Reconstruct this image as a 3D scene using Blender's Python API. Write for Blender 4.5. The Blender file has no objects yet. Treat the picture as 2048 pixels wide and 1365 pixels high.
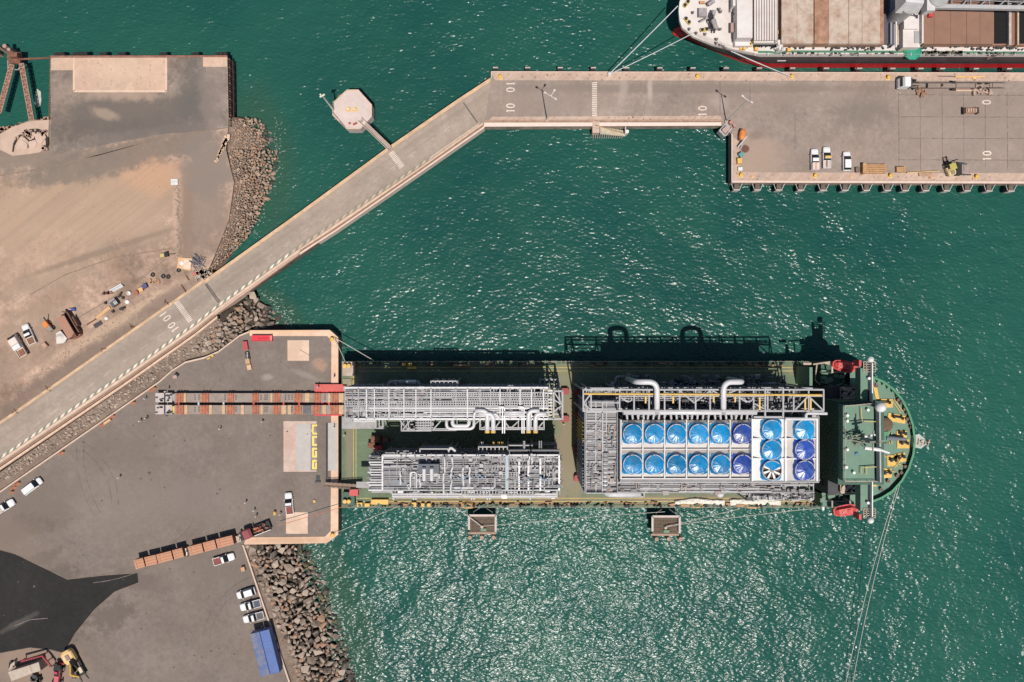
import bpy, bmesh, math, random
from mathutils import Vector, Matrix
R = math.radians
SC = bpy.context.scene
COL = SC.collection
H = 200.0            # camera height above the water, metres
K = 0.125            # metres per photo pixel at the water

# ---------------------------------------------------------------- camera, sky, sun, exposure
cd = bpy.data.cameras.new('camera'); cam = bpy.data.objects.new('camera', cd); COL.objects.link(cam)
cam.location = (0, 0, H); cam.rotation_euler = (0, 0, 0)
cd.sensor_width = 36; cd.lens = 36 * H / (2048 * K); cd.clip_start = 1; cd.clip_end = 5000
SC.camera = cam
SUN_EL, SUN_AZ = 69.0, 9.5      # elevation; sun stands south, 9.5 deg towards east
w = bpy.data.worlds.new('World'); SC.world = w; w.use_nodes = True
wn = w.node_tree.nodes; sky = wn.new('ShaderNodeTexSky'); sky.sky_type = 'NISHITA'; sky.sun_disc = False
sky.sun_elevation = R(SUN_EL); sky.sun_rotation = R(180 - SUN_AZ)
w.node_tree.links.new(sky.outputs[0], wn['Background'].inputs[0]); wn['Background'].inputs[1].default_value = 0.07
sl = bpy.data.lights.new('sun', 'SUN'); sl.energy = 4.6; sl.angle = R(0.53); sl.color = (1, .945, .87)
so = bpy.data.objects.new('sun', sl); COL.objects.link(so)
so.rotation_euler = Vector((math.sin(R(SUN_AZ)) * math.cos(R(SUN_EL)), -math.cos(R(SUN_AZ)) * math.cos(R(SUN_EL)), math.sin(R(SUN_EL)))).to_track_quat('Z', 'Y').to_euler()
SC.view_settings.view_transform = 'Standard'; SC.view_settings.look = 'None'; SC.view_settings.gamma = 1
SC.view_settings.exposure = 0.0; SC.view_settings.use_curve_mapping = False
SC.render.engine = 'CYCLES'
SC.cycles.max_bounces = 6; SC.cycles.use_denoising = False; SC.cycles.caustics_reflective = False; SC.cycles.caustics_refractive = False

# ---------------------------------------------------------------- helpers
GZ = 4.0      # quay, yard and pier level
DZ = 4.7      # cargo deck of the heavy lift ship
def XP(px, z=GZ): return (px - 1024) * K * (H - z) / H
def YP(py, z=GZ): return (682.5 - py) * K * (H - z) / H
def P(px, py, z=GZ): return Vector((XP(px, z), YP(py, z), z))
def PL(pts, z=GZ): return [(XP(x, z), YP(y, z)) for x, y in pts]

def wloc(o):
    v = Vector((0, 0, 0))
    while o is not None:
        v += o.location; o = o.parent
    return v

class MB:
    def __init__(s): s.v = []; s.f = []; s.m = []; s.mi = 0
    def add(s, vs, fs):
        n = len(s.v); s.v += [tuple(v) for v in vs]; s.f += [[i + n for i in f] for f in fs]; s.m += [s.mi] * len(fs); return s
    def hexa(s, c):   # 8 corners: bottom ring then top ring
        return s.add(c, [(3, 2, 1, 0), (4, 5, 6, 7), (0, 1, 5, 4), (1, 2, 6, 5), (2, 3, 7, 6), (3, 0, 4, 7)])
    def box(s, c, d, rz=0):
        x, y, z = d[0] / 2, d[1] / 2, d[2] / 2; ca, sa = math.cos(rz), math.sin(rz)
        return s.hexa([(c[0] + ca * a - sa * b, c[1] + sa * a + ca * b, c[2] + e) for e in (-z, z) for a, b in ((-x, -y), (x, -y), (x, y), (-x, y))])
    def pb(s, x0, y0, x1, y1, z0, z1):     # box from photo extents of its top face
        a, b = P(x0, y1, z1), P(x1, y0, z1)
        return s.hexa([(x, y, z) for z in (z0, z1) for x, y in ((a.x, a.y), (b.x, a.y), (b.x, b.y), (a.x, b.y))])
    def wb(s, x0, y0, x1, y1, z0, z1):     # box from world extents
        return s.hexa([(x, y, z) for z in (z0, z1) for x, y in ((x0, y0), (x1, y0), (x1, y1), (x0, y1))])
    def prism(s, p, z0, z1):
        if sum(p[i][0] * p[(i + 1) % len(p)][1] - p[(i + 1) % len(p)][0] * p[i][1] for i in range(len(p))) < 0: p = p[::-1]
        n = len(p); vs = [(x, y, z0) for x, y in p] + [(x, y, z1) for x, y in p]
        return s.add(vs, [list(range(n, 2 * n)), list(range(n))[::-1]] + [(i, (i + 1) % n, n + (i + 1) % n, n + i) for i in range(n)])
    def sheet(s, p, z):
        if sum(p[i][0] * p[(i + 1) % len(p)][1] - p[(i + 1) % len(p)][0] * p[i][1] for i in range(len(p))) < 0: p = p[::-1]
        return s.add([(x, y, z) for x, y in p], [list(range(len(p)))])
    def quad(s, a, b, w, z):               # flat strip between two ground points
        a = Vector(a[:2]); b = Vector(b[:2]); d = (b - a).normalized(); n = Vector((-d.y, d.x)) * w / 2
        return s.sheet([tuple(a - n), tuple(b - n), tuple(b + n), tuple(a + n)], z)
    def bar(s, a, b, w, h=None):
        h = h or w; a = Vector(a); b = Vector(b); d = b - a
        if d.length < 1e-6: return s
        d.normalize(); u = Vector((0, 0, 1)) if abs(d.z) < .95 else Vector((1, 0, 0))
        x = d.cross(u).normalized(); y = x.cross(d)
        return s.hexa([p + x * i * w / 2 + y * j * h / 2 for p in (a, b) for i, j in ((-1, -1), (-1, 1), (1, 1), (1, -1))])
    def tube(s, pts, r, n=6, cap=True):
        pts = [Vector(p) for p in pts]; m = len(pts); rings = []; px = None
        for i, p in enumerate(pts):
            d = ((pts[i + 1] - p).normalized() if i < m - 1 else Vector()) + ((p - pts[i - 1]).normalized() if i else Vector())
            d = d.normalized() if d.length > 1e-6 else Vector((0, 0, 1))
            if px is None: px = d.cross(Vector((0, 0, 1)) if abs(d.z) < .9 else Vector((1, 0, 0))).normalized()
            px = (px - d * px.dot(d)); px = px.normalized() if px.length > 1e-6 else d.orthogonal().normalized()
            y = d.cross(px); rr = r[i] if isinstance(r, (list, tuple)) else r
            rings.append([p + (px * math.cos(2 * math.pi * k / n) + y * math.sin(2 * math.pi * k / n)) * rr for k in range(n)])
        vs = [v for g in rings for v in g]
        fs = [(i * n + k, i * n + (k + 1) % n, (i + 1) * n + (k + 1) % n, (i + 1) * n + k) for i in range(m - 1) for k in range(n)]
        if cap: fs += [list(range(n))[::-1], [(m - 1) * n + k for k in range(n)]]
        return s.add(vs, fs)
    def cyl(s, c, r, h, n=12, r2=None): return s.tube([c, (c[0], c[1], c[2] + h)], [r, r if r2 is None else r2], n)
    def lathe(s, c, prof, n=16):
        vs = [(c[0] + r * math.cos(2 * math.pi * k / n), c[1] + r * math.sin(2 * math.pi * k / n), c[2] + z) for r, z in prof for k in range(n)]
        fs = [(i * n + k, i * n + (k + 1) % n, (i + 1) * n + (k + 1) % n, (i + 1) * n + k) for i in range(len(prof) - 1) for k in range(n)]
        return s.add(vs, fs)
    def loft(s, rings):
        n = len(rings[0]); m = len(rings); vs = [v for g in rings for v in g]
        return s.add(vs, [(i * n + k, i * n + (k + 1) % n, (i + 1) * n + (k + 1) % n, (i + 1) * n + k) for i in range(m - 1) for k in range(n)] + [list(range(n))[::-1], [(m - 1) * n + k for k in range(n)]])
    def rail(s, pts, h=1.1, w=.06, sp=2.0, mid=True):   # handrail along a polyline
        for a, b in zip(pts, pts[1:]):
            a = Vector(a); b = Vector(b); u = Vector((0, 0, 1)); n = max(1, round((b - a).length / sp))
            s.bar(a + u * h, b + u * h, w)
            if mid: s.bar(a + u * h * .5, b + u * h * .5, w * .8)
            for i in range(n + 1):
                q = a.lerp(b, i / n); s.bar(q, q + u * h, w)
        return s
    def truss(s, a, b, d, n, w):                        # two chords with zigzag between; d = offset vector
        a = Vector(a); b = Vector(b); d = Vector(d); s.bar(a, b, w); s.bar(a + d, b + d, w)
        for i in range(n + 1):
            q = a.lerp(b, i / n); s.bar(q, q + d, w * .8)
            if i < n: q2 = a.lerp(b, (i + 1) / n); s.bar(q if i % 2 else q + d, q2 + d if i % 2 else q2, w * .7)
        return s
    def build(s, name, mat, parent=None, local=False, smooth=False):
        me = bpy.data.meshes.new(name); off = Vector((0, 0, 0)) if local or parent is None else wloc(parent)
        me.from_pydata([(v[0] - off.x, v[1] - off.y, v[2] - off.z) for v in s.v], [], s.f)
        mats = mat if isinstance(mat, (list, tuple)) else [mat]
        for m in mats: me.materials.append(m)
        if len(mats) > 1: me.polygons.foreach_set('material_index', s.m)
        bm = bmesh.new(); bm.from_mesh(me); bmesh.ops.recalc_face_normals(bm, faces=bm.faces) if s.f and len(s.f) > 1 else None
        bm.to_mesh(me); bm.free()
        if smooth: me.polygons.foreach_set('use_smooth', [True] * len(me.polygons))
        me.update(); o = bpy.data.objects.new(name, me); COL.objects.link(o)
        if parent is not None: o.parent = parent
        return o

def tag(o, label=None, cat=None, group=None, kind=None):
    for k, v in (('label', label), ('category', cat), ('group', group), ('kind', kind)):
        if v: o[k] = v
    return o
def thing(name, label, cat, loc=(0, 0, 0), rz=0, group=None):
    o = bpy.data.objects.new(name, None); COL.objects.link(o); o.empty_display_size = .5
    o.location = loc; o.rotation_euler = (0, 0, rz); return tag(o, label, cat, group)
def one(mb, name, mat, label, cat, group=None, smooth=False):     # a thing that is a single mesh, origin at its base
    xs = [v[0] for v in mb.v]; ys = [v[1] for v in mb.v]; z = min(v[2] for v in mb.v)
    c = Vector(((min(xs) + max(xs)) / 2, (min(ys) + max(ys)) / 2, z))
    mb.v = [(v[0] - c.x, v[1] - c.y, v[2] - c.z) for v in mb.v]
    o = mb.build(name, mat, smooth=smooth); o.location = c; return tag(o, label, cat, group)
def struct(mb, name, mat, smooth=False): return tag(mb.build(name, mat, smooth=smooth), kind='structure')
def dup(root, loc, rz=0, label=None, group=None, scale=None):
    kids = [o for o in COL.objects if o.parent is root]
    r = root.copy(); COL.objects.link(r); r.location = loc; r.rotation_euler = (0, 0, rz)
    if scale: r.scale = scale
    if label: r['label'] = label
    if group: r['group'] = group
    for ch in kids:
        c = ch.copy(); COL.objects.link(c); c.parent = r
        for g in [o for o in COL.objects if o.parent is ch]:
            d = g.copy(); COL.objects.link(d); d.parent = c
    return r

# ---------------------------------------------------------------- materials
def nn(nt, t, **kw):
    n = nt.nodes.new('ShaderNode' + t)
    for k, v in kw.items():
        if k.startswith('i_'): n.inputs[int(k[2:]) if k[2:].isdigit() else k[2:]].default_value = v
        else: setattr(n, k, v)
    return n
def new_mat(name):
    m = bpy.data.materials.new(name); m.use_nodes = True; nt = m.node_tree
    return m, nt, nt.nodes['Principled BSDF'], nt.links.new
def noise(nt, co, scale, detail=4, rough=.6):
    n = nn(nt, 'TexNoise'); n.inputs['Scale'].default_value = scale; n.inputs['Detail'].default_value = detail; n.inputs['Roughness'].default_value = rough
    nt.links.new(co, n.inputs['Vector']); return n.outputs[0]
def rng(nt, val, a, b, c=0., d=1., smooth=False):
    n = nn(nt, 'MapRange'); n.interpolation_type = 'SMOOTHSTEP' if smooth else 'LINEAR'
    for i, x in enumerate((a, b, c, d)): n.inputs[i + 1].default_value = x
    nt.links.new(val, n.inputs[0]); return n.outputs[0]
def mixc(nt, fac, a, b, mode='MIX'):
    n = nn(nt, 'Mix', data_type='RGBA', blend_type=mode)
    for s, x in ((0, fac), (6, a), (7, b)):
        if hasattr(x, 'links'): nt.links.new(x, n.inputs[s])
        elif s == 0: n.inputs[0].default_value = x
        else: n.inputs[s].default_value = (*x, 1)
    return n.outputs[2]
def M(name, col, rough=.6, metal=0., var=.25, scale=1.2, dirt=None, damt=.35, bump=0., stripe=None, spec=.5):
    """plain painted / bare surface: base colour, mottling, optional dirt patches and panel ridges"""
    m, nt, b, L = new_mat(name); co = nn(nt, 'TexCoord').outputs['Object']
    v = rng(nt, noise(nt, co, scale, 5, .65), .3, .7, 1 - var, 1 + var * .6)
    c = mixc(nt, 1.0, col, v, 'MULTIPLY')
    if dirt: c = mixc(nt, rng(nt, noise(nt, co, scale * .45, 6, .7), .45, .7, 0, damt), c, dirt)
    if stripe:
        wv = nn(nt, 'TexWave', wave_type='BANDS', bands_direction=stripe[0]); wv.inputs['Scale'].default_value = stripe[1]; wv.inputs['Distortion'].default_value = 0
        L(co, wv.inputs['Vector']); c = mixc(nt, rng(nt, wv.outputs[1], .35, .65, 0, stripe[2]), c, stripe[3])
    L(c, b.inputs['Base Color']); b.inputs['Roughness'].default_value = rough; b.inputs['Metallic'].default_value = metal; b.inputs['Specular IOR Level'].default_value = spec
    if bump:
        bp = nn(nt, 'Bump'); bp.inputs['Strength'].default_value = 1; bp.inputs['Distance'].default_value = bump
        L(noise(nt, co, scale * 3, 5), bp.inputs['Height']); L(bp.outputs[0], b.inputs['Normal'])
    return m
def ground_mat(name, base, var=.22, fine=.25, patches=(), rough=.9, streak=None, joint=None):
    """weathered ground in world coordinates; patches are stains and wear with their own shape:
    (x, y, rx, ry, deg, colour, strength, softness[, noise amount])"""
    m, nt, b, L = new_mat(name); pos = nn(nt, 'NewGeometry').outputs['Position']
    n1 = noise(nt, pos, .06, 6, .62); n2 = noise(nt, pos, 1.1, 5, .7); n3 = noise(nt, pos, .35, 6, .7)
    c = mixc(nt, 1.0, base, rng(nt, n1, .3, .7, 1 - var, 1 + var), 'MULTIPLY')
    c = mixc(nt, 1.0, c, rng(nt, n2, .25, .75, 1 - fine, 1 + fine), 'MULTIPLY')
    c = mixc(nt, 1.0, c, rng(nt, n3, .3, .7, 1 - fine * .6, 1 + fine * .5), 'MULTIPLY')
    n4 = noise(nt, pos, .17, 10, .74); c = mixc(nt, 1.0, c, rng(nt, n4, .34, .66, 1 - var * .8, 1 + var * .7), 'MULTIPLY')
    hue = noise(nt, pos, .11, 3)
    c = mixc(nt, rng(nt, hue, .4, .65, 0, .25), c, tuple(x * y for x, y in zip(base, (1.08, .93, .86))))
    for p in patches:
        x, y, rx, ry, deg, col, st, sf = p[:8]; na = p[8] if len(p) > 8 else .7
        mp = nn(nt, 'Mapping', vector_type='TEXTURE'); L(pos, mp.inputs[0])
        mp.inputs['Location'].default_value = (x, y, GZ); mp.inputs['Rotation'].default_value = (0, 0, R(deg)); mp.inputs['Scale'].default_value = (rx, ry, 50)
        ln = nn(nt, 'VectorMath', operation='LENGTH'); L(mp.outputs[0], ln.inputs[0])
        ad = nn(nt, 'Math', operation='MULTIPLY_ADD'); L(n3 if min(rx, ry) < 5 else n4, ad.inputs[0]); ad.inputs[1].default_value = na * 3; L(ln.outputs['Value'], ad.inputs[2])
        f = rng(nt, ad.outputs[0], 1 + na * 1.5 - sf * .8, 1 + na * 1.5 + sf * .8, st, 0, True)
        c = mixc(nt, f, c, col)
    if streak:   # fine wear lines: (deg, scale, amount, colour)
        mp = nn(nt, 'Mapping'); L(pos, mp.inputs[0]); mp.inputs['Rotation'].default_value = (0, 0, R(-streak[0])); 
        mp2 = nn(nt, 'Mapping'); L(mp.outputs[0], mp2.inputs[0]); mp2.inputs['Scale'].default_value = (.02, 1, 1)
        c = mixc(nt, rng(nt, noise(nt, mp2.outputs[0], streak[1], 4), .45, .68, 0, streak[2]), c, streak[3])
    L(c, b.inputs['Base Color']); b.inputs['Roughness'].default_value = rough; b.inputs['Specular IOR Level'].default_value = .2
    bp = nn(nt, 'Bump'); bp.inputs['Strength'].default_value = .6; bp.inputs['Distance'].default_value = .06
    L(noise(nt, pos, 2.2, 5), bp.inputs['Height']); L(bp.outputs[0], b.inputs['Normal'])
    return m
# ================================================================ SEA
def sea_mat():
    m, nt, b, L = new_mat('sea_water'); pos = nn(nt, 'NewGeometry').outputs['Position']
    big = noise(nt, pos, .012, 4, .55); mid = noise(nt, pos, .05, 4)
    c = mixc(nt, rng(nt, big, .32, .68, 0, 1, True), (.0075, .057, .049), (.016, .086, .066))
    c = mixc(nt, rng(nt, mid, .35, .7, 0, .35), c, (.022, .088, .058))
    # turbid shallows over the foot of the rock slopes
    for x, y, rx, ry, dg in SHALLOW:
        mp = nn(nt, 'Mapping', vector_type='TEXTURE'); L(pos, mp.inputs[0])
        mp.inputs['Location'].default_value = (x, y, 0); mp.inputs['Rotation'].default_value = (0, 0, R(dg)); mp.inputs['Scale'].default_value = (rx, ry, 50)
        ln = nn(nt, 'VectorMath', operation='LENGTH'); L(mp.outputs[0], ln.inputs[0])
        ad = nn(nt, 'Math', operation='MULTIPLY_ADD'); L(mid, ad.inputs[0]); ad.inputs[1].default_value = .8; L(ln.outputs['Value'], ad.inputs[2])
        c = mixc(nt, rng(nt, ad.outputs[0], .9, 1.6, .38, 0, True), c, (.045, .075, .038))
    mpw = nn(nt, 'Mapping'); L(pos, mpw.inputs[0]); mpw.inputs['Rotation'].default_value = (0, 0, R(35)); mpw.inputs['Scale'].default_value = (1, 1.7, 1)
    gust = rng(nt, noise(nt, pos, .018, 4, .6), .36, .64, .82, 1.18)
    mps = nn(nt, 'Mapping', vector_type='TEXTURE'); L(pos, mps.inputs[0]); mps.inputs['Location'].default_value = (XP(900, 0), YP(470, 0), 0); mps.inputs['Scale'].default_value = (62, 36, 50)   # calm water in the lee of pier and ship
    lns = nn(nt, 'VectorMath', operation='LENGTH'); L(mps.outputs[0], lns.inputs[0]); shel = rng(nt, lns.outputs['Value'], .5, 2.0, .8, 1.32, True)
    gm = nn(nt, 'Math', operation='MULTIPLY'); L(gust, gm.inputs[0]); L(shel, gm.inputs[1]); gust = gm.outputs[0]
    w1 = noise(nt, mpw.outputs[0], .42, 1, .4); w2 = noise(nt, mpw.outputs[0], .95, 1, .35); w3 = noise(nt, pos, .1, 2)
    s1 = nn(nt, 'Math', operation='MULTIPLY'); L(w1, s1.inputs[0]); s1.inputs[1].default_value = .8
    s2 = nn(nt, 'Math', operation='MULTIPLY_ADD'); L(w2, s2.inputs[0]); s2.inputs[1].default_value = .92; L(s1.outputs[0], s2.inputs[2])
    s3 = nn(nt, 'Math', operation='MULTIPLY_ADD'); L(w3, s3.inputs[0]); s3.inputs[1].default_value = 4.2; L(s2.outputs[0], s3.inputs[2])
    hh = nn(nt, 'Math', operation='MULTIPLY'); L(s3.outputs[0], hh.inputs[0]); L(gust, hh.inputs[1])
    bp = nn(nt, 'Bump'); bp.inputs['Strength'].default_value = 1; bp.inputs['Distance'].default_value = WAVE; L(hh.outputs[0], bp.inputs['Height'])
    L(c, b.inputs['Base Color']); L(bp.outputs[0], b.inputs['Normal']); b.inputs['Roughness'].default_value = .245; b.inputs['IOR'].default_value = 1.33; b.inputs['Specular IOR Level'].default_value = .34
    return m
WAVE = .21
SHALLOW = [(XP(530, 0), YP(330, 0), 9, 22, 8), (XP(555, 0), YP(625, 0), 10, 5, -35), (XP(680, 0), YP(1240, 0), 9, 26, 20)]
sea = struct(MB().sheet([(-900, -900), (900, -900), (900, 900), (-900, 900)], 0), 'sea', sea_mat())

# ================================================================ LAND SHEETS
def g(px, py): return XP(px), YP(py)
def pt(px, py, rx, ry, deg, col, st, sf, na=.7): return (*g(px, py), rx * K, ry * K, -deg, col, st, sf, na)
TAN = (.385, .268, .187); PALE = (.50, .36, .25); GREY = (.19, .155, .13); DARK = (.10, .085, .075); ROSE = (.33, .235, .19)
m_dirt = ground_mat('bare_dirt', (.352, .244, .183), .46, .34, [
    pt(100, 560, 90, 20, -15, (.27, .21, .165), .6, .7, 1.), pt(250, 450, 70, 25, 10, (.42, .3, .22), .6, .8, 1.), pt(170, 350, 60, 14, -12, (.23, .185, .15), .6, .8, 1.), pt(30, 420, 60, 30, 0, (.29, .21, .15), .6, .8, 1.), pt(290, 410, 40, 60, 0, (.36, .26, .2), .5, .8, 1.), pt(195, 495, 22, 11, 0, (.26, .225, .195), .7, .7, 1.), pt(80, 640, 90, 30, -20, (.3, .22, .165), .6, .8, 1.), pt(310, 470, 50, 14, -20, (.27, .2, .155), .6, .8, 1.),
    pt(190, 410, 260, 70, -8, TAN, .8, .5), pt(300, 345, 55, 42, 10, (.46, .28, .18), .9, .5), pt(60, 480, 190, 110, -20, TAN, .5, .6),
    pt(405, 400, 45, 120, 5, (.22, .17, .14), .75, .5), pt(355, 420, 9, 70, 2, (.48, .32, .24), .8, .5), pt(372, 440, 16, 90, 2, (.22, .15, .11), .5, .6),
    pt(60, 300, 140, 45, -12, (.2, .16, .13), .85, .4), pt(250, 312, 210, 30, -14, (.17, .14, .118), .8, .4), pt(420, 330, 50, 60, 0, (.21, .17, .145), .8, .5),
    pt(200, 505, 150, 6, -18, (.22, .16, .12), .7, .6, .3), pt(300, 620, 200, 14, -33, (.28, .21, .155), .5, .6), pt(240, 640, 190, 9, -31, PALE, .55, .6),
    pt(130, 745, 200, 17, -33.5, (.17, .125, .1), .8, .5, .4), pt(330, 600, 70, 14, -33, (.2, .14, .115), .7, .5), pt(40, 720, 90, 30, -30, (.28, .2, .15), .6, .6)], streak=(38, .9, .28, (.235, .178, .138)))
m_quay_old = ground_mat('old_quay_paving', (.215, .172, .142), .34, .3, [
    pt(230, 205, 120, 35, 0, (.29, .22, .175), .8, .6, 1.2), pt(280, 230, 180, 45, -4, (.125, .107, .094), .85, .6, 1.0), pt(390, 190, 32, 75, 5, (.12, .108, .098), .8, .7, 1.),
    pt(250, 185, 70, 16, 0, (.36, .26, .2), .7, .6), pt(210, 228, 25, 9, 20, (.36, .27, .2), .6, .7), pt(300, 268, 170, 12, -8, (.16, .135, .12), .6, .5), pt(425, 180, 25, 80, 0, (.25, .195, .165), .5, .5)])
m_pale = ground_mat('pale_concrete', (.50, .355, .265), .12, .14, [pt(250, 140, 60, 20, 0, (.56, .4, .3), .5, .6)])
m_pad = ground_mat('mooring_pad_concrete', (.60, .44, .335), .1, .12, [pt(590, 690, 14, 30, 20, (.5, .36, .27), .6, .6), pt(590, 1050, 15, 15, 20, (.5, .37, .28), .6, .6)])
m_coping = ground_mat('coping_concrete', (.62, .43, .31), .1, .14, [pt(580, 1080, 70, 7, 0, (.48, .31, .2), .8, .7), pt(560, 662, 60, 5, 0, (.66, .42, .25), .6, .6)])
m_yard = ground_mat('yard_asphalt', (.182, .15, .13), .12, .16, [
    pt(200, 1000, 180, 60, 0, (.225, .185, .155), .4, .7), pt(60, 1020, 110, 60, -30, (.15, .118, .098), .6, .7, 1.), pt(240, 900, 70, 40, 0, (.17, .135, .112), .5, .7),
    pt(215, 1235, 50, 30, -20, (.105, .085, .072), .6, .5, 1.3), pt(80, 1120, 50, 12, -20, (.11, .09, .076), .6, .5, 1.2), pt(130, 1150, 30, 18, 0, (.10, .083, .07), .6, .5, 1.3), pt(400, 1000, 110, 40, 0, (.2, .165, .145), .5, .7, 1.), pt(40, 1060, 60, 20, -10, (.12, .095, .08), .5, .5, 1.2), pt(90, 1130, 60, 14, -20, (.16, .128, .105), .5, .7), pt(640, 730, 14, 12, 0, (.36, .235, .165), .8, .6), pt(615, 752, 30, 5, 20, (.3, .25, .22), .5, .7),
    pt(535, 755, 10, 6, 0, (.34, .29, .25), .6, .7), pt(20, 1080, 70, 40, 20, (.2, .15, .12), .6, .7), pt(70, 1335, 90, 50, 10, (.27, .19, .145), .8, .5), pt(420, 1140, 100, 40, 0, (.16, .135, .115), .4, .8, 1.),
    pt(470, 880, 10, 60, 20, (.17, .13, .11), .5, .7), pt(280, 1165, 60, 20, 20, (.13, .105, .09), .6, .8, 1.)])
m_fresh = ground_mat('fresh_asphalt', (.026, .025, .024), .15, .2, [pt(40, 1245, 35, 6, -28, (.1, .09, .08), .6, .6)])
m_road = ground_mat('road_surface', (.32, .262, .215), .1, .16, [pt(330, 690, 170, 16, -34, (.33, .27, .22), .4, .6)], streak=(34.8, .55, .55, (.225, .18, .148)))
m_pier = ground_mat('pier_paving', (.268, .214, .182), .16, .18, [
    pt(1400, 178, 380, 9, 0, (.2, .16, .135), .7, .5, .3), pt(1100, 205, 120, 25, 0, (.27, .21, .172), .5, .6), pt(1720, 225, 60, 30, 0, (.185, .152, .13), .7, .6, 1.), pt(1500, 320, 70, 45, 0, (.36, .265, .205), .7, .6),
    pt(1510, 270, 14, 8, 0, (.2, .15, .125), .7, .7), pt(1490, 298, 8, 8, 0, (.13, .06, .045), .95, .3, .3), pt(1600, 200, 150, 14, 0, (.25, .195, .165), .5, .7), pt(1930, 260, 140, 90, 0, (.265, .212, .18), .5, .6),
    pt(1300, 180, 5, 22, 0, (.42, .35, .3), .7, .6), pt(1245, 185, 8, 26, 10, (.4, .33, .28), .5, .8), pt(1440, 205, 18, 14, 0, (.4, .33, .28), .4, .8, 1.)])
m_edge = ground_mat('pier_edge_concrete', (.43, .315, .25), .1, .2, [], streak=(45, 1.6, .5, (.55, .42, .34)))
m_rubbleground = ground_mat('rubble_ground', (.205, .155, .122), .2, .35, [])
m_slope2 = ground_mat('light_slope_bed', (.16, .115, .09), .3, .5, [])
m_slope = ground_mat('rock_slope_bed', (.055, .042, .033), .3, .5, [])  # near-black colour stands in for the shade between the boulders
m_white = ground_mat('worn_white_paint', (.62, .53, .46), .12, .22, [])
m_whitepole = M('white_weathered_paint', (.68, .65, .60), .5, var=.2, dirt=(.3, .22, .16), damt=.4)
m_wall = M('quay_wall_concrete', (.16, .12, .095), .9, var=.35, scale=.6, dirt=(.03, .03, .025), damt=.8)
m_conc = M('weathered_concrete', (.46, .37, .30), .85, var=.2, scale=.7, dirt=(.25, .18, .13), damt=.5)
m_kerbpale = M('pale_kerb', (.60, .43, .32), .85, var=.2, scale=.8)
m_rust = M('rusty_steel', (.20, .085, .05), .8, var=.5, scale=1.5, dirt=(.07, .035, .025), damt=.8)
m_rubber = M('black_rubber', (.018, .017, .016), .75, var=.3)
m_timber_dark = M('tarred_timber', (.045, .032, .026), .85, var=.5, scale=1.)

def land(name, px, z0, z1, top, side=None):
    """block of ground: top sheet plus walls"""
    b = MB(); p = PL(px, z1); b.prism(p, z0, z1); b.m[0] = 0; b.m[1:] = [1] * (len(b.m) - 1)
    return struct(b, name, [top, side or m_wall])
def sheet(name, px, z, mat, dz=0.): return struct(MB().sheet(PL(px, GZ), z), name, mat)

land('dirt_ground', [(-400, -60 + 360), (0, 268), (60, 240), (101, 240), (101, 113), (455, 113), (457, 250), (452, 300), (468, 365), (458, 440), (428, 515), (405, 565), (180, 722), (-400, 1140)], -1, GZ, m_dirt)
sheet('old_quay_paving', [(101.5, 113.5), (454.5, 113.5), (456.5, 256), (430, 262), (330, 268), (230, 286), (102, 312)], GZ + .004, m_quay_old)
sheet('concrete_apron', [(102, 116), (333, 116), (333, 183), (147, 183), (147, 141), (102, 141)], GZ + .008, m_pale)
sheet('concrete_corner_slab', [(406, 114), (454, 114), (454, 134), (406, 134)], GZ + .008, m_pale)
b = MB(); b.quad(g(147, 183), g(333, 183), .5, GZ + .012); b.quad(g(147.5, 116), g(147.5, 183), .4, GZ + .012); b.quad(g(332.5, 116), g(332.5, 183), .4, GZ + .012)
struct(b, 'apron_edge_lines', m_pad)
b = MB(); rd = random.Random(3)
for i in range(46):
    x = rd.choice([168, 196, 200, 204, 222, 250, 274, 277, 281, 300, 326]) + rd.uniform(-1, 1); y = rd.uniform(124, 178); b.quad(g(x, y), g(x + rd.uniform(.6, 1.6), y), .15, GZ + .012)
struct(b, 'apron_bolt_stains', M('dark_stain', (.12, .09, .075), .9))
# railings track lines across the dirt
b = MB()
for pts in ([(0, 352), (140, 326), (250, 296), (330, 272), (455, 256)], [(120, 326), (200, 310), (320, 278)], [(60, 590), (130, 550), (230, 515), (345, 497)], [(150, 640), (260, 575), (330, 520)]):
    for q, r in zip(pts, pts[1:]): b.quad(g(*q), g(*r), .22, GZ + .012)
struct(b, 'old_track_marks', M('track_mark', (.22, .16, .12), .9))

# yard and its edge
YARD = [(498, 661), (660, 660), (677, 675), (677, 1070), (654, 1087), (488, 1090), (583, 1368), (600, 1420), (-400, 1420), (-400, 1240), (0, 985), (320, 763), (372, 724), (438, 704), (480, 672)]
land('yard', YARD, -1, GZ, m_yard)
OUT = [(488, 1089.5), (654, 1086.5), (676.5, 1069.5), (676.5, 675.5), (659.5, 660.5), (498, 661)]
INN = [(492, 1075), (650, 1073.5), (661.5, 1062), (663, 681), (654.5, 672.5), (500, 672.5)]
struct(MB().prism(PL(OUT + INN[::-1]), GZ - .5, GZ + .10), 'quay_coping', m_coping)
sheet('mooring_pad', [(575, 681), (618, 681), (618, 722), (575, 722)], GZ + .004, m_pad)
sheet('mooring_pad', [(572, 1025), (615.5, 1025), (615.5, 1068), (572, 1068)], GZ + .004, m_pad)
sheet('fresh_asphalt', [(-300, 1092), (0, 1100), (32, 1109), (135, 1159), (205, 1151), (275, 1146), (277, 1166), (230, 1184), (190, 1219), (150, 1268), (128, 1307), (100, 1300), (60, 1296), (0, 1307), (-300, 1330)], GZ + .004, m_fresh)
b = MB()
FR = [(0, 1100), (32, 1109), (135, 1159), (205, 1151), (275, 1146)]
for q, r in zip(FR, FR[1:]): b.quad(g(*q), g(*r), .16, GZ + .008)
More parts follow.
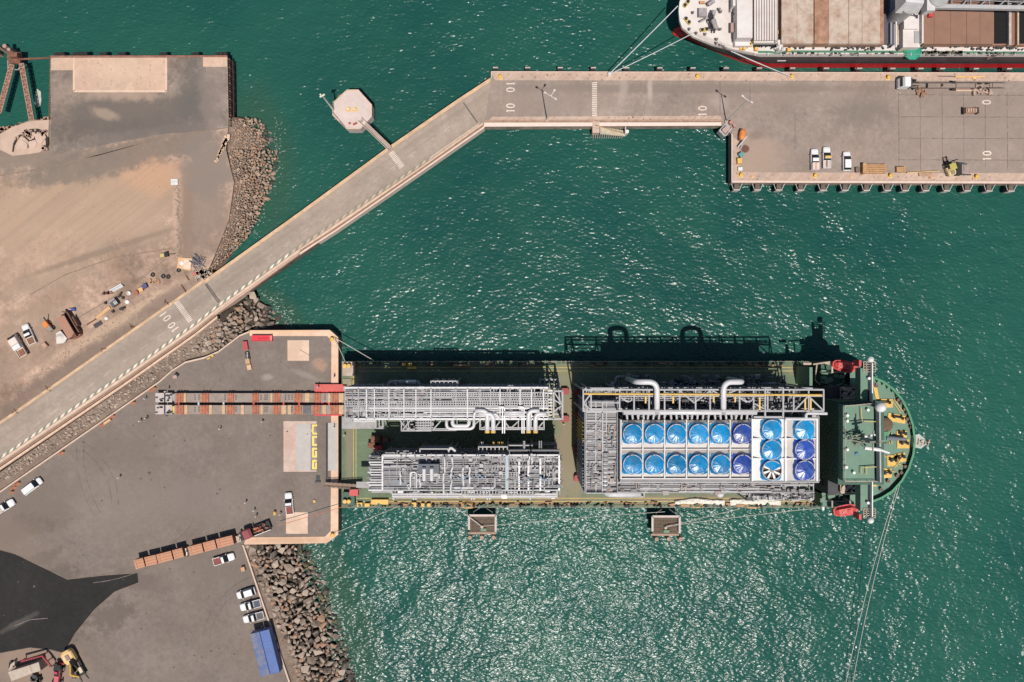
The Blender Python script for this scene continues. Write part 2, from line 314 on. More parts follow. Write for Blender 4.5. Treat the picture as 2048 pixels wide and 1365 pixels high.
for q, r in zip([(277, 1166), (230, 1184), (190, 1219), (150, 1268), (128, 1307), (100, 1300), (60, 1296), (0, 1307)], [(230, 1184), (190, 1219), (150, 1268), (128, 1307), (100, 1300), (60, 1296), (0, 1307)]): b.quad(g(*q), g(*r), .14, GZ + .008)
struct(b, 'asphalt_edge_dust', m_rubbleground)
# roll on roll off ramp plates with the yellow letters
sheet('ramp_approach_slab', [(567, 843), (633, 843), (633, 944), (567, 944)], GZ + .004, ground_mat('ramp_slab', (.52, .40, .335), .12, .16, [pt(578, 880, 12, 20, 0, (.45, .3, .25), .6, .7)]))
m_plate = ground_mat('grey_ramp_plate', (.44, .415, .39), .06, .1, [])
sheet('ramp_plate', [(592, 848), (621, 848), (621, 941), (592, 941)], GZ + .008, m_plate)
struct(MB().pb(656, 846, 674, 942, GZ, GZ + .14), 'quay_edge_plate', m_plate)
sheet('ramp_dark_gap', [(652, 846), (655.5, 846), (655.5, 955), (652, 955)], GZ + .006, M('dark_joint', (.05, .04, .04), .9))  # flat dark strip along the inner side of the edge plate
sheet('letter_strip', [(621.3, 848), (633, 848), (633, 941), (621.3, 941)], GZ + .008, ground_mat('letter_strip', (.27, .225, .2), .1, .15, []))
b = MB(); LZ = GZ + .012
def gl(x0, y0, x1, y1): b.sheet(PL([(x0, y0), (x1, y0), (x1, y1), (x0, y1)]), LZ)
gl(624, 849.5, 634.5, 853); gl(624, 853, 627.5, 859.5); gl(623, 859.5, 627, 864); gl(624, 864, 628, 866); gl(625, 866, 634, 869.5)
gl(624.3, 872.5, 634, 876); gl(624.3, 876, 628.2, 888.5); gl(624.3, 888.5, 634, 892)
gl(624.3, 896, 634, 899.5); gl(624.3, 899.5, 628, 912); gl(630.5, 902.5, 634, 912); gl(624.3, 912, 634, 915.5)
gl(624.8, 920, 633.5, 924); gl(624.3, 924, 628, 938.8); gl(630.5, 925.5, 633.7, 938.8); gl(628, 935.5, 630.5, 938.8)
struct(b, 'ramp_lettering', M('yellow_paint', (.78, .58, .12), .6, var=.2))

# causeway: land road then bridge deck
NE = [(-400, 1112), (0, 846), (64, 800), (129, 757), (375, 584), (410, 560), (600, 424), (779, 293), (914, 200), (982, 156)]
SE = [(-400, 1208), (0, 930), (187, 803), (248, 762), (390, 662), (434, 627), (600, 507), (672, 461), (832, 350), (969, 254)]
RZ = GZ + .02
land('causeway_road', NE[:6] + [(982, 156)] + [(969, 254)] + SE[:6][::-1], 1.2, RZ, m_road)
def along(pts, d): return pts
def strip(mb, line, off0, off1, z0, z1):   # solid strip beside a polyline, offsets in photo pixels downwards
    for q, r in zip(line, line[1:]):
        mb.prism(PL([(q[0], q[1] + off0), (r[0], r[1] + off0), (r[0], r[1] + off1), (q[0], q[1] + off1)]), z0, z1)
b = MB(); strip(b, [(-400, 1112), (0, 846), (129, 757), (410, 560)], -2.5, 4, RZ, RZ + .18); strip(b, [(410, 560), (600, 424), (779, 293), (914, 200), (981, 156)], 0, 8, RZ, RZ + .16)
struct(b, 'road_kerb_north', M('sandy_kerb', (.55, .37, .235), .9, var=.25, scale=.5))
b = MB(); strip(b, [(-400, 1199), (0, 921), (248, 753), (390, 653), (434, 618), (600, 498), (832, 341), (966, 246)], 0, 5.5, RZ, RZ + .14); struct(b, 'road_verge', m_kerbpale)
b = MB(); strip(b, [(-400, 1208), (0, 930), (248, 762), (390, 662), (434, 627), (600, 507)], 1.5, 4, RZ, RZ + .5); strip(b, [(600, 507), (672, 461), (832, 350), (968, 254)], -4.5, -2.5, RZ, RZ + .5)
struct(b, 'guard_wall', M('red_brown_rail', (.34, .19, .13), .85, var=.3))
b = MB(); strip(b, [(430, 629), (600, 507), (672, 461), (832, 350), (969, 254)], -1, 2.2, 1.2, RZ + .12); struct(b, 'road_parapet', M('pale_parapet', (.66, .51, .42), .85, var=.15, scale=.8))
b = MB(); strip(b, [(-400, 1208), (0, 930), (248, 762), (390, 662), (434, 627)], 5, 10, 3, RZ - .1); struct(b, 'verge_strip', m_kerbpale)
# striped kerb stones along the south side of the road
b = MB(); A = Vector((0, 915)); n = 0
KL = [(-20, 929), (0, 915), (248, 747), (390, 647), (434, 612), (600, 492), (832, 335), (960, 246)]
for q, r in zip(KL, KL[1:]):
    q = Vector(q); r = Vector(r); L_ = (r - q).length; m_ = int(L_ / 8.6)
    for i in range(m_):
        n += 1; s0 = q.lerp(r, i / m_); s1 = q.lerp(r, (i + 1) / m_); mid = (s0 + s1) / 2
        t_ = (mid.x - 430) / 260 + ((n // 2) * 7919 % 13) / 26 - .25; fade = 0 if t_ < .5 else (1 if mid.x < 860 else 2)
        b.mi = [0, 1][n % 2] if fade == 0 else [2, 3][n % 2] if fade == 1 else 2
        b.prism(PL([(s0.x, s0.y - 1.0), (s1.x, s1.y - 1.0), (s1.x - 3.5, s1.y + 6.5), (s0.x - 3.5, s0.y + 6.5)]), RZ, RZ + (.16 if b.mi != 1 else .161))
struct(b, 'striped_kerb', [M('kerb_white', (.72, .63, .52), .8, var=.2), M('kerb_green', (.21, .225, .175), .85, var=.3), M('kerb_worn_pale', (.47, .37, .28), .9, var=.25), M('kerb_worn_green', (.23, .215, .16), .9, var=.25)])

# pier
PIER = [(982, 143.5), (2400, 147), (2400, 369), (1462.5, 366), (1462.5, 268), (1444, 252), (969, 254), (982, 156)]
land('pier', PIER, 1.4, GZ + .02, m_pier, M('pier_side', (.34, .25, .2), .85, var=.3, scale=.5, dirt=(.07, .05, .04), damt=.7))
PZ = GZ + .02
sheet('pier_edge_north', [(982, 145), (2400, 148), (2400, 163), (990, 161)], PZ + .004, m_edge)
sheet('pier_edge_south', [(1466, 345), (2400, 348), (2400, 363), (1466, 361)], PZ + .004, m_edge)
sheet('pier_edge_west', [(1464, 272), (1480, 285), (1478, 345), (1466, 345)], PZ + .0045, m_edge)
sheet('pier_walk', [(985, 234), (1440, 232), (1444, 241), (975, 243)], PZ + .004, m_edge)
b = MB(); b.prism(PL([(982, 143.5), (2400, 147), (2400, 148.4), (982, 145)]), PZ, PZ + .2); b.prism(PL([(1463, 361.5), (2400, 364.5), (2400, 369), (1462.5, 366)]), PZ, PZ + .22)
b.prism(PL([(1462.5, 268), (1464.5, 268), (1464.5, 361.4), (1462.5, 361.4)]), PZ, PZ + .2); b.prism(PL([(982, 145.1), (983.5, 145.1), (983.5, 157), (982, 157)]), PZ, PZ + .2)
struct(b, 'pier_kerb', M('pier_kerb', (.62, .47, .39), .85, var=.15))
b = MB(); b.prism(PL([(969, 246), (1442, 245.5), (1442, 252), (967, 254)]), 2.6, PZ + .16); struct(b, 'pier_pipe_channel', M('pipe_channel', (.70, .55, .47), .7, var=.12))
b = MB(); b.prism(PL([(972, 241.6), (1442, 240.6), (1442, 243.6), (970, 244.6)]), PZ, PZ + .3); struct(b, 'pier_pipe_rack', M('rack_brown', (.38, .24, .17), .85, var=.3))
# joints between paving slabs
b = MB(); rd = random.Random(8)
def worn_joint(q, r, n, z):
    q = Vector(q); r = Vector(r)
    for i in range(n):
        if rd.random() < .97: o = Vector((rd.uniform(-.4, .4), rd.uniform(-.4, .4))); b.quad(g(*(q.lerp(r, i / n) + o)), g(*(q.lerp(r, (i + 1) / n) + o * .6)), rd.uniform(.05, .17), z)
for x in (1797, 1840, 1884, 1927, 1970, 2014): worn_joint((x, 186), (x + 1, 342), 24, PZ + .006)
for y in (190, 234, 277, 320): worn_joint((1797, y), (2060, y + 1), 40, PZ + .0075)
for q, r in (((927, 206), (955, 246)), ((410, 568), (437, 606)), ((413, 567), (440, 604))): b.quad(g(*q), g(*r), .34, RZ + .006)
b.quad(g(1500, 163), g(1500, 200), .12, PZ + .006); b.quad(g(1590, 215), g(1590, 300), .1, PZ + .006); b.quad(g(1440, 163), g(1440, 230), .12, PZ + .006)
struct(b, 'slab_joints', M('joint_fill', (.135, .11, .093), .95, var=.4))
# road paint
b = MB()
def dash_line(p, q, on, off, w):
    p = Vector(g(*p)); q = Vector(g(*q)); d = (q - p); n_ = d.length; d.normalize(); t = 0
    while t < n_: b.quad(p + d * t, p + d * min(t + on, n_), w, RZ + .005); t += on + off
b0 = b; b = MB(); dash_line((30, 880), (930, 232), 2.2, 3.2, .1); dash_line((500, 546), (930, 238), .8, 4.6, .1); struct(b, 'faded_lane_dashes', ground_mat('faded_paint', (.46, .39, .335), .12, .2, [])); b = b0
def zebra(c, ax, n_, step, ln, wd, z):     # ax: unit photo vector across the road
    ax = Vector(ax).normalized(); al = Vector((-ax.y, ax.x)); c = Vector(c)
    for i in range(n_):
        m_ = c + ax * (i - (n_ - 1) / 2) * step; b.quad(g(*(m_ - al * ln / 2)), g(*(m_ + al * ln / 2)), wd, z)
zebra((793, 320), (29, 38), 12, 3.2, 12, .2, RZ + .005); zebra((366, 622), (30, 42), 16, 3.3, 11, .23, RZ + .005); zebra((1189, 199), (0, 1), 19, 3.65, 10, .24, PZ + .008)
def glyph(ch, c, up, z, s=1.0, w=.28):
    """one character, c = centre in photo pixels, up = photo direction of its top"""
    up = Vector(up).normalized(); rt = Vector((-up.y, up.x)); c = Vector(c)
    def q(u, v): return g(*(c + rt * u * s + up * v * s))
    if ch == '1': b.quad(q(0, -8.5), q(0, 8.5), w, z); b.quad(q(-2.2, 5.5), q(0, 8.0), w * .8, z + .001)
    else:
        pts = [(math.sin(2 * math.pi * k / 16) * 3.6, math.cos(2 * math.pi * k / 16) * 8) for k in range(17)]
        for i in range(16): b.quad(q(*pts[i]), q(*pts[i + 1]), w, z + .001 * (i % 2))
for ch, c in (('1', (1021, 222)), ('0', (1021, 212))): glyph(ch, c, (-1, 0), PZ + .008)
for ch, c in (('1', (1021, 168)), ('0', (1021, 180))): glyph(ch, c, (1, 0), PZ + .008)
for ch, c in (('1', (1405, 229)), ('0', (1405, 217))): glyph(ch, c, (-1, 0), PZ + .008)
for ch, c in (('1', (1974, 318)), ('0', (1974, 307))): glyph(ch, c, (-1, 0), PZ + .012)
glyph('0', (1973, 205), (-1, 0), PZ + .012)
u = Vector((.82, -.57))
for ch, c, s_ in (('1', (326, 629), 1), ('0', (334, 637), 1), ('0', (343, 651), -1), ('1', (350, 659), -1)): glyph(ch, c, u * s_, RZ + .006, .95, .26)
struct(b, 'road_markings', m_white)
# thin pale wall between rock strip and yard, and along the south revetment
b = MB()
W1 = [(-60, 1027), (0, 985), (320, 764), (345, 742), (372, 725), (410, 716), (438, 704), (480, 672), (500, 664)]
for q, r in zip(W1, W1[1:]): b.prism(PL([(q[0], q[1] - 1.6), (r[0], r[1] - 1.6), (r[0], r[1] + 1.6), (q[0], q[1] + 1.6)]), 3, GZ + .45)
b.prism(PL([(485.5, 1090), (488.5, 1090), (600, 1420), (597, 1420)]), 3, GZ + .4)
one(b, 'yard_wall', M('pale_low_wall', (.58, .43, .335), .85, var=.15, scale=.8), 'low pale concrete wall edging the grey yard beside the rock slopes', 'wall')
# ground under the rocks
def slope(name, top, bot, z0, z1, mat):
    b = MB(); n_ = len(top); b.add([(*PL([p], z0)[0], z0) for p in top] + [(*PL([p], max(z1, 0))[0], z1) for p in bot], [(i, i + 1, n_ + i + 1, n_ + i) for i in range(n_ - 1)]); return struct(b, name, mat)
sheet('rock_slope_shoulder', [(488, 1089), (505, 1089), (540, 1180), (575, 1268), (626, 1420), (600, 1420)], GZ - .3, m_rubbleground)
slope('rock_slope_bed', [(488, 1089), (519, 1180), (550, 1268), (600, 1420)], [(640, 1089), (670, 1180), (705, 1268), (745, 1420)], 3.5, -2, m_slope)
slope('rock_slope_bed', [(457, 235), (455, 300), (468, 365), (458, 440), (428, 515), (400, 565)], [(515, 232), (560, 310), (555, 380), (535, 430), (500, 480), (450, 540)], 3.7, -2.2, m_slope2)
slope('rock_slope_bed', [(440, 628), (440, 704), (498, 662)], [(545, 560), (600, 640), (620, 668)], 3.5, -2.2, m_slope)
land('rock_strip_ground', [(-300, 1150), (-300, 1210), (0, 985), (320, 763), (372, 724), (438, 704), (480, 672), (452, 662), (440, 638), (430, 640), (248, 775), (0, 945)], -1, 3.2, m_rubbleground)
# ================================================================ ROCK SLOPES
def hull_rock(rd, flat=.75):
    bm = bmesh.new()
    for i in range(13):
        v = Vector((rd.gauss(0, 1), rd.gauss(0, 1), rd.gauss(0, 1))).normalized(); s = rd.uniform(.82, 1.15)
        bm.verts.new((v.x * s * rd.uniform(.9, 1.15), v.y * s * .78, v.z * s * flat))
    r = bmesh.ops.convex_hull(bm, input=bm.verts); 
    bmesh.ops.delete(bm, geom=[v for v in bm.verts if not v.link_faces], context='VERTS')
    me = bpy.data.meshes.new('boulder'); bm.to_mesh(me); bm.free(); return me
ROCKC = {'grey-brown': (.325, .25, .197), 'reddish brown': (.37, .23, .155), 'pale': (.43, .34, .27), 'tan': (.40, .29, .21), 'dark wet': (.085, .068, .052), 'mossy': (.13, .105, .055)}
rockm = {k: M('rock_' + k.replace(' ', '_').replace('-', '_'), v, .9 if k != 'dark wet' else .5, var=.35, scale=.9, dirt=(.15, .11, .085), damt=.3, bump=.1) for k, v in ROCKC.items()}
rdr = random.Random(11)
RM = {k: [hull_rock(rdr) for i in range(6)] for k in ROCKC}
for k in RM:
    for me in RM[k]: me.materials.append(rockm[k])
def inside(p, poly):
    c = False; x, y = p
    for i in range(len(poly)):
        (x0, y0), (x1, y1) = poly[i], poly[i - 1]
        if (y0 > y) != (y1 > y) and x < (x1 - x0) * (y - y0) / (y1 - y0) + x0: c = not c
    return c
def scatter(poly, rfun, tries, rd):
    xs = [p[0] for p in poly]; ys = [p[1] for p in poly]; out = []; grid = {}
    for _ in range(tries):
        p = (rd.uniform(min(xs), max(xs)), rd.uniform(min(ys), max(ys)))
        if not inside(p, poly): continue
        r = rfun(*p) * rd.choice((.55, .7, .85, 1.0, 1.15, 1.4)) * rd.uniform(.85, 1.15); gx, gy = int(p[0] // 12), int(p[1] // 12)
        if all((p[0] - q[0]) ** 2 + (p[1] - q[1]) ** 2 > ((r + q[2]) * .74) ** 2 for i in (-2, -1, 0, 1, 2) for j in (-2, -1, 0, 1, 2) for q in grid.get((gx + i, gy + j), ())):
            grid.setdefault((gx, gy), []).append((*p, r)); out.append((*p, r))
    return out
def lerp2(t, a, b): return a + (b - a) * max(0, min(1, t))
# region: name, polygon, fall (0 at top of slope, 1 in the water), size, colour weights
def fall_s(x, y): return (x - (488 + (y - 1090) * .36) - 15) / (122 + (y - 1090) * .01)
def fall_n(x, y): return (x - (452 if y < 300 else 468 - (y - 365) * .16 if y < 440 else 458 - (y - 440) * .45)) / (95 if y < 420 else 80)
def fall_c(x, y): return (x - 455) / 105
REG = [('beside the blue containers', [(494, 1092), (612, 1091), (628, 1125), (650, 1165), (662, 1215), (690, 1270), (712, 1375), (603, 1375), (552, 1240)], fall_s, lambda x, y: 7.6, 60000, 'boulders of the rock slope south of the quay'),
       ('below the bare dirt ground', [(461, 243), (492, 236), (522, 243), (550, 275), (556, 315), (549, 355), (535, 395), (518, 425), (514, 445), (482, 490), (442, 525), (415, 550), (405, 552), (433, 505), (460, 440), (473, 370), (458, 310)], fall_n, lambda x, y: lerp2((x - (455 + abs(y - 330) * .1 - max(0, y - 440) * .4)) / 80, 2.1, 4.8), 80000, 'boulders of the rock slope below the dirt ground'),
       ('between causeway and quay corner', [(428, 662), (470, 618), (503, 588), (522, 605), (560, 632), (578, 648), (562, 657), (500, 657), (478, 667), (440, 697), (405, 705), (385, 700)], fall_c, lambda x, y: lerp2((x - 430) / 110, 5, 7.5), 20000, 'boulders in the corner between causeway and quay'),
       ('strip', [(440, 640), (405, 664), (335, 712), (248, 776), (120, 866), (0, 948), (-10, 970), (0, 968), (110, 897), (215, 826), (318, 755), (345, 735), (375, 715), (440, 690)], None, lambda x, y: 2.2 if (x * 7 + y * 3) % 10 < 6 else 3.6, 30000, '')]
rocks = []
for rg in REG:
    for x, y, r in scatter(rg[1], rg[3], rg[4], rdr):
        f = rg[2](x, y) if rg[2] else None
        z = (3.7 - 4.1 * max(0, min(1.05, f))) if f is not None else 3.25
        u = rdr.random()
        if f is None: k = 'grey-brown' if u < .6 else 'pale'
        elif f > .74: k = 'dark wet' if u < .55 else 'mossy' if u < .7 else 'grey-brown'
        else: k = 'grey-brown' if u < .66 else 'reddish brown' if u < .78 else 'pale' if u < .93 else 'dark wet'
        if rg[0].startswith('below the bare') and f < .8: k = 'reddish brown' if u < .3 else 'tan' if u < .78 else 'grey-brown'
        rocks.append((r * K * .98 * 1.2, x, y, z, k, rg))
rocks.sort(key=lambda t: -t[0])
solo = [t for t in rocks if t[5][2]][:295]; solo_ids = {id(t) for t in solo}
ADJ = {'dark wet': 'dark wet', 'mossy': 'olive mossy'}
for r, x, y, z, k, rg in solo:
    o = bpy.data.objects.new('boulder', rdr.choice(RM[k])); COL.objects.link(o); o.location = P(x, y, z); o.scale = (r, r, r * rdr.uniform(.8, 1.1))
    o.rotation_euler = (rdr.uniform(-.35, .35), rdr.uniform(-.35, .35), rdr.uniform(0, 6.28))
    tag(o, f'{ADJ.get(k, k)} boulder on the slope {rg[0]}', 'boulder', f'{ADJ.get(k, k)} ' + rg[5])
def rock_mass(name, lst, kind_label):
    vs = []; fs = []; mi = []; ks = list(ROCKC)
    for r, x, y, z, k, rg in lst:
        me = rdr.choice(RM[k]); c = P(x, y, z); a = rdr.uniform(0, 6.28); ca, sa = math.cos(a), math.sin(a); n = len(vs); s2 = rdr.uniform(.75, 1.15)
        for v in me.vertices: vs.append((c.x + (v.co.x * ca - v.co.y * sa) * r, c.y + (v.co.x * sa + v.co.y * ca) * r * s2, c.z + v.co.z * r))
        for p in me.polygons: fs.append([i + n for i in p.vertices]); mi.append(ks.index(k))
    me = bpy.data.meshes.new(name); me.from_pydata(vs, [], fs)
    for k in ks: me.materials.append(rockm[k])
    me.polygons.foreach_set('material_index', mi); me.update(); o = bpy.data.objects.new(name, me); COL.objects.link(o)
    tag(o, kind_label, 'rubble', kind='stuff')
rock_mass('slope_rubble', [t for t in rocks if id(t) not in solo_ids and t[5][2]], 'small loose rocks filling the slopes between the bigger boulders')
rock_mass('strip_rubble', [t for t in rocks if not t[5][2]], 'grey rubble strip lying between the causeway and the yard wall')

b = MB()
for i in range(420):
    y = rdr.uniform(1092, 1365); u = abs(rdr.gauss(0, 1)); x = 618 + (y - 1092) * .36 + u * 16 - 6
    if rdr.random() < .25: y = rdr.uniform(585, 655); x = 520 + (y - 585) * .85 + u * 12
    elif rdr.random() < .3: y = rdr.uniform(236, 480); x = (548 if y < 330 else 556 - (y - 330) * .36) + u * 7
    c = P(x, y, .06); a0 = rdr.uniform(0, 6); r_ = rdr.uniform(.06, .2); b.add([(c.x + math.cos(a0 + k * 1.26) * r_ * rdr.uniform(.5, 1.8), c.y + math.sin(a0 + k * 1.26) * r_ * rdr.uniform(.4, 1), .06) for k in range(5)], [(0, 1, 2, 3, 4)])
tag(b.build('shore_foam', M('sea_foam', (.27, .33, .29), .8, var=.3)), 'thin broken foam flecks along the rock slopes', 'foam', kind='stuff')

# ================================================================ PIER FITTINGS
m_steel_dark = M('dark_steel', (.05, .045, .042), .6, var=.3)
m_grey_steel = M('grey_steel', (.34, .34, .33), .5, var=.2, dirt=(.2, .12, .08), damt=.3)
m_panel = M('pale_fender_panel', (.52, .46, .42), .7, var=.2, dirt=(.2, .14, .1), damt=.4)
m_yellow = M('yellow_paint_steel', (.70, .42, .05), .55, var=.25, dirt=(.35, .18, .06), damt=.5)
# north side fenders
f0 = thing('fender', 'pale fender panel on black rubber blocks along the pier side beside the cargo ship', 'fender', (0, 0, 0), 0, 'fender panels along the north side of the pier')
MB().box((0, .95, .1), (1.25, .22, 2.6)).build('panel', m_panel, f0, True)
bb = MB(); bb.tube([(-.3, -.3, .5), (-.3, .85, .5)], .3, 8); bb.tube([(.3, -.3, .5), (.3, .85, .5)], .3, 8); bb.tube([(0, -.3, -.6), (0, .85, -.6)], .35, 8); bb.build('rubber_block', m_rubber, f0, True)
yN = YP(143.7, GZ); first = True
for i, x in enumerate((991, 1055, 1120, 1186, 1252, 1318, 1384, 1450, 1516, 1582, 1649, 1715, 1781, 1837, 1880, 1947, 2013)):
    loc = (XP(x, 2.5), YP(143.4 + (x - 982) * .0025, GZ) + .15, 2.4)
    o = f0 if i == 0 else dup(f0, loc); o.location = loc
    if x < 1330: o['label'] = 'pale fender panel on black rubber blocks along the open water side of the pier'; o['group'] = 'fender panels facing open water'
# south side fenders: frame on two struts with a face plate
f1 = thing('fender', 'steel fender frame with braced arms and pale face plate under the pier south edge', 'fender', (0, 0, 0), 0, 'fender frames along the south side of the pier')
MB().box((0, -1.55, -.3), (1.55, .25, 2.4)).build('face_plate', m_panel, f1, True)
bb = MB(); bb.box((0, -.75, .2), (1.1, 1.4, 1.0)); bb.box((0, -.75, -1.1), (1.0, 1.4, .8)); bb.build('rubber_block', M('brown_block', (.13, .09, .07), .8, var=.3), f1, True)
for s_ in (-1, 1): MB().bar((s_ * 1.35, 0, .9), (s_ * .7, -1.5, .5), .14).build('brace', m_grey_steel, f1, True)
for i, x in enumerate((1475, 1517, 1560, 1604, 1649, 1693, 1736, 1778, 1814, 1855, 1897, 1938, 1982, 2026)):
    loc = (XP(x, GZ), YP(366 + (x - 1462) * .0045, GZ) - .05, 2.5)
    o = f1 if i == 0 else dup(f1, loc); o.location = loc
for x, c, lab in ((1649, (.28, .42, .42), 'pale teal rubbing sheet hanging off a fender frame below the parked pickups'), (1736, (.08, .24, .52), 'bright blue rubbing sheet hanging off a fender frame by the timber stack')):
    b = MB(); b.add([P(x + 8, 373, 1.2), P(x - 12, 385, .15), P(x - 14, 387, .15), P(x + 1, 378, .15)], [(0, 1, 2, 3)]); b.add([P(x + 8, 373.4, 1.1), P(x - 12, 385.4, .08), P(x - 14, 387.4, .08), P(x + 1, 378.4, .08)], [(0, 1, 2, 3)])
    one(b, 'rubbing_sheet', M('sheet_' + str(x), c, .4, var=.15), lab, 'sheet')
# bollards
bo = thing('bollard', 'yellow mooring bollard on its base plate beside the south kerb of the pier', 'bollard', (0, 0, 0), 0, 'yellow bollards along the south pier edge')
MB().box((0, 0, .04), (1.3, 1.3, .08)).build('base_plate', M('bollard_plate', (.56, .38, .2), .8, var=.3), bo, True)
MB().lathe((0, 0, .08), [(.34, 0), (.3, .2), (.26, .45), (.44, .55), (.46, .68), (.3, .76), (0, .78)], 12).build('post', m_yellow, bo, True, smooth=True)
for i, (x, y) in enumerate(((1481, 351), (1629, 352), (1779, 352), (1951, 354))):
    o = bo if i == 0 else dup(bo, (0, 0, 0)); o.location = P(x, y, PZ + .004)
for x, y, lab in ((1000, 155, 'yellow bollard at the west corner of the pier above the painted tens'), (1394, 154, 'yellow bollard on the north pier edge between the two lamp posts'), (1583, 154, 'yellow bollard holding the bow line of the white cargo ship'),
                  (1775, 156, 'yellow bollard on the north pier edge next to the white tractor unit'), (665, 678, 'yellow bollard at the chamfered north corner of the quay'), (666, 1069, 'yellow bollard at the chamfered south corner of the quay')):
    dup(bo, P(x, y, PZ + .004 if x > 900 else GZ + .1), 0, lab, 'single bollards with mooring lines')
bw = MB().lathe(tuple(P(1219, 149, PZ)), [(.5, 0), (.32, .2), (.28, .5), (.5, .62), (.4, .8), (0, .85)], 12)
one(bw, 'bollard', m_whitepole, 'white bollard on the pier where the two bow ropes end', 'bollard', smooth=True)
for x, y, lab in ((1505, 353, 'faded yellow base plate beside the corner bollard'), (1703, 353, 'rusty pinkish deck plate south of the parked white estate car'), (1865, 355, 'small yellow hatch cover beside the long timber plank')):
    one(MB().box(P(x, y, PZ + .06), (.9, .8, .1)), 'deck_plate', M('deck_plate', (.6, .36, .2), .8, var=.4), lab, 'plate')
# lamp posts
def lamp(x, y, h, heads, label):
    t = thing('lamp_post', label, 'lamp post', P(x, y, PZ)); o = P(x, y, PZ)
    MB().tube([o, o + Vector((0, 0, h))], [.16, .1], 8).build('pole', m_whitepole, t)
    MB().box(o + Vector((0, 0, .3)), (.7, .7, .6)).build('base', m_conc, t)
    bb = MB()
    for dx, dy in heads: bb.bar(o + Vector((0, 0, h - .3)), o + Vector((dx, dy, h)), .1)
    bb.build('arm', m_whitepole, t)
    for dx, dy in heads: MB().box(o + Vector((dx * 1.25, dy * 1.25, h + .05)), (.6, .42, .28), math.atan2(dy, dx)).build('lamp_head', M('lamp_head', (.5, .45, .41), .5, var=.15), t)
lamp(1094, 242, 20, [(-1.0, .5), (.6, .9), (.8, -.6)], 'tall pale lamp post with three heads on the narrow pier')
lamp(1452, 244, 18, [(-.9, .6), (.7, -.5)], 'tall lamp post with two heads at the inner corner of the pier')
# rotated corner platform
t = thing('corner_platform', 'small grey square platform set diagonally in the inner corner of the pier', 'platform', P(1450, 258, PZ))
MB().prism(PL([(1437, 262), (1453, 244), (1463, 257), (1449, 275)], GZ + .3), 2.2, GZ + .3).build('deck', m_grey_steel, t)
MB().rail([P(1437, 262, 4.3), P(1449, 275, 4.3), P(1462, 258, 4.3)], 1.1, .08, 1.2).build('railing', m_whitepole, t)
MB().box(P(1451, 260, 4.7), (1.6, 1.2, .8), .8).build('cabinet', M('pink_cabinet', (.45, .3, .26), .7), t)
# landing steps under the narrow pier
t = thing('landing_stage', 'pale pile-supported landing stage with steps and handrail below the narrow pier', 'landing stage', P(1212, 262, 0))
MB().pb(1185, 242, 1199, 266, 2.0, GZ + .3).build('landing', M('pink_concrete', (.52, .37, .3), .85, var=.25), t)
for i in range(12): MB().pb(1200 + i * 4.2, 254 + i * .7, 1204.4 + i * 4.2, 268 + i * .45, 2.6 - i * .2, 3.6 - i * .27).build('step', M('step_concrete', (.46, .40, .30), .85, var=.3) if i == 0 else bpy.data.materials['step_concrete'], t)
MB().tube([P(1193, 252, 5.3), P(1248, 268, 2.6)], .13).build('handrail', M('tan_rail', (.5, .34, .18), .7), t)
for i in range(14): MB().tube([P(1187 + i * 4.5, 267.5 + i * .3, 2.9 - i * .12), P(1186 + i * 4.3, 278, -.4)], .13, 6).build('pile', m_panel, t)
b = MB(); b.tube([P(1251, 254, 4.5), P(1251, 268, 2.5)], .16); b.cyl(P(1252, 268, .5), .45, 2.2, 10); b.build('mooring_post', m_whitepole, t)

# octagonal dolphin with footbridge and light mast
t = thing('mooring_dolphin', 'octagonal pale concrete platform standing in the water beside the causeway', 'platform', P(705, 219, 0)); OZ = 5.0
OC = [(694, 180), (717, 180), (744, 210), (744, 233), (720, 259), (694, 259), (665, 231), (665, 207)]
MB().prism(PL(OC, OZ), 1.5, OZ).build('deck', M('octagon_concrete', (.56, .46, .42), .85, var=.12, scale=.4, dirt=(.42, .33, .28), damt=.5), t)
b = MB(); cc = Vector((705, 219.5)); oi = [tuple(cc + (Vector(p) - cc) * .95) for p in OC]
for i in range(8):
    if i != 3: b.prism(PL([OC[i], OC[(i + 1) % 8], oi[(i + 1) % 8], oi[i]], OZ), OZ, OZ + .2)
b.build('kerb', m_kerbpale, t)
for i, (x, y) in enumerate(((688, 203), (722, 203), (688, 237), (722, 237), (705, 219))): MB().cyl(P(x, y, -1), 1.0, 3, 10).build('pile', m_wall, t)
for x in (697, 710): 
    pd = MB().box(P(x, 219, OZ + .1), (1.0, .95, .2)).build('bollard_pad', m_yellow, t); MB().cyl(P(x, 219, OZ + .2), .25, .5, 10).build('bollard', m_white if 0 else m_whitepole, pd)
for x, y in ((699, 247), (708, 249), (712, 247)): MB().box(P(x, y, OZ + .25), (.5, .35, .5), .5).build('red_box', M('red_box', (.4, .06, .05), .6) if x == 699 else bpy.data.materials['red_box'], t)
b = MB(); b.rail([P(668, 205, OZ), P(667, 228, OZ), P(690, 256, OZ)], 1.1, .07, 1.4); b.build('railing', m_conc, t)
t = thing('footbridge', 'narrow footbridge linking the octagonal platform to the causeway', 'bridge', P(750, 270, 4.2))
qa, qb = P(721, 241, 4.9), P(781, 299, 4.2); b = MB(); b.bar(qa, qb, 1.0, .3); b.build('walkway', M('walkway_deck', (.34, .27, .235), .85, var=.25), t)
n_ = (qb - qa).cross(Vector((0, 0, 1))).normalized() * .55
for s_ in (-1, 1): MB().rail([qa + n_ * s_, qb + n_ * s_], 1.0, .1, 1.2).build('railing', m_kerbpale, t)
t = thing('light_mast', 'slim white navigation light mast at the west side of the octagonal platform', 'mast', P(667, 221, 5)); o = P(667, 221, 5)
MB().tube([o, o + Vector((0, 0, 11.5))], [.22, .14], 8).build('pole', m_whitepole, t); o2 = o + Vector((0, 0, 11.5))
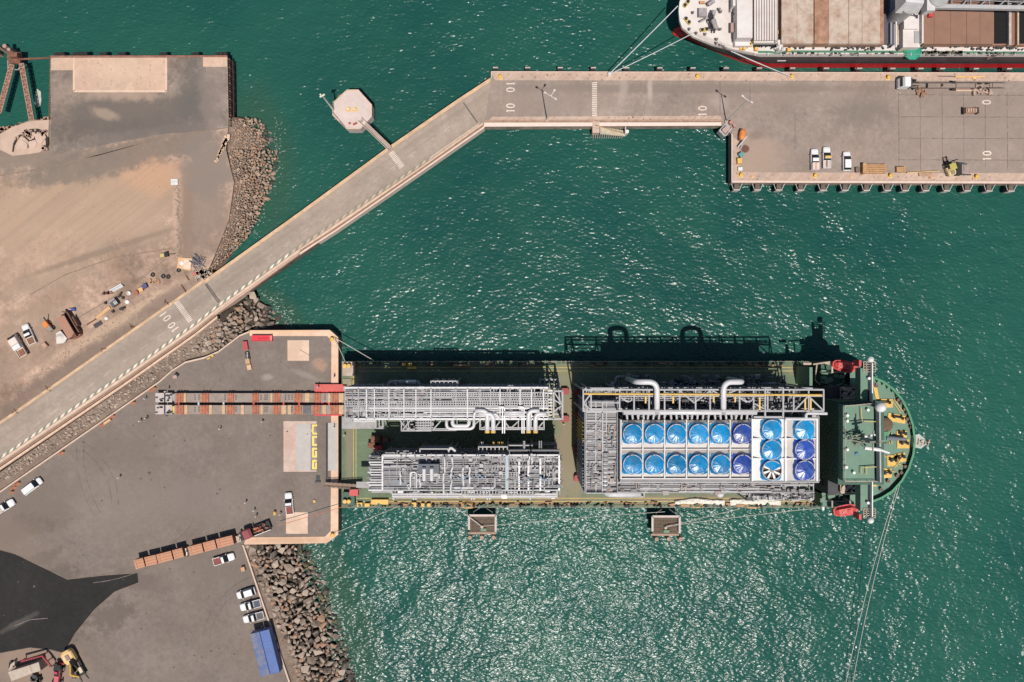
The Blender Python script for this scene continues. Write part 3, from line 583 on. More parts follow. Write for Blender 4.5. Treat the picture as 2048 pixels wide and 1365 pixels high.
b = MB(); b.box(o2, (1.3, .35, .25), .5); b.box(o2 + Vector((-.3, .1, .3)), (.35, .35, .6), .5); b.build('lantern', M('lantern_pale', (.62, .58, .45), .5), t)
b = MB()
for k in range(8): b.bar(o + Vector((0, 0, k * 1.3)), o + Vector((.35, .1, k * 1.3 + .6)), .06)
b.build('rungs', m_grey_steel, t)

# ================================================================ OLD QUAY, NORTH WEST
t = thing('timber_fendering', 'row of dark tarred timber piles along the east face of the old quay', 'fendering', P(462, 185, 0))
for i in range(26):
    y = 119 + i * 5.3; x = 455.5 + (y - 119) * .02; MB().tube([P(x, y, GZ - .1) + Vector((.35, 0, 0)), P(x, y, GZ) + Vector((.35, 0, -4.4))], .2, 7).build('pile', m_timber_dark if i % 3 else m_rust, t)
MB().bar(P(455.5, 119, GZ) + Vector((.75, 0, -1.5)), P(458, 258, GZ) + Vector((.75, 0, -1.5)), .2, .3).build('rubbing_strake', m_timber_dark, t)
MB().tube([P(467, 128, .5), P(470, 222, .5)], .14, 6).build('floating_boom', m_conc, t)
for i, (x, wd) in enumerate(((118, 2), (130, 1), (155, 2), (163, 3), (170, 2), (208, 2), (245, 2), (252, 1), (328, 2), (334, 1), (392, 2), (440, 2), (448, 2))):
    c = P(x, 110.5, 2.2); b = MB()
    for k in range(wd): b.tube([c + Vector((k * .9 - .5, -.3, .2 * k)), c + Vector((k * .9 - .5, .45, .2 * k))], .62, 10)
    one(b, 'tyre_fender', m_rubber, 'black tyre fenders hanging on the north face of the old quay', 'fender', 'tyre fenders on the old quay')
b = MB(); b.bar(P(101, 113.5, GZ + .2), P(455, 113, GZ + .2), .3, .4); one(b, 'capping_beam', M('red_capping', (.3, .14, .1), .85, var=.4), 'reddish capping beam along the top edge of the old quay', 'beam')
b = MB()
for i in range(36): b.tube([P(100.5 - i * .1, 118 + i * 5, GZ - .05), P(100.5, 118 + i * 5, GZ) + Vector((-.2, 0, -4))], .2, 6)
one(b, 'pile_row', m_rust, 'rusty pile row along the west face of the old quay', 'piling')
# rusty access towers in the basin
t = thing('dolphin_platform', 'rusty brown dolphin platform with round posts standing in the basin', 'platform', P(28, 117, 0))
MB().box(P(29, 117, 3.2), (3.2, 2.8, .7)).build('deck', m_rust, t); MB().box(P(29, 112, 4.2), (2.0, 1.0, 1.3)).build('cabinet', m_rust, t)
for x, y, r in ((10, 115, .42), (44, 115, .42), (22, 108, .5), (36, 108, .5)): MB().cyl(P(x, y, -1), r, 5.4, 10).build('post', M('pinkish_post', (.4, .25, .2), .8, var=.3) if x == 10 else bpy.data.materials['pinkish_post'], t)
b = MB(); b.tube([P(16, 122, 3.6), P(16, 138, 3.2), P(36, 140, 3.2), P(44, 128, 3.6)], .14); b.build('guard_hoop', m_grey_steel, t)
for a_, b_, lab in (((24, 130), (-2, 226), 'western rusty lattice walkway leaning from the dolphin platform to the shore'), ((43, 128), (64, 243), 'eastern rusty lattice walkway from the dolphin platform to the round concrete cell')):
    t = thing('lattice_walkway', lab, 'walkway', P(*b_, 3)); qa, qb = P(*a_, 3.6), P(*b_, 3.8); d = (qb - qa).normalized(); n_ = d.cross(Vector((0, 0, 1))) * .55
    b = MB(); b.truss(qa - n_, qb - n_, n_ * 2, 15, .24); b.build('truss', M('pale_rust', (.36, .21, .155), .85, var=.6, scale=2.5), t); b = MB(); b.bar(qa, qb, .7, .06); b.build('walkway', m_rust, t)
b = MB(); b.bar(P(40, 119, 3.5), P(101, 116.5, 3.9), .4, .3); one(b, 'catwalk_beam', m_rust, 'brown beam from the dolphin platform to the old quay corner', 'beam')
b = MB(); pts = [P(74 + dx, y, .12) for dx, y in ((0, 178), (8, 184), (9, 200), (7, 212), (0, 215), (-5, 207), (-4, 190))]; b.prism([(p.x, p.y) for p in pts], .02, .2)
one(b, 'floating_foam', M('pale_foam', (.42, .44, .36), .7, var=.3, scale=.6), 'pale drifting foam patch in the basin beside the old quay', 'foam')
# round broken cell
t = thing('round_cell', 'broken round concrete caisson with dark cracks at the shore by the old quay', 'caisson', P(60, 288, GZ))
CE = [(0, 300), (0, 268), (25, 254), (60, 243), (98, 240), (97, 262), (96, 290), (80, 305), (55, 309), (25, 312)]
MB().prism(PL(CE, GZ + .25), 0, GZ + .25).build('slab', M('cell_slab', (.48, .345, .265), .85, var=.15, scale=.4), t)
rc = [(26, 304), (28, 290), (34, 278), (45, 268), (60, 262), (75, 261), (88, 266), (94, 275), (95, 290), (88, 300)]
b = MB(); 
for q, r in zip(rc, rc[1:]): b.bar(P(*q, GZ + .3), P(*r, GZ + .3), rdr.uniform(.25, .8), .22)
for q, r in (((45, 270), (58, 282)), ((58, 282), (57, 296)), ((72, 264), (70, 278)), ((70, 278), (58, 284)), ((52, 268), (62, 276)), ((88, 272), (80, 286))): b.bar(P(*q, GZ + .3), P(*r, GZ + .3), .35, .2)
b.build('crack', M('black_crack', (.03, .022, .018), .9), t)
b = MB()
for i in range(26): 
    q = rdr.choice([(40, 272), (55, 265), (72, 264), (86, 268), (35, 280), (90, 296), (60, 270)]); b.box(P(q[0] + rdr.uniform(-6, 6), q[1] + rdr.uniform(-4, 4), GZ + .4), (rdr.uniform(.4, 1.1), rdr.uniform(.3, .7), .4), rdr.uniform(0, 3))
b.build('broken_concrete', M('broken_concrete', (.4, .26, .2), .9, var=.4), t)['kind'] = 'stuff'
for poly, dz in (([(68, 268), (88, 267), (92, 275), (82, 288), (74, 284), (70, 276)], .5), ([(56, 284), (70, 280), (74, 288), (70, 296), (58, 296)], .42), ([(32, 300), (36, 286), (44, 280), (54, 288), (54, 299)], .4)):
    MB().prism(PL(poly, GZ + dz), GZ, GZ + dz).build('broken_slab', M('slab_pale', (.52, .38, .3), .85, var=.12) if dz == .5 else bpy.data.materials['slab_pale'], t)
b = MB()
for i in range(60): x = rdr.uniform(-2, 98); y = 262 - (x / 98) * 21 + rdr.uniform(-3, 3); b.box(P(x, y, 3.4), (rdr.uniform(.4, 1.1), rdr.uniform(.4, .9), .8), rdr.uniform(0, 3))
o = b.build('shore_rubble', rockm['reddish brown']); tag(o, 'brown rubble along the basin shore below the round caisson', 'rubble', kind='stuff')

# ================================================================ MOORING DOLPHINS SOUTH OF THE SHIP
for nm, x0, x1, y0, y1, lab in (('west', 938, 992, 1029, 1074, 'western square mooring platform below the ship side, nearest the quay'), ('east', 1303, 1358, 1031, 1077, 'eastern square mooring platform below the ship, near the blue fan covers')):
    t = thing('mooring_platform', lab, 'platform', P((x0 + x1) / 2, (y0 + y1) / 2, 0)); z = 4.2; mx = (x0 + x1) / 2
    MB().pb(x0 + 1, y0 + 1, x1 - 1, y1 - 9, z - .5, z).build('grating', M('green_brown_grating', (.07, .066, .045), .8, var=.4, scale=.6, stripe=('X', .8, .35, (.2, .15, .11))) if nm == 'west' else bpy.data.materials['green_brown_grating'], t)
    b = MB(); r_ = [P(x0 + .5, y1 - 16, z), P(x0 + .5, y0 + .5, z), P(x1 - .5, y0 + .5, z), P(x1 - .5, y1 - 12, z)]
    for q, r in zip(r_, r_[1:]): b.bar(q + Vector((0, 0, 1)), r + Vector((0, 0, 1)), .5, .25); b.bar(q + Vector((0, 0, .2)), r + Vector((0, 0, .2)), .2)
    b.build('railing', M('platform_rail', (.50, .42, .38), .7, var=.15) if nm == 'west' else bpy.data.materials['platform_rail'], t)
    MB().pb(x0 - 1, y1 - 9, x1, y1 - 5, 2.2, z + .1).build('pile_cap', M('tan_pile_cap', (.36, .24, .185), .85, var=.3) if nm == 'west' else bpy.data.materials['tan_pile_cap'], t)
    for i in range(3): MB().cyl(P(x0 + 4 + i * (x1 - x0 - 8) / 2, y1 - 7, -1), .5, 4.6, 12).build('pile', bpy.data.materials['tan_pile_cap'], t)
    b = MB()
    for i in range(5): b.bar(P(x0 + 4, y0 + 5 + i * 7, z + .05), P(x1 - 4, y0 + 5 + i * 7, z + .05), .12)
    for i in range(3): b.bar(P(x0 + 12 + i * 14, y0 + 4, z + .06), P(x0 + 12 + i * 14, y1 - 12, z + .06), .12)
    b.build('beams', m_rust, t)
    MB().lathe(tuple(P(mx + (-1 if nm == 'west' else 0), y0 + 24, z)), [(.4, 0), (.3, .2), (.26, .5), (.42, .6), (.3, .8), (0, .82)], 10).build('bollard', m_conc, t)
    MB().box(P(mx + 2, y1 - 14, z + .3), (1.4, .7, .5)).build('locker', M('green_locker', (.14, .22, .14), .7) if nm == 'west' else bpy.data.materials['green_locker'], t)
    b = MB(); b.bar(P(mx - 18, y0 - 5, 5.3), P(mx - 7, y0 - 12, 5.3), .18); b.bar(P(mx + 8, y0 - 12, 5.3), P(mx + 20, y0 - 4, 5.3), .18); b.bar(P(mx - 18, y0 - 5, 5.3), P(mx - 18, y0 + 1, 4.2), .18); b.bar(P(mx + 20, y0 - 4, 5.3), P(mx + 20, y0 + 1, 4.2), .18); b.bar(P(mx - 18, y0, 3.9), P(mx + 20, y0, 3.9), .2)
    b.build('fender_brace', m_steel_dark, t)
# ================================================================ MOORING ROPES
m_rope = M('pale_rope', (.50, .46, .42), .8, var=.2); m_orope = M('orange_rope', (.5, .16, .07), .8)
def rope(a, b_, r, lab, sag=.6, mat=None, name='mooring_rope', grp=None):
    a, b_ = Vector(a), Vector(b_); pts = []
    for i in range(13): t_ = i / 12; p = a.lerp(b_, t_); p.z -= sag * 4 * t_ * (1 - t_); pts.append(p)
    return one(MB().tube(pts, r, 5), name, mat or m_rope, lab, 'rope', grp)
# ================================================================ HEAVY LIFT SHIP
m_deck = ground_mat('ship_deck_green', (.125, .165, .105), .12, .2, [pt(1135, 870, 22, 130, 0, (.235, .19, .125), .85, .6), pt(1450, 1000, 330, 10, 0, (.24, .19, .13), .8, .6), pt(960, 1005, 190, 7, 0, (.30, .17, .1), .7, .7), pt(715, 770, 16, 60, 0, (.24, .21, .13), .8, .6), pt(720, 930, 22, 60, 0, (.13, .17, .1), .5, .6),
    pt(1590, 740, 18, 12, 0, (.22, .2, .12), .7, .5), pt(1130, 745, 30, 20, 0, (.2, .2, .12), .6, .6), pt(700, 880, 8, 90, 0, (.25, .19, .14), .6, .6), pt(1140, 960, 30, 30, 0, (.24, .2, .14), .7, .7)], rough=.7)
m_hull = M('ship_hull_dark_green', (.02, .05, .035), .5, var=.3, dirt=(.12, .06, .03), damt=.5)
m_green = M('ship_green_paint', (.105, .205, .145), .6, var=.15, scale=.5, dirt=(.2, .2, .13), damt=.35)
m_green2 = M('bright_green_paint', (.05, .22, .11), .55, var=.2)
m_dgreen = M('dark_green_paint', (.03, .085, .055), .6, var=.3)
m_black = M('black_deck', (.022, .022, .024), .8, var=.3, scale=.6)
m_dgrey = M('dark_grey_deck', (.055, .056, .06), .75, var=.3, scale=.5)
m_wht = M('white_paint', (.66, .645, .62), .45, var=.1)
m_yel = M('deck_yellow', (.66, .40, .09), .6, var=.2, scale=1.5)
m_lyel = M('yellow_line', (.50, .38, .12), .7, var=.3)
m_red = M('red_paint', (.50, .03, .035), .5, var=.2, dirt=(.45, .16, .12), damt=.35)
m_orange = M('orange_paint', (.62, .2, .05), .6, var=.25)
ship = thing('heavy_lift_ship', 'green heavy lift ship carrying grey steel modules, moored stern first to the quay', 'ship', P(1200, 870, 0))
SX0, SX1 = XP(683, DZ), XP(1640, DZ); SY0, SY1 = YP(1016, DZ), YP(722, DZ); SYC = (SY0 + SY1) / 2
BZ = 13.0
bow = [(1700, 735), (1745, 752), (1768, 762), (1788, 777), (1806, 798), (1819, 823), (1828, 850), (1832, 880), (1829, 910), (1820, 938), (1806, 963), (1786, 985), (1765, 998), (1745, 1006), (1700, 1018)]
bowp = PL(bow, BZ)
hp = [(SX0, SY0), (SX1 + 6, SY0)] + PL([(1700, 1012), (1745, 990), (1775, 960), (1795, 920), (1800, 880), (1795, 840), (1775, 795), (1745, 760), (1700, 738)], 3) + [(SX1 + 6, SY1), (SX0, SY1)]
b = MB(); b.prism(hp, -2, DZ - .02); b.build('hull', m_hull, ship)
b = MB(); b.sheet([(SX0 + .1, SY0 + .1), (SX1 + 1, SY0 + .1), (SX1 + 1, SY1 - .1), (SX0 + .1, SY1 - .1)], DZ); b.build('cargo_deck', m_deck, ship)
b = MB(); n_ = len(bowp); lo = PL([(1700, 738), (1738, 758), (1756, 772), (1770, 790), (1783, 812), (1792, 835), (1798, 860), (1800, 880), (1798, 905), (1792, 928), (1783, 950), (1770, 970), (1752, 984), (1736, 994), (1700, 1012)], 3)
b.add([(*p, 3.0) for p in lo] + [(*p, BZ) for p in bowp], [(i, i + 1, n_ + i + 1, n_ + i) for i in range(n_ - 1)]); b.build('bow_flare', m_dgreen, ship)
b = MB(); b.sheet(bowp, BZ - .01); b.build('forecastle_deck', m_green, ship)
b = MB(); o_ = PL(bow, BZ + 1.3); cin = Vector((1700, 880)); ii = PL([tuple(cin + (Vector(p) - cin) * .968) for p in bow], BZ + 1.3)
for i in range(1, n_ - 2):
    b.hexa([(*bowp[i], BZ), (*bowp[i + 1], BZ), (*PL([tuple(cin + (Vector(bow[i + 1]) - cin) * .968)], BZ)[0], BZ), (*PL([tuple(cin + (Vector(bow[i]) - cin) * .968)], BZ)[0], BZ), (*o_[i], BZ + 1.3), (*o_[i + 1], BZ + 1.3), (*ii[i + 1], BZ + 1.3), (*ii[i], BZ + 1.3)])
b.build('bulwark', m_green2, ship)
b = MB()
for i in range(1, n_ - 2):
    for t_ in (0, .5):
        p = Vector(bow[i]).lerp(Vector(bow[i + 1]), t_); q = cin + (p - cin) * .935; p = cin + (p - cin) * .968
        b.bar(P(*p, BZ + .9), P(*q, BZ + .05), .22, .3)
b.build('bulwark_stay', m_dgreen, ship)
b = MB()
def dline(x0, y0, x1, y1, w=.15): b.quad((XP(x0, DZ), YP(y0, DZ)), (XP(x1, DZ), YP(y1, DZ)), w, DZ + .006)
for y in (735.5, 742.5, 997, 1003.5): dline(690, y, 1640, y)
for x in (707, 712): dline(x, 745, x, 996)
b.build('deck_line', m_lyel, ship)
# deck edge fittings
rds = random.Random(21)
b = MB()
for x in range(700, 1640, 7):
    for y, s_ in ((725, 1), (1012.5, -1)):
        if rds.random() < .62:
            h = rds.uniform(.3, 1.3); b.box(P(x + rds.uniform(-2, 2), y + rds.uniform(-1.5, 3) * s_, DZ + h / 2), (rds.uniform(.3, 1.0), rds.uniform(.3, .8), h), rds.uniform(0, 1))
b.build('deck_fittings', m_dgreen, ship)['kind'] = 'stuff'
b = MB()
for x in range(700, 1640, 16):
    for y, s_ in ((729, 1), (1009, -1)):
        if rds.random() < .5: b.box(P(x + rds.uniform(-5, 5), y + rds.uniform(-2, 3) * s_, DZ + .3), (rds.uniform(.4, 1.8), rds.uniform(.3, .7), .5), rds.uniform(-.2, .2))
b.build('lashing_gear', M('lashing_tan', (.34, .19, .11), .8, var=.6, scale=.3), ship)['kind'] = 'stuff'
b = MB()
for x in range(690, 1640, 40):
    for y in (723.6, 1014.6): b.bar(P(x, y, DZ + 1), P(x + 40, y, DZ + 1), .07); b.bar(P(x, y, DZ), P(x, y, DZ + 1), .07)
b.build('guard_rail', m_conc, ship)
for x, y in ((804, 1011), (838, 1011), (867, 1011), (895, 1011), (920, 1011), (948, 1011), (1010, 1011), (1040, 1011), (1043, 1011), (1092, 1011), (1110, 1011), (1116, 1011), (1143, 1011), (1149, 1011), (1221, 1011), (1250, 1011), (1256, 1011), (1320, 1011), (1352, 1011), (1410, 1011), (1440, 1011), (1512, 1011), (1520, 1011), (760, 727), (800, 727), (860, 727), (905, 727), (990, 727), (1040, 727), (1100, 727), (1210, 727), (1290, 727), (1380, 727), (1460, 727), (1520, 727)):
    MB().cyl(P(x, y, DZ), .36, 1.1, 8).build('bollard', m_black, ship)
for x, y, w_, l_ in ((808, 729, 1.0, .7), (820, 729, 1.0, .7), (824, 736, 2.2, .6), (920, 731, 3.2, .5), (828, 1009, 1.2, 1), (846, 1010, .8, .8), (858, 1010, .8, .8), (760, 1004, 4.2, 1.2), (720, 1009, 1.3, .9), (735, 1010, 1.2, .8), (1370, 1011, 2.2, .6), (1480, 1011, 2, .6)):
    MB().box(P(x, y, DZ + .5), (w_, l_, .9)).build('deck_box', M('box_tan', (.4, .23, .12), .7) if rds.random() < .5 else m_yel, ship)
# stern: mooring platforms each side of the stern gate
for y0, y1 in ((724, 752), (985, 1010)):
    MB().pb(685, y0, 709, y1, DZ, DZ + 2.0).build('stern_platform', m_conc if y0 < 800 else m_dgreen, ship)
    for k in range(2): MB().lathe(tuple(P(691 + k * 8, y0 + 8 if y0 < 800 else y1 - 8, DZ + 2)), [(.45, 0), (.4, 1.0), (.5, 1.1), (0, 1.15)], 10).build('stern_bollard', m_yel, ship)
MB().pb(699, 980, 716, 992, DZ + 2, DZ + 3.4).build('winch_box', m_red, ship); MB().pb(686, 758, 702, 772, DZ, DZ + .3).build('hatch', M('khaki_hatch', (.26, .225, .14), .7), ship)
b = MB(); b.bar(P(650, 969, 5.2), P(722, 974, 7.4), 1.1, .2); 
n_ = Vector((0, .55, 0)); b.rail([P(650, 969, 5.2) + n_, P(722, 974, 7.4) + n_], 1, .08, 1.2); b.rail([P(650, 969, 5.2) - n_, P(722, 974, 7.4) - n_], 1, .08, 1.2)
one(b, 'gangway', M('gangway_brown', (.27, .185, .14), .8, var=.3), 'brown gangway leading from the quay onto the ship stern', 'gangway')
# deckhouse
def sbox(name, x0, y0, x1, y1, z0, z1, mat, par=None): return MB().pb(x0, y0, x1, y1, z0, z1).build(name, mat, par or ship)
sbox('house_base', 1656, 774, 1722, 990, DZ, 16, m_dgrey)
sbox('aft_house_deck', 1645, 796, 1683, 972, DZ, 13, m_black)
for y0, y1 in ((776, 801), (961, 986)):
    f_ = sbox('machinery_pit', 1681, y0, 1711, y1, 15.9, 16.6, m_black); b = MB()
    for i in range(30): b.box(P(rds.uniform(1683, 1709), rds.uniform(y0 + 1, y1 - 1), 16.9), (rds.uniform(.2, .9), rds.uniform(.2, .7), rds.uniform(.2, .9)), rds.uniform(0, 3))
    b.build('machinery', m_conc, f_)['kind'] = 'stuff'
    b = MB(); c_ = [P(1681, y0, 16.9), P(1711, y0, 16.9), P(1711, y1, 16.9), P(1681, y1, 16.9), P(1681, y0, 16.9)]
    for q, r in zip(c_, c_[1:]): b.bar(q, r, .25)
    b.build('pit_coaming', M('coaming_tan', (.35, .26, .2), .7) if y0 == 776 else bpy.data.materials['coaming_tan'], f_)
sbox('accommodation', 1676, 803, 1768, 970, 10, 25, m_dgreen)
sbox('bridge_roof', 1686, 811, 1762, 962, 25, 27.5, m_green)
sbox('bridge_side_deck', 1722, 808, 1744, 966, 24, 24.6, m_green)
for y0, y1, nm in ((737, 809, 'n'), (962, 1022, 's')):
    sbox('bridge_wing', 1721, y0, 1744, y1, 21.5, 24.2, m_green)
    b = MB(); b.pb(1744, y0 - 10 if nm == 'n' else y0 + 2, 1746, y1 - 4 if nm == 'n' else y1 + 12, 21.5, 25.6); b.build('wing_front_screen', m_wht, ship)
    b = MB(); ya, yb = (724, 744) if nm == 'n' else (1018, 1036)
    for k in range(5): b.bar(P(1727, ya + (yb - ya) * k / 4, 24.4), P(1751, ya + (yb - ya) * k / 4, 24.4), .14); b.bar(P(1727 + k * 6, ya, 24.4), P(1727 + k * 6, yb, 24.4), .14)
    b.build('wing_end_grille', m_conc, ship)
    sbox('wing_dark_strip', 1736, y0 - 8 if nm == 'n' else y0 + 3, 1743.6, y1 - 5 if nm == 'n' else y1 + 10, 24.2, 24.3, m_black)  # flat black strip just behind the wing front screen
    y_ = 719 if nm == 'n' else 1040
    b = MB(); b.lathe(tuple(P(1739, y_, 24.3)), [(.1, 0), (.62, .2), (.75, .6), (.5, 1.1), (0, 1.3)], 12); b.build('searchlight', m_wht, ship, smooth=True)
    sbox('wing_end_panel', 1718, y_ + 2 if nm == 'n' else y_ - 11, 1723, y_ + 14 if nm == 'n' else y_, 21, 24, m_red)
b = MB(); b.bar(P(1756, 806, 29), P(1758, 964, 29), .3, 1.6); b.build('bridge_front_screen', M('screen_grey', (.36, .35, .34), .6), ship)
b = MB(); b.bar(P(1752.5, 806, 27.6), P(1754, 964, 27.6), .8, .3); b.build('screen_dark_strip', m_black, ship)  # flat black strip just behind the bridge front screen
b = MB(); b.lathe(tuple(P(1756, 814, 29)), [(.5, 0), (.9, .4), (1.15, 1.1), (.95, 1.9), (.4, 2.35), (0, 2.45)], 16); b.build('radome', m_wht, ship, smooth=True)
b = MB(); rl = [P(1686, 812, 27.5), P(1686, 962, 27.5), P(1756, 962, 27.5)]; b.rail(rl, 1.1, .08, 2.2); b.rail([P(1686, 812, 27.5), P(1752, 806, 27.5)], 1.1, .12, 2.2); b.build('roof_railing', m_conc, ship)
b = MB()
for q, r in (((1722, 816), (1724, 843)), ((1724, 843), (1756, 844)), ((1722, 936), (1756, 934)), ((1722, 936), (1722, 950)), ((1733, 936), (1733, 950))): b.bar(P(*q, 28.3), P(*r, 28.3), .16); 
b.build('yellow_rail', m_lyel, ship)
mast = sbox('mast_house', 1712, 868, 1728, 886, 27.5, 29, m_green); b = MB(); mc = P(1722, 876, 29)
b.tube([mc, mc + Vector((0, 0, 9))], [.5, .25], 8); b.bar(mc + Vector((-.2, -2.2, 6)), mc + Vector((0, 2.2, 6)), .25); b.bar(mc + Vector((-1.5, 0, 7.5)), mc + Vector((1.5, .3, 7.5)), .2)
for i in range(24): b.bar(P(rds.uniform(1690, 1736), rds.uniform(866, 896), 28 + rds.uniform(0, 3)), P(rds.uniform(1690, 1736), rds.uniform(866, 896), 28 + rds.uniform(0, 3)), .16)
b.build('mast', M('mast_khaki', (.24, .25, .19), .7, var=.3), mast)
b = MB(); b.tube([P(1729, 896, 31), P(1760, 900, 31)], .4, 8); b.tube([P(1760, 900, 31), P(1778, 906, 30)], .28, 6); b.build('crane_jib', m_wht, mast)
MB().bar(P(1729, 874, 33), P(1750, 870, 33), .35).build('radar_scanner', m_wht, mast)
MB().pb(1711, 906, 1717, 910, 27.5, 27.9).build('blue_tarp', M('blue_cover_small', (.03, .15, .32), .6), ship)
for x, y in ((1692, 831), (1692, 842), (1692, 899), (1733, 820), (1735, 757), (1733, 1005), (1690, 934), (1705, 945)): MB().cyl(P(x, y, 27.5 if 811 < y < 962 else 24.2), .32, .9, 8).build('vent', m_wht, ship)
# aft galleries of the house
for x0, y0, x1, y1, z, m_ in ((1664, 806, 1672, 832, 20, m_green), (1663, 874, 1674, 938, 20, m_green), (1668, 804, 1700, 806.5, 20, m_green), (1662, 850, 1667, 880, 19, m_conc), (1680, 838, 1686, 872, 22, m_black), (1676, 896, 1685, 938, 20, m_dgrey)):
    sbox('house_gallery', x0, y0, x1, y1, z - 3, z, m_)
b = MB()
for q, r in (((1664, 850), (1680, 872)), ((1666, 806), (1666, 840)), ((1686, 798), (1722, 795)), ((1663, 872), (1700, 870))): b.bar(P(*q, 21), P(*r, 21), .3)
for i in range(26): b.box(P(rds.uniform(1656, 1664), rds.uniform(870, 925), 14 + rds.uniform(0, .6)), (.5, .4, .6), rds.uniform(0, 3))
b.build('gallery_rail', m_conc, ship)
MB().tube([P(1646, 935, 13), P(1646, 1020, 9)], .35, 8).build('boom', m_wht, ship)
# boat deck
for y0, y1 in ((726, 774), (988, 1014)): sbox('boat_deck', 1642, y0, 1722, y1, DZ, 11, m_dgreen)
for y in (745, 1003):
    b = MB()
    for x in (1664, 1700): b.bar(P(x, y, 14.5) - Vector((0, 0, 3.5)), P(x, y, 14.5), .35); b.bar(P(x, y, 14.5), P(x, y - 12 if y < 800 else y + 12, 14.8), .35)
    b.bar(P(1640, y, 11.6), P(1716, y, 11.6), .22); b.build('davit', m_conc, ship)
b = MB()
for i in range(40):
    y = rds.choice([rds.uniform(728, 772), rds.uniform(986, 1012)]); b.box(P(rds.uniform(1644, 1700), y, 11.4), (rds.uniform(.3, 2), rds.uniform(.3, 1), rds.uniform(.2, 1)), rds.uniform(-.3, .3))
b.build('boat_deck_gear', m_green, ship)['kind'] = 'stuff'
sbox('crane_post', 1619, 735, 1625, 772, DZ, 14, m_green); MB().bar(P(1622, 728, 14), P(1606, 728, 14), .5).build('crane_boom', m_conc, ship)
b = MB(); b.tube([P(1634, 728, 13), P(1630, 760, 11), P(1640, 770, 11)], .16); b.tube([P(1626, 729, 14), P(1660, 724, 14)], .2); b.build('derrick', m_conc, ship)
sbox('tan_block', 1650, 724.5, 1660, 729, 12, 14, M('tan_block', (.45, .36, .22), .7))
# forecastle winches on yellow pads
for x, y, w_, h_, a in ((1768, 807, 34, 17, 0), (1793, 837, 36, 16, -10), (1803, 869, 20, 14, 0), (1806, 888, 24, 18, 0), (1784, 922, 20, 22, 0), (1800, 916, 22, 18, 12), (1772, 947, 22, 18, 4), (1750, 962, 8, 22, -8), (1752, 785, 7, 34, 12)):
    c = P(x, y, BZ + .1); wpad = MB().box(c, (w_ * K * .935, h_ * K * .935, .25), R(a)).build('winch_pad', m_yel, ship)
    if w_ > 15:
        b = MB(); ax = Vector((math.cos(R(a)), math.sin(R(a)), 0)); ay = Vector((-ax.y, ax.x, 0)); q = c + Vector((0, 0, .9))
        for s_ in (-1, 1): b.tube([q + ax * s_ * w_ * .028 - ay * .1, q + ax * s_ * w_ * .028 + ay * .6], .3, 10)
        b.tube([q - ax * w_ * .03 + ay * .3, q + ax * w_ * .03 + ay * .3], .16, 6); b.build('winch', m_black, wpad)
b = MB(); b.tube([P(1772, 876, 14.3), P(1812, 879, 14.3)], [.55, .35], 8); b.build('bow_boom', M('boom_grey', (.16, .17, .2), .5), ship)
b = MB(); b.prism(PL([(1826, 872), (1838, 868), (1850, 878), (1852, 890), (1842, 898), (1826, 894)], BZ + .9), BZ - 1.5, BZ + .9); b.build('bow_roller_platform', M('roller_grey', (.40, .41, .38), .6, var=.25), ship)
b = MB()
for i in range(16): b.box(P(rds.uniform(1836, 1858), 885 + rds.uniform(-6, 6), BZ + 1 + rds.uniform(-.3, .3)), (rds.uniform(.2, .9), rds.uniform(.1, .35), .3), rds.uniform(0, 3))
b.build('bow_fittings', m_conc, ship)['kind'] = 'stuff'
b = MB()
for q, r in (((1784, 801), (1801, 826)), ((1788, 799), (1805, 823)), ((1789, 936), (1806, 912)), ((1760, 907), (1812, 936)), ((1764, 935), (1790, 945)), ((1778, 866), (1778, 888)), ((1783, 866), (1783, 888))): b.bar(P(*q, BZ + .3), P(*r, BZ + .3), .2)
b.build('chain_rail', m_lyel, ship)
b = MB()
for q in ((1794, 800), (1800, 806), (1807, 818), (1812, 826), (1818, 846), (1820, 854), (1800, 945), (1792, 951), (1808, 933), (1774, 962), (1760, 978), (1812, 838), (1775, 880), (1768, 872), (1768, 884), (1744, 768), (1750, 772)): b.cyl(P(*q, BZ), .4, .8, 8)
b.build('fairlead', M('fairlead_brown', (.14, .08, .07), .7, var=.4), ship)
b = MB(); b.bar(P(1758, 866, BZ + 1.2), P(1770, 866, BZ + 1.2), .2); b.bar(P(1758, 880, BZ + 1.2), P(1770, 880, BZ + 1.2), .2); b.pb(1768, 864, 1778, 884, BZ, BZ + 1.4); b.build('forecastle_hatch', m_green2, ship)
b = MB(); b.lathe(tuple(P(1768, 849, BZ)), [(1.6, 0), (1.6, 1.2), (1.1, 1.4), (0, 1.5)], 14); b.build('ventilator', M('rusty_brown_vent', (.13, .08, .05), .8, var=.5), ship)
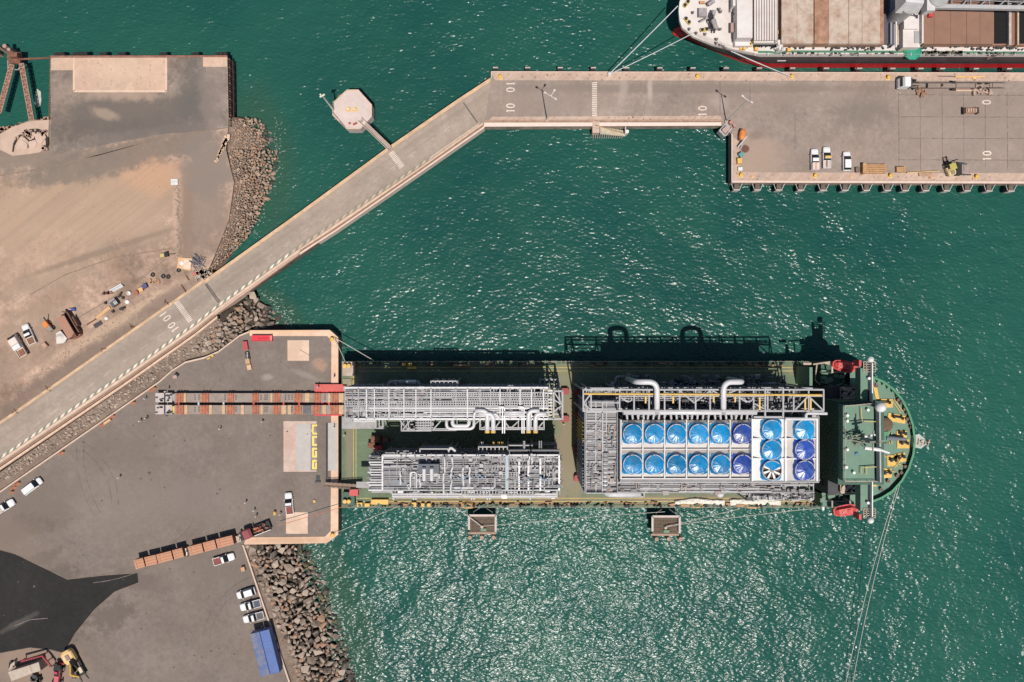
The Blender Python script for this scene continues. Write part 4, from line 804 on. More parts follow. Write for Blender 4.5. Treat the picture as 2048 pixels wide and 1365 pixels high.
# lifeboats
for x, y, a, lab in ((1690, 733, -10, 'red lifeboat hanging at the north side of the ship by the bridge wing'), (1692, 1021, 9, 'red lifeboat hanging at the south side of the ship by the bridge wing')):
    c = P(x, y, 15); t = thing('lifeboat', lab, 'lifeboat', c, R(a)); rg_ = []
    for xx, wy in ((-2.9, .55), (-2.4, 1.0), (-1, 1.3), (1, 1.3), (2.2, .95), (2.9, .3)): rg_.append([(xx, -wy, 0), (xx, -wy * .8, -.9), (xx, wy * .8, -.9), (xx, wy, 0)])
    MB().loft(rg_).build('hull', m_red, t, True); rg_ = []
    for xx, wy, h in ((-2.5, .6, .3), (-1.9, 1.0, .9), (1.2, 1.05, .9), (2.2, .5, .35)): rg_.append([(xx, -wy, 0), (xx, -wy * .6, h), (xx, wy * .6, h), (xx, wy, 0)])
    MB().loft(rg_).build('canopy', M('lifeboat_canopy', (.58, .07, .06), .45, var=.2) if y < 800 else bpy.data.materials['lifeboat_canopy'], t, True)
    MB().box((.4, 0, 1.0), (.8, .7, .25)).build('hatch', m_red, t, True); MB().bar((-1.9, -.9, 1.0), (-.6, .3, 1.0), .12).build('grab_rail', m_conc, t, True)
    b = MB(); 
    for i in range(-2, 3): b.cyl((i * .8, 1.25 if i % 2 else -1.3, -.2), .1, .25, 6)
    b.build('cleats', m_black, t, True)
# white rope heaps on deck
for x0, x1, lab in ((1350, 1448, 'long heap of white mooring rope on the ship deck, the one nearer the quay'), (1460, 1560, 'long heap of white mooring rope on the ship deck, the one nearer the bow')):
    b = MB()
    for k in range(9):
        pts = []; y = 1003.5 + rds.uniform(-3.5, 3); ph = rds.uniform(0, 6)
        for i in range(20): xx = x0 + (x1 - x0) * i / 19; e = min(i, 19 - i) / 4; pts.append(P(xx, y + math.sin(i * .5 + ph) * 1.4 + (2 - min(2, e)) * 1.5, DZ + .2 + rds.uniform(0, .35)))
        b.tube(pts, .38, 6)
    one(b, 'rope_heap', M('white_rope', (.72, .68, .6), .85, var=.3, scale=2) if x0 == 1350 else bpy.data.materials['white_rope'], lab, 'rope')
for x, y, lab in ((1393, 1010, 'tan coil of rope at the ship side in front of the first white rope heap'), (1505, 1011, 'brownish coil of rope at the ship side in front of the second white rope heap'), (935, 1011, 'orange tan coil of rope on the ship side above the western mooring platform')):
    b = MB()
    for k in range(5): 
        b.tube([P(x, y, DZ + .2 + .1 * k) + Vector((math.cos(a * .52) * (1.6 - k * .2) * 1.3, math.sin(a * .52) * (.7 - k * .08), 0)) for a in range(13)], .16, 5)
    one(b, 'rope_coil', M('tan_rope', (.5, .32, .14), .85, var=.4, scale=2) if x == 1393 else bpy.data.materials['tan_rope'], lab, 'rope')
# red timber-like supports at the module ends
SUP = [(1130, 783, 'by the lattice end frame of the long pipe rack'), (1130, 838, 'at the south corner of the lattice end frame'), (1158, 786, 'at the north west corner of the cooler module'), (1158, 828, 'under the west side of the cooler module truss'), (1156, 900, 'half way down the west side of the cooler module'), (1156, 957, 'at the south west corner of the cooler module')]
for x, y, w_ in SUP: one(MB().box(P(x, y, DZ + .6), (2.0, 1.1, 1.2)).box(P(x, y, DZ + 1.35), (1.5, 1.5, .3)), 'grillage_block', M('shade_toned_red_support', (.30, .035, .035), .6, var=.3) if x == SUP[0][0] and y == SUP[0][1] else bpy.data.materials['shade_toned_red_support'], 'red steel support block ' + w_, 'support block')  # red darkened so its colour carries the shade beside the modules

# ropes of both ships
rope(P(669, 676, GZ + .6), P(748, 722, DZ + 1), .09, 'pale stern rope from the quay corner to the ship side', .4)
rope(P(669, 678, GZ + .6), P(692, 728, DZ + 2), .09, 'short stern rope from the quay corner to the stern platform', .4)
rope(P(556, 1052, 6), P(690, 1013, DZ + 1.5), .07, 'orange brown tow line from the red recovery truck to the ship stern', .3, m_orope, 'tow_line')
rope(P(668, 1068, GZ + .8), P(800, 1012, DZ + 1), .06, 'thin stern spring line from the south quay corner to the ship', .5)
rope(P(963, 1053, 5), P(912, 1016, DZ + 1), .11, 'thick rope from the western mooring platform up to the ship', .2)
rope(P(966, 1053, 5), P(1330, 1024, DZ + .8), .06, 'long thin spring rope from the western mooring platform along the ship side', .6)
rope(P(1332, 1053, 5), P(1640, 1016, DZ + 1), .07, 'long spring rope from the eastern mooring platform towards the bow', .5)
rope(P(1332, 1055, 5), P(1480, 1018, DZ + 1), .06, 'second shorter rope from the eastern mooring platform to the ship', .3)
rope(P(1795, 972, BZ + .5), P(1690, 1375, .6), .06, 'western one of two long bow ropes running down to the bottom edge', 1.5)
rope(P(1800, 968, BZ + .5), P(1704, 1375, .6), .06, 'eastern one of two long bow ropes running down to the bottom edge', 1.5)
# ================================================================ PROCESS MODULES ON DECK
m_gal = M('galvanised_steel', (.33, .322, .33), .5, var=.15, scale=.7)
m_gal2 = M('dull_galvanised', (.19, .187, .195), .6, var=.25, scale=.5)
m_pipe = M('white_clad_pipe', (.56, .545, .55), .35, var=.1)
m_pipe2 = M('grey_pipe', (.27, .265, .275), .4, var=.2)
m_grate = M('steel_grating', (.15, .147, .152), .7, var=.25, scale=.3, stripe=('X', 2.2, .4, (.12, .115, .12)), dirt=(.30, .26, .25), damt=.4)
m_grate2 = M('light_grating', (.235, .228, .232), .7, var=.2, scale=.4, stripe=('Y', 1.6, .3, (.2, .195, .2)))
m_blueval = M('blue_valve', (.12, .19, .27), .5, var=.3)
m_under = M('shaded_plant', (.075, .073, .076), .7, var=.4, scale=.8)  # dark colour carries the shade beneath the upper steelwork
m_ylp = M('yellow_gas_pipe', (.62, .40, .10), .45, var=.15)
m_warm = M('warm_grey_steel', (.30, .255, .24), .6, var=.3, scale=.6, dirt=(.22, .13, .09), damt=.4)
class F:
    """a rectangular steel framework in world metres"""
    def __init__(s, root, x0, x1, y0, y1, seed): s.foot = DZ; s.t, s.x0, s.x1, s.y0, s.y1, s.r = root, x0, x1, y0, y1, random.Random(seed)
    def frame(s, zs, nx, ny, w=.35, mat=None, name='frame'):
        b = MB(); X = [s.x0 + (s.x1 - s.x0) * i / nx for i in range(nx + 1)]; Y = [s.y0 + (s.y1 - s.y0) * j / ny for j in range(ny + 1)]
        for x in X:
            for y in Y: b.bar((x, y, s.foot), (x, y, zs[-1] - w / 2), w)
        for k, z in enumerate(zs):
            for y in Y: b.bar((s.x0, y, z), (s.x1, y, z), w, w)
            for x in X: b.bar((x, s.y0, z - .02), (x, s.y1, z - .02), w * .8, w)
        for j in (0, ny):
            for i in range(nx):
                if i % 2 == 0: b.bar((X[i], Y[j], zs[0]), (X[i + 1], Y[j], zs[-1]), w * .6)
        return b.build(name, mat or m_gal, s.t)
    def floor(s, z, mat, keep=.7, n=14, th=.08):
        run = None
        for i in range(n + 1):
            on = i < n and s.r.random() < keep
            if on and run is None: run = i
            if not on and run is not None: MB().wb(s.x0 + (s.x1 - s.x0) * run / n, s.y0 + .1, s.x0 + (s.x1 - s.x0) * i / n, s.y1 - .1, z - th, z).build('grating', mat, s.t); run = None
    def pipes(s, z, n, rmin, rmax, mat, y0=None, y1=None, gap=.15, name='pipe'):
        y0 = s.y0 if y0 is None else y0; y1 = s.y1 if y1 is None else y1
        for i in range(n):
            y = y0 + (y1 - y0) * (i + .5) / n + s.r.uniform(-.1, .1); r = s.r.uniform(rmin, rmax); xa = s.x0 + (0 if s.r.random() > gap else s.r.uniform(0, .4) * (s.x1 - s.x0)); xb = s.x1 - (0 if s.r.random() > gap else s.r.uniform(0, .4) * (s.x1 - s.x0))
            MB().tube([(xa, y, z + r), (xb, y, z + r)], r, 7).build(name, mat, s.t)
    def tray(s, y, z, w, xa=None, xb=None, step=.55, mat=None):
        xa = s.x0 if xa is None else xa; xb = s.x1 if xb is None else xb; b = MB()
        b.bar((xa, y - w / 2, z), (xb, y - w / 2, z), .12, .2); b.bar((xa, y + w / 2, z), (xb, y + w / 2, z), .12, .2); x = xa
        while x < xb: b.bar((x, y - w / 2, z), (x, y + w / 2, z), .2, .1); x += step
        return b.build('cable_tray', mat or m_gal, s.t)
    def clutter(s, z, n, hmax, mats, x0=None, x1=None, y0=None, y1=None, name='equipment'):
        x0 = s.x0 if x0 is None else x0; x1 = s.x1 if x1 is None else x1; y0 = s.y0 if y0 is None else y0; y1 = s.y1 if y1 is None else y1
        for m_ in mats:
            b = MB()
            for i in range(n // len(mats)):
                x = s.r.uniform(x0, x1); y = s.r.uniform(y0, y1); k = s.r.random(); h = s.r.uniform(.2, hmax)
                if k < .35: b.box((x, y, z + h / 2), (s.r.uniform(.3, 1.4), s.r.uniform(.3, 1.0), h))
                elif k < .6: b.tube([(x, y, z), (x, y, z + h), (x + s.r.uniform(-1.2, 1.2), y, z + h)], s.r.uniform(.08, .2), 6)
                elif k < .85: b.tube([(x, y, z + h), (x, min(y1, y + s.r.uniform(.5, 3)), z + h)], s.r.uniform(.08, .18), 6)
                else: b.cyl((x, y, z), s.r.uniform(.2, .45), h, 8)
            o = b.build(name, m_, s.t); o['kind'] = 'stuff'
    def rail(s, z, pts=None): 
        pts = pts or [(s.x0, s.y0, z), (s.x1, s.y0, z), (s.x1, s.y1, z), (s.x0, s.y1, z), (s.x0, s.y0, z)]
        return MB().rail(pts, 1.1, .09, 1.5).build('handrail', m_gal, s.t)
def bend(pts, r=.6, n=5):
    """polyline with rounded corners"""
    pts = [Vector(p) for p in pts]; out = [pts[0]]
    for a, b_, c in zip(pts, pts[1:], pts[2:]):
        u = (a - b_).normalized(); v = (c - b_).normalized(); rr = min(r, (a - b_).length * .49, (c - b_).length * .49)
        for i in range(n + 1):
            t_ = i / n; p0 = b_ + u * rr; p1 = b_ + v * rr; out.append((p0 * (1 - t_) + b_ * t_) * (1 - t_) + (b_ * (1 - t_) + p1 * t_) * t_)
    return out + [pts[-1]]

# ---- long pipe rack module nearest the trailers
Z1 = 21.0
t1 = thing('pipe_rack_module', 'long grey steel pipe rack module whose left end meets the red and grey trailers', 'module', P(900, 805, DZ))
A = F(t1, XP(690, Z1), XP(1096, Z1), YP(838.5, Z1), YP(776, Z1), 1)
A.frame([8, 12.5, 17, 20.6], 15, 3, .32)
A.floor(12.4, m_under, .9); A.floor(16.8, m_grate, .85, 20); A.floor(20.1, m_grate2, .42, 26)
A.pipes(8.2, 7, .15, .4, m_pipe2); A.pipes(17.1, 11, .1, .24, m_pipe, gap=.5); A.pipes(20.75, 6, .09, .2, m_pipe, gap=.45, y0=A.y0 + .3, y1=A.y0 + 3.2); A.pipes(20.75, 9, .07, .15, m_pipe2, gap=.5, y0=A.y0 + 2.4, y1=A.y1 - .3); A.pipes(20.3, 10, .08, .16, m_pipe, gap=.7)
for y, xa, xb, w_ in ((A.y1 - 1.5, A.x0 + 20, A.x1, .9), (A.y1 - 3.6, A.x0, A.x1, 1.15), (A.y1 - 4.75, A.x0 + 2, A.x0 + 30, .8), (A.y1 - 2.6, A.x0 + 24, A.x1 + 1, .45), (A.y0 + .7, A.x0 + 5, A.x0 + 16, .8)): A.tray(y, 20.95, w_, xa, xb)
A.clutter(17, 260, 3.0, [m_gal, m_pipe, m_under]); A.clutter(20.2, 210, .9, [m_gal, m_gal2, m_warm], x1=A.x0 + 20); A.clutter(20.2, 60, .7, [m_gal, m_gal2], x0=A.x0 + 20)
b = MB(); b.bar((A.x0, A.y1, 21.0), (A.x1, A.y1, 21.0), .4, .3); b.bar((A.x0 + 2, A.y0, 21.0), (A.x1, A.y0, 21.0), .4, .3); b.build('top_chord', m_pipe, t1)
for x in (717, 733, 749, 778, 808, 832, 862, 912, 935, 960, 981, 1000, 1020, 1040, 1063, 1087): MB().bar((XP(x, 21), A.y0, 21.05), (XP(x, 21), A.y1, 21.05), .22, .2).build('cross_beam', m_pipe if x % 3 else m_gal, t1)
# end lattice frame
ex0, ex1 = A.x1, XP(1125, 20); b = MB(); ea, eb = A.y0 - .1, YP(783, 20)
for z in (8, 19.8):
    for q, r in (((ex0, ea), (ex1, ea)), ((ex1, ea), (ex1, eb)), ((ex1, eb), (ex0, eb)), ((ex0 + 1.3, ea), (ex0 + 1.3, eb))): b.bar((*q, z), (*r, z), .38)
for x in (ex0 + 1.3, ex1):
    for y in (ea, eb): b.bar((x, y, DZ), (x, y, 19.8), .38)
for y in (.0, .3, .75): b.bar((ex0 + 1.3, eb + (ea - eb) * y, 19.7), (ex1, (ea + eb) / 2, 19.7), .26)
b.bar((ex1, ea, 8), (ex1, (ea + eb) / 2, 19.8), .26); b.bar((ex1, eb, 8), (ex1, (ea + eb) / 2, 19.8), .26); b.bar((ex0 + 1.3, ea, DZ), (ex1, (ea + eb) / 2, 17), .24); b.bar((ex0 + 1.3, eb, DZ), (ex1, (ea + eb) / 2, 15), .24)
b.build('end_lattice', m_gal, t1)
for y in range(9):
    yy = A.y0 + .8 + y * .7; MB().tube([(A.x1 - 1, yy, 20), (A.x1 + 1, yy, 20)], .16, 7).build('pipe_end', M('cream_cap', (.7, .62, .42), .5) if y == 0 else (bpy.data.materials['cream_cap'] if y % 2 == 0 else m_pipe), t1)
# south side: lower walkway, bays, pipe loops
b = MB(); b.pb(684, 840, 753, 858, 9.8, 10); b.pb(684, 834, 705, 845, 11, 11.2); b.build('side_walkway', M('pale_side_deck', (.34, .325, .32), .7, var=.25, scale=.6), t1)
MB().tube([P(708, 842, 11.5), P(752, 842, 11.5)], .28, 8).build('pipe', m_pipe, t1)
def bay(x0, x1, y1, z, n, par=t1, y0=838, w=.26, foot=DZ):
    b = MB(); za = z - 3
    def q(x, y, zz): v = P(x, y, z); v.z = zz; return v
    for zz in (z, za):
        b.bar(q(x0, y0, zz), q(x0, y1, zz), w); b.bar(q(x1, y0, zz), q(x1, y1, zz), w); b.bar(q(x0, y1, zz), q(x1, y1, zz), w); b.bar(q(x0, y0, zz), q(x1, y0, zz), w)
    for i in range(n + 1):
        x = x0 + (x1 - x0) * i / n; b.bar(q(x, y0, z), q(x, y1, z), w * .8)
    for x in (x0, x1): b.bar(q(x, y1, z), q(x, y1, foot), w)
    b.build('side_bay', m_gal, par)
bay(752, 766, 857, 12, 2); bay(803, 831, 862, 17.5, 2); bay(831, 862, 862, 17.5, 6); bay(862, 912, 861, 16, 1); bay(960, 1088, 859, 19, 5)
b = MB()
for i in range(5): b.bar(P(831, 841 + i * 5, 17.6), P(862, 841 + i * 5, 17.6), .28)
for q, r in (((806, 860), (820, 842)), ((800, 841), (808, 852)), ((866, 860), (882, 842)), ((940, 858), (960, 840)), ((1008, 842), (1018, 855)), ((1018, 855), (1024, 855)), ((1024, 855), (1038, 842)), ((966, 857), (978, 843)), ((1076, 857), (1086, 845)), ((990, 857), (1000, 843))): b.bar(P(*q, 18.6), P(*r, 18.6), .26)
b.build('side_brace', m_gal, t1); A.clutter(14, 60, 2, [m_gal, m_under], x0=XP(803, 17), x1=XP(862, 17), y0=YP(861, 17), y1=YP(840, 17))
for pts, r_ in (([(893, 838), (893, 858), (948, 858), (948, 838)], .36), ([(905, 838), (905, 852), (938, 852), (938, 838)], .45)):
    MB().tube(bend([P(x, y, 18.4) for x, y in pts], 1.2), r_, 10).build('expansion_loop', m_pipe, t1, smooth=True)
for x in (974.5, 986.5, 1057, 1071):
    up = 822 if x in (974.5, 1057) else 828
    MB().tube(bend([P(x + (22 if x > 1000 else -24 if x < 980 else -30), up, 21.6), P(x, up, 21.6), P(x, 862, 21.2)], 1.3), .5, 12).build('duct', m_pipe, t1, smooth=True)
    MB().tube([P(x, 862, 21.2), P(x, 866.5, 21.2)], .56, 12).build('duct_cap', m_ylp, t1)
for x in (1005, 1009, 1044, 1048): MB().tube(bend([P(x - 8, 814, 21.5), P(x, 814, 21.5), P(x, 867, 20.5)], .5), .15, 7).build('thin_pipe', m_pipe, t1)
for pts in ([(948, 842), (948, 824), (975, 824)], [(976, 842), (990, 826), (1000, 838)], [(1008, 825), (1048, 825)], [(1008, 829), (1048, 829)]): MB().tube(bend([P(*p, 21.4) for p in pts], .9), .3, 9).build('bent_pipe', m_pipe, t1, smooth=True)
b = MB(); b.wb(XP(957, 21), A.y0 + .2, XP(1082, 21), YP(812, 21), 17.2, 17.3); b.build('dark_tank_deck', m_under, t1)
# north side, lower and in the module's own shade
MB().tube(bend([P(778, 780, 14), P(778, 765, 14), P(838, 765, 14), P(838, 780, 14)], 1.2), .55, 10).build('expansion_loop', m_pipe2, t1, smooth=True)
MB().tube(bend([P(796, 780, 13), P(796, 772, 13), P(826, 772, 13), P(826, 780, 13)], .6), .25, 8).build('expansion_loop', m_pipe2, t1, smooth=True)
MB().tube([P(812, 764.5, 14.6), P(832, 764.5, 14.6)], .5, 8).build('clamped_section', m_pipe, t1)
for y in (770, 773): MB().tube([P(712, y, 13), P(773, y, 13)], .18, 7).build('pipe', m_pipe2, t1)
bay(862, 914, 763, 19, 6, y0=777); bay(864, 912, 769, 19.2, 8, y0=777)
for x in (876, 887, 898, 908): MB().tube([P(x, 774, 15), P(x, 757, 15)], .22, 7).build('pipe_stub', m_pipe2, t1)
bay(1080, 1118, 760, 9, 4, y0=778, w=.3)

# ---- second module, south of the first
Z2 = 18.0
t2 = thing('manifold_module', 'grey steel manifold module with grating deck and white pipes, south of the pipe rack', 'module', P(930, 945, DZ))
FOOT2 = DZ - 2
B = F(t2, XP(768, Z2), XP(1117, Z2), YP(978, Z2), YP(908, Z2), 2)
B.foot = FOOT2; B.frame([8, 11.5, 15, 17.7], 12, 3, .32); B.floor(11.3, m_under, .95); B.floor(14.9, m_grate, .9, 16)
mlg = (M('lilac_grey_grating', (.215, .212, .222), .7, var=.14, scale=.5, stripe=('Y', 2.2, .25, (.165, .162, .17))))
for q_ in ((770, 929, 905, 975), (833, 909, 945, 929), (905, 931, 958, 975), (1060, 928, 1078, 972), (990, 940, 1015, 965)): MB().pb(*q_, 17.75, 17.85).build('deck_plate', mlg, t2)
B.pipes(15.1, 10, .12, .3, m_pipe2, gap=.5); B.pipes(17.95, 4, .08, .16, m_pipe, y0=YP(912, Z2) - .3, y1=YP(909, Z2), gap=.3); B.pipes(16.2, 8, .1, .2, m_pipe, gap=.6)
for y in range(912, 978, 5):   # pipe ends sticking out at the stern end
    z = 16.5; xs = 735 + rds.uniform(0, 12); MB().tube([P(xs, y, z), P(790, y, z)], rds.uniform(.13, .3), 7).build('pipe_end', m_pipe if rds.random() < .7 else m_gal2, t2)
b = MB(); b.pb(744, 906, 790, 976, 13.8, 14); b.build('end_grating', m_under, t2); B2 = F(t2, XP(744, 15), XP(770, 15), YP(976, 15), YP(908, 15), 9); B2.foot = FOOT2; B2.frame([9, 15.6], 1, 4, .3); B2.clutter(14, 60, 2, [m_gal, m_under])
MB().pb(736, 961, 790, 974, 11.8, 12).build('side_walkway', bpy.data.materials['pale_side_deck'], t2); MB().pb(716, 961, 742, 973, 11.8, 11.95).build('stern_walkway', bpy.data.materials['pale_side_deck'], t2); MB().pb(746, 976, 787, 983, 9, 9.2).build('lower_walkway', bpy.data.materials['pale_side_deck'], t2)
b = MB(); b.bar((B.x0, B.y1, 18), (B.x1, B.y1, 18), .26, .3); b.bar((B.x1, B.y0, 18), (B.x1, B.y1, 18), .36, .3); b.bar((B.x0, B.y0 + .2, 18), (B.x0, B.y1, 18), .36, .3)
for x in (1014, 1038, 1056, 1080): b.bar((XP(x, 18), B.y0, 18.02), (XP(x, 18), B.y1, 18.02), .36, .28)
b.build('top_chord', m_pipe, t2); b = MB(); b.bar((XP(1014, 18), B.y0, 18.4), (XP(1014, 18), B.y1, 18.4), .7, .3); b.build('pale_blue_beam', M('pale_blue_steel', (.30, .34, .38), .5, var=.1), t2)
for y, xa, xb in ((914.5, 985, 1015), (914.5, 1022, 1055), (914.5, 1078, 1110), (933, 985, 1010), (947, 1017, 1036), (947, 1000, 1012), (947, 1098, 1112)): B.tray(YP(y, Z2), 18.1, 1.1, XP(xa, Z2), XP(xb, Z2), .62)
b = MB(); b.pb(838, 926, 880, 944, 17.9, 20.2); b.build('cooler_box', M('dark_blue_grey', (.04, .055, .08), .5, var=.4), t2)
for x in (850, 865): MB().tube(bend([P(x, 934, 21), P(x, 958, 19.5)], .3), .42, 9).build('riser', m_pipe, t2)
for x, ya, yb in ((890, 912, 946), (905, 912, 946), (889, 944, 984), (904, 944, 984), (928, 932, 968), (940, 932, 968), (803, 940, 966), (842, 945, 972), (1058, 910, 925), (1063, 905, 925)):
    pts = [P(x, ya, 19)] + [P(x + rds.uniform(-1.5, 1.5), ya + (yb - ya) * k / 5, 18.8 + rds.uniform(-.2, .6)) for k in range(1, 5)] + [P(x, yb, 18.2)]
    MB().tube(bend(pts, .3, 2), .22, 7).build('riser_pipe', m_pipe, t2)
b = MB(); b.tube(bend([P(823, 973, 18.5), P(823, 942, 18.5), P(835, 942, 18.5), P(835, 973, 18.5)], .5), .2, 7); b.tube([P(838, 946, 18.6), P(880, 946, 18.6), P(880, 954, 18.6)], .16, 6); b.build('loop_pipe', m_pipe, t2)
b = MB()
for x, y in ((842, 958), (903, 965), (930, 950), (942, 950), (918, 952), (950, 952), (1056, 955), (1080, 950), (1085, 955), (1090, 955), (800, 958), (806, 960), (960, 946), (965, 951), (924, 972), (982, 972), (1042, 958)): b.cyl(P(x, y, 17.9), .22, .9, 8); b.box(P(x + 1, y + 3, 18.4), (.5, .35, .4))
b.build('valve', m_blueval, t2); B.clutter(17.9, 130, 1.0, [m_gal, m_gal2], x0=XP(800, 18)); B.pipes(18.1, 16, .05, .11, m_gal, gap=.8)
for i in range(46): x = B.r.uniform(B.x0, B.x1); ya = B.r.uniform(B.y0, B.y1 - 3); MB().bar((x, ya, 18.25), (x, ya + B.r.uniform(1.5, 4.5), 18.25), B.r.uniform(.08, .16)).build('cross_bar', (m_gal, m_warm, m_gal2)[i % 3], t2); B.clutter(15, 240, 2.2, [m_gal, m_gal2, m_under], x0=XP(905, 18))
for xa, xb in ((910, 948), (958, 988)): MB().tube([P(xa, 972.5, 18.5), P(xb, 972.5, 18.5)], .28, 8).build('header', m_pipe, t2)
for z_, y in ((16, 985), (15, 989)): MB().tube([P(787, y, z_), P(1112, y, z_)], .2, 7).build('pipe', m_pipe, t2)
bay(788, 1113, 992, 15, 9, t2, 978, foot=FOOT2); B.tray(YP(981, 16), 16.3, 1.0, XP(925, 16), XP(1070, 16), .7); 
C2 = F(t2, XP(788, 14), XP(1113, 14), YP(992, 14), YP(978, 14), 5); C2.floor(12.8, m_grate2, .8, 12); C2.clutter(13, 160, 2.2, [m_gal, m_pipe, m_gal2])
for x in (829, 834, 944, 949, 975, 980, 1060): MB().tube([P(x, 975, 15), P(x, 996, 14)], .2, 6).build('drop_pipe', m_pipe, t2)
bay(842, 899, 896, 17, 1, t2, 908, foot=FOOT2); bay(849, 912, 893, 13, 5, t2, 908, foot=FOOT2); bay(958, 1015, 892, 16, 7, t2, 907, foot=FOOT2); bay(1016, 1064, 889, 15, 2, t2, 906, foot=FOOT2); bay(1064, 1112, 887, 13, 3, t2, 906, foot=FOOT2)
for x in (965, 988, 998, 1005): MB().tube([P(x, 903, 13), P(x, 882, 13)], .28, 7).build('pipe_stub', m_pipe if x < 980 else m_ylp, t2)
for x, y in ((1048, 880), (1078, 880), (1082, 880)): MB().tube([P(x, 903, 16), P(x, y, 16)], .3 if x < 1060 else .15, 7).build('pipe_stub', m_pipe2, t2)
MB().tube([P(1016, 899, 16.5), P(1118, 899, 16.5)], .3, 8).build('pipe', m_gal2, t2)
b = MB(); b.tube(bend([P(898, 899, 17), P(903, 893, 17.4), P(912, 900, 17)], .4), .3, 7); b.build('curved_pipe', m_pipe, t2)
MB().rail([P(1113, 912, 16), P(1118, 912, 16), P(1118, 985, 16)], 1.1, .12, 1.2).build('handrail', m_gal, t2); MB().rail([P(792, 976, 17.8), P(905, 976, 17.8)], 1.1, .08, 1.5).build('handrail', m_gal, t2)
for x, y, s_ in ((752, 878, 1.6), (744, 890, 1.3), (772, 880, 1.0), (757, 897, 1.5)): one(MB().box(P(x, y, DZ + .9), (s_ * 1.4, s_, 1.8)).box(P(x, y, DZ + 1.9), (s_, s_ * .6, .3)), 'deck_skid', m_rust if x != 757 else m_red, {752: 'rusty equipment skid on deck between the two stern modules', 744: 'pinkish rusty skid beside the yellow deck lines at the stern', 772: 'small rusty skid in the shade north of the manifold module', 757: 'dark red skid touching the corner of the manifold module'}[x], 'skid')

t2.location.z += 2
# ---- air cooler module
Z3 = 27.0
t3 = thing('air_cooler_module', 'large steel air cooler module with two fan decks near the ship bridge', 'module', P(1400, 890, DZ))
# stern side: tall grating tower
W = F(t3, XP(1171, 25), XP(1234, 25), YP(986, 25), YP(802, 25), 3)
W.frame([9, 13, 17, 21, 24.6], 3, 9, .34); 
for z in (12.9, 16.9, 20.9): W.floor(z, m_under, .95, 5)
W.floor(24.4, M('tower_grating', (.23, .222, .225), .7, var=.2, scale=.45, stripe=('Y', 1.3, .35, (.15, .145, .148)), dirt=(.28, .235, .23), damt=.4), 1, 1)
W.clutter(24.5, 80, .8, [m_warm, m_gal2], y1=YP(850, 25)); W.rail(24.7)
b = MB(); b.bar((W.x0, W.y0, 24.9), (W.x0, W.y1, 24.9), .4, .3); b.bar((XP(1205, 25), W.y0, 24.9), (XP(1205, 25), W.y1, 24.9), .3, .3); b.bar((W.x0, W.y0, 24.9), (W.x1, W.y0, 24.9), .3, .3); b.bar((W.x0, W.y1 - 2.5, 24.9), (W.x1, W.y1 - 2.5, 24.9), .3, .3); b.build('top_chord', m_gal, t3)
b = MB()
for i in range(64): y = W.y0 + (W.y1 - W.y0) * (i + .5) / 64; xa = W.x0 + rds.choice([0, .4, 3.6]); b.bar((xa, y, 24.7), (min(W.x1, xa + rds.uniform(2.2, 3.6)), y, 24.7), rds.uniform(.08, .2))
for i in range(9): q = Vector((rds.uniform(W.x0, W.x1 - 2), rds.uniform(W.y0, W.y1 - 4), 24.9)); b.bar(q, q + Vector((rds.uniform(1, 3), rds.uniform(-2.5, 2.5), 0)), .14)
b.build('floor_joist', m_gal, t3)
MB().tube(bend([P(1210, 905, 24.6), P(1210, 978, 24.6), P(1214, 988, 21), P(1280, 988, 20)], 1.4), .75, 12).build('flue_duct', m_pipe, t3, smooth=True)
b = MB()
for i in range(9): b.tube([P(1206, 908 + i * 8.5, 25.3), P(1215, 908 + i * 8.5, 25.3)], .3, 6)
b.build('duct_strap', m_gal2, t3)
bay(1232, 1288, 994, 18, 3, t3, 984); MB().pb(1264, 984, 1276, 993, 17.6, 17.8).build('grating', m_grate2, t3)
for y0_, y1_, m_ in ((842, 880, m_ylp), (885, 930, m_gal), (935, 965, m_pipe)):   # west face scaffolds
    b = MB()
    for i in range(7): z = 9 + i * 2; b.bar((W.x0 - .35, YP(y0_, 18), z), (W.x0 - .35, YP(y1_, 18), z), .14)
    for i in range(6): y = YP(y0_ + (y1_ - y0_) * i / 5, 18); b.bar((W.x0 - .35, y, DZ), (W.x0 - .35, y, 23), .16)
    b.build('face_scaffold', m_, t3)
# main body below the fans
Bd = F(t3, XP(1240, 22), XP(1632, 22), YP(962, 22), YP(832, 22), 4)
Bd.frame([9, 14, 19, 23.5], 10, 3, .34); Bd.floor(18.8, m_under, 1, 10); b = MB(); b.wb(Bd.x0, Bd.y0, Bd.x1, Bd.y1, 23.5, 23.8); b.build('plenum_floor', m_gal2, t3)
m_plen = M('plenum_sheet', (.56, .53, .505), .55, var=.1, scale=.4, dirt=(.38, .33, .29), damt=.3)
m_plen2 = M('new_plenum_sheet', (.74, .72, .70), .5, var=.06, scale=.4)
def cell(x0, y0, x1, y1, zb, zt, rpx, cx, cy, mat):
    """sloped plenum hood rising to a round fan ring"""
    p = [P(x0, y1, zb), P(x1, y1, zb), P(x1, y0, zb), P(x0, y0, zb)]; s_ = rpx * 1.05
    q = [P(cx - s_, cy + s_, zt), P(cx + s_, cy + s_, zt), P(cx + s_, cy - s_, zt), P(cx - s_, cy - s_, zt)]
    b = MB(); b.hexa(p + q); pl = b.build('plenum', mat, t3)
    b = MB(); c = P(cx, cy, zt); r_ = rpx * K * (H - zt) / H; b.lathe(tuple(c), [(r_, 0), (r_ * .97, .9), (r_ * 1.02, 1.0), (r_ * .93, 1.0), (r_ * .92, .1)], 28); b.build('fan_ring', m_gal, pl)
    return c, r_
covm = {'light': M('light_blue_tarpaulin', (.006, .19, .42), .27, var=.14, scale=.8, spec=.4), 'dark': M('royal_blue_tarpaulin', (.022, .062, .30), .28, var=.14, scale=.8, spec=.4)}
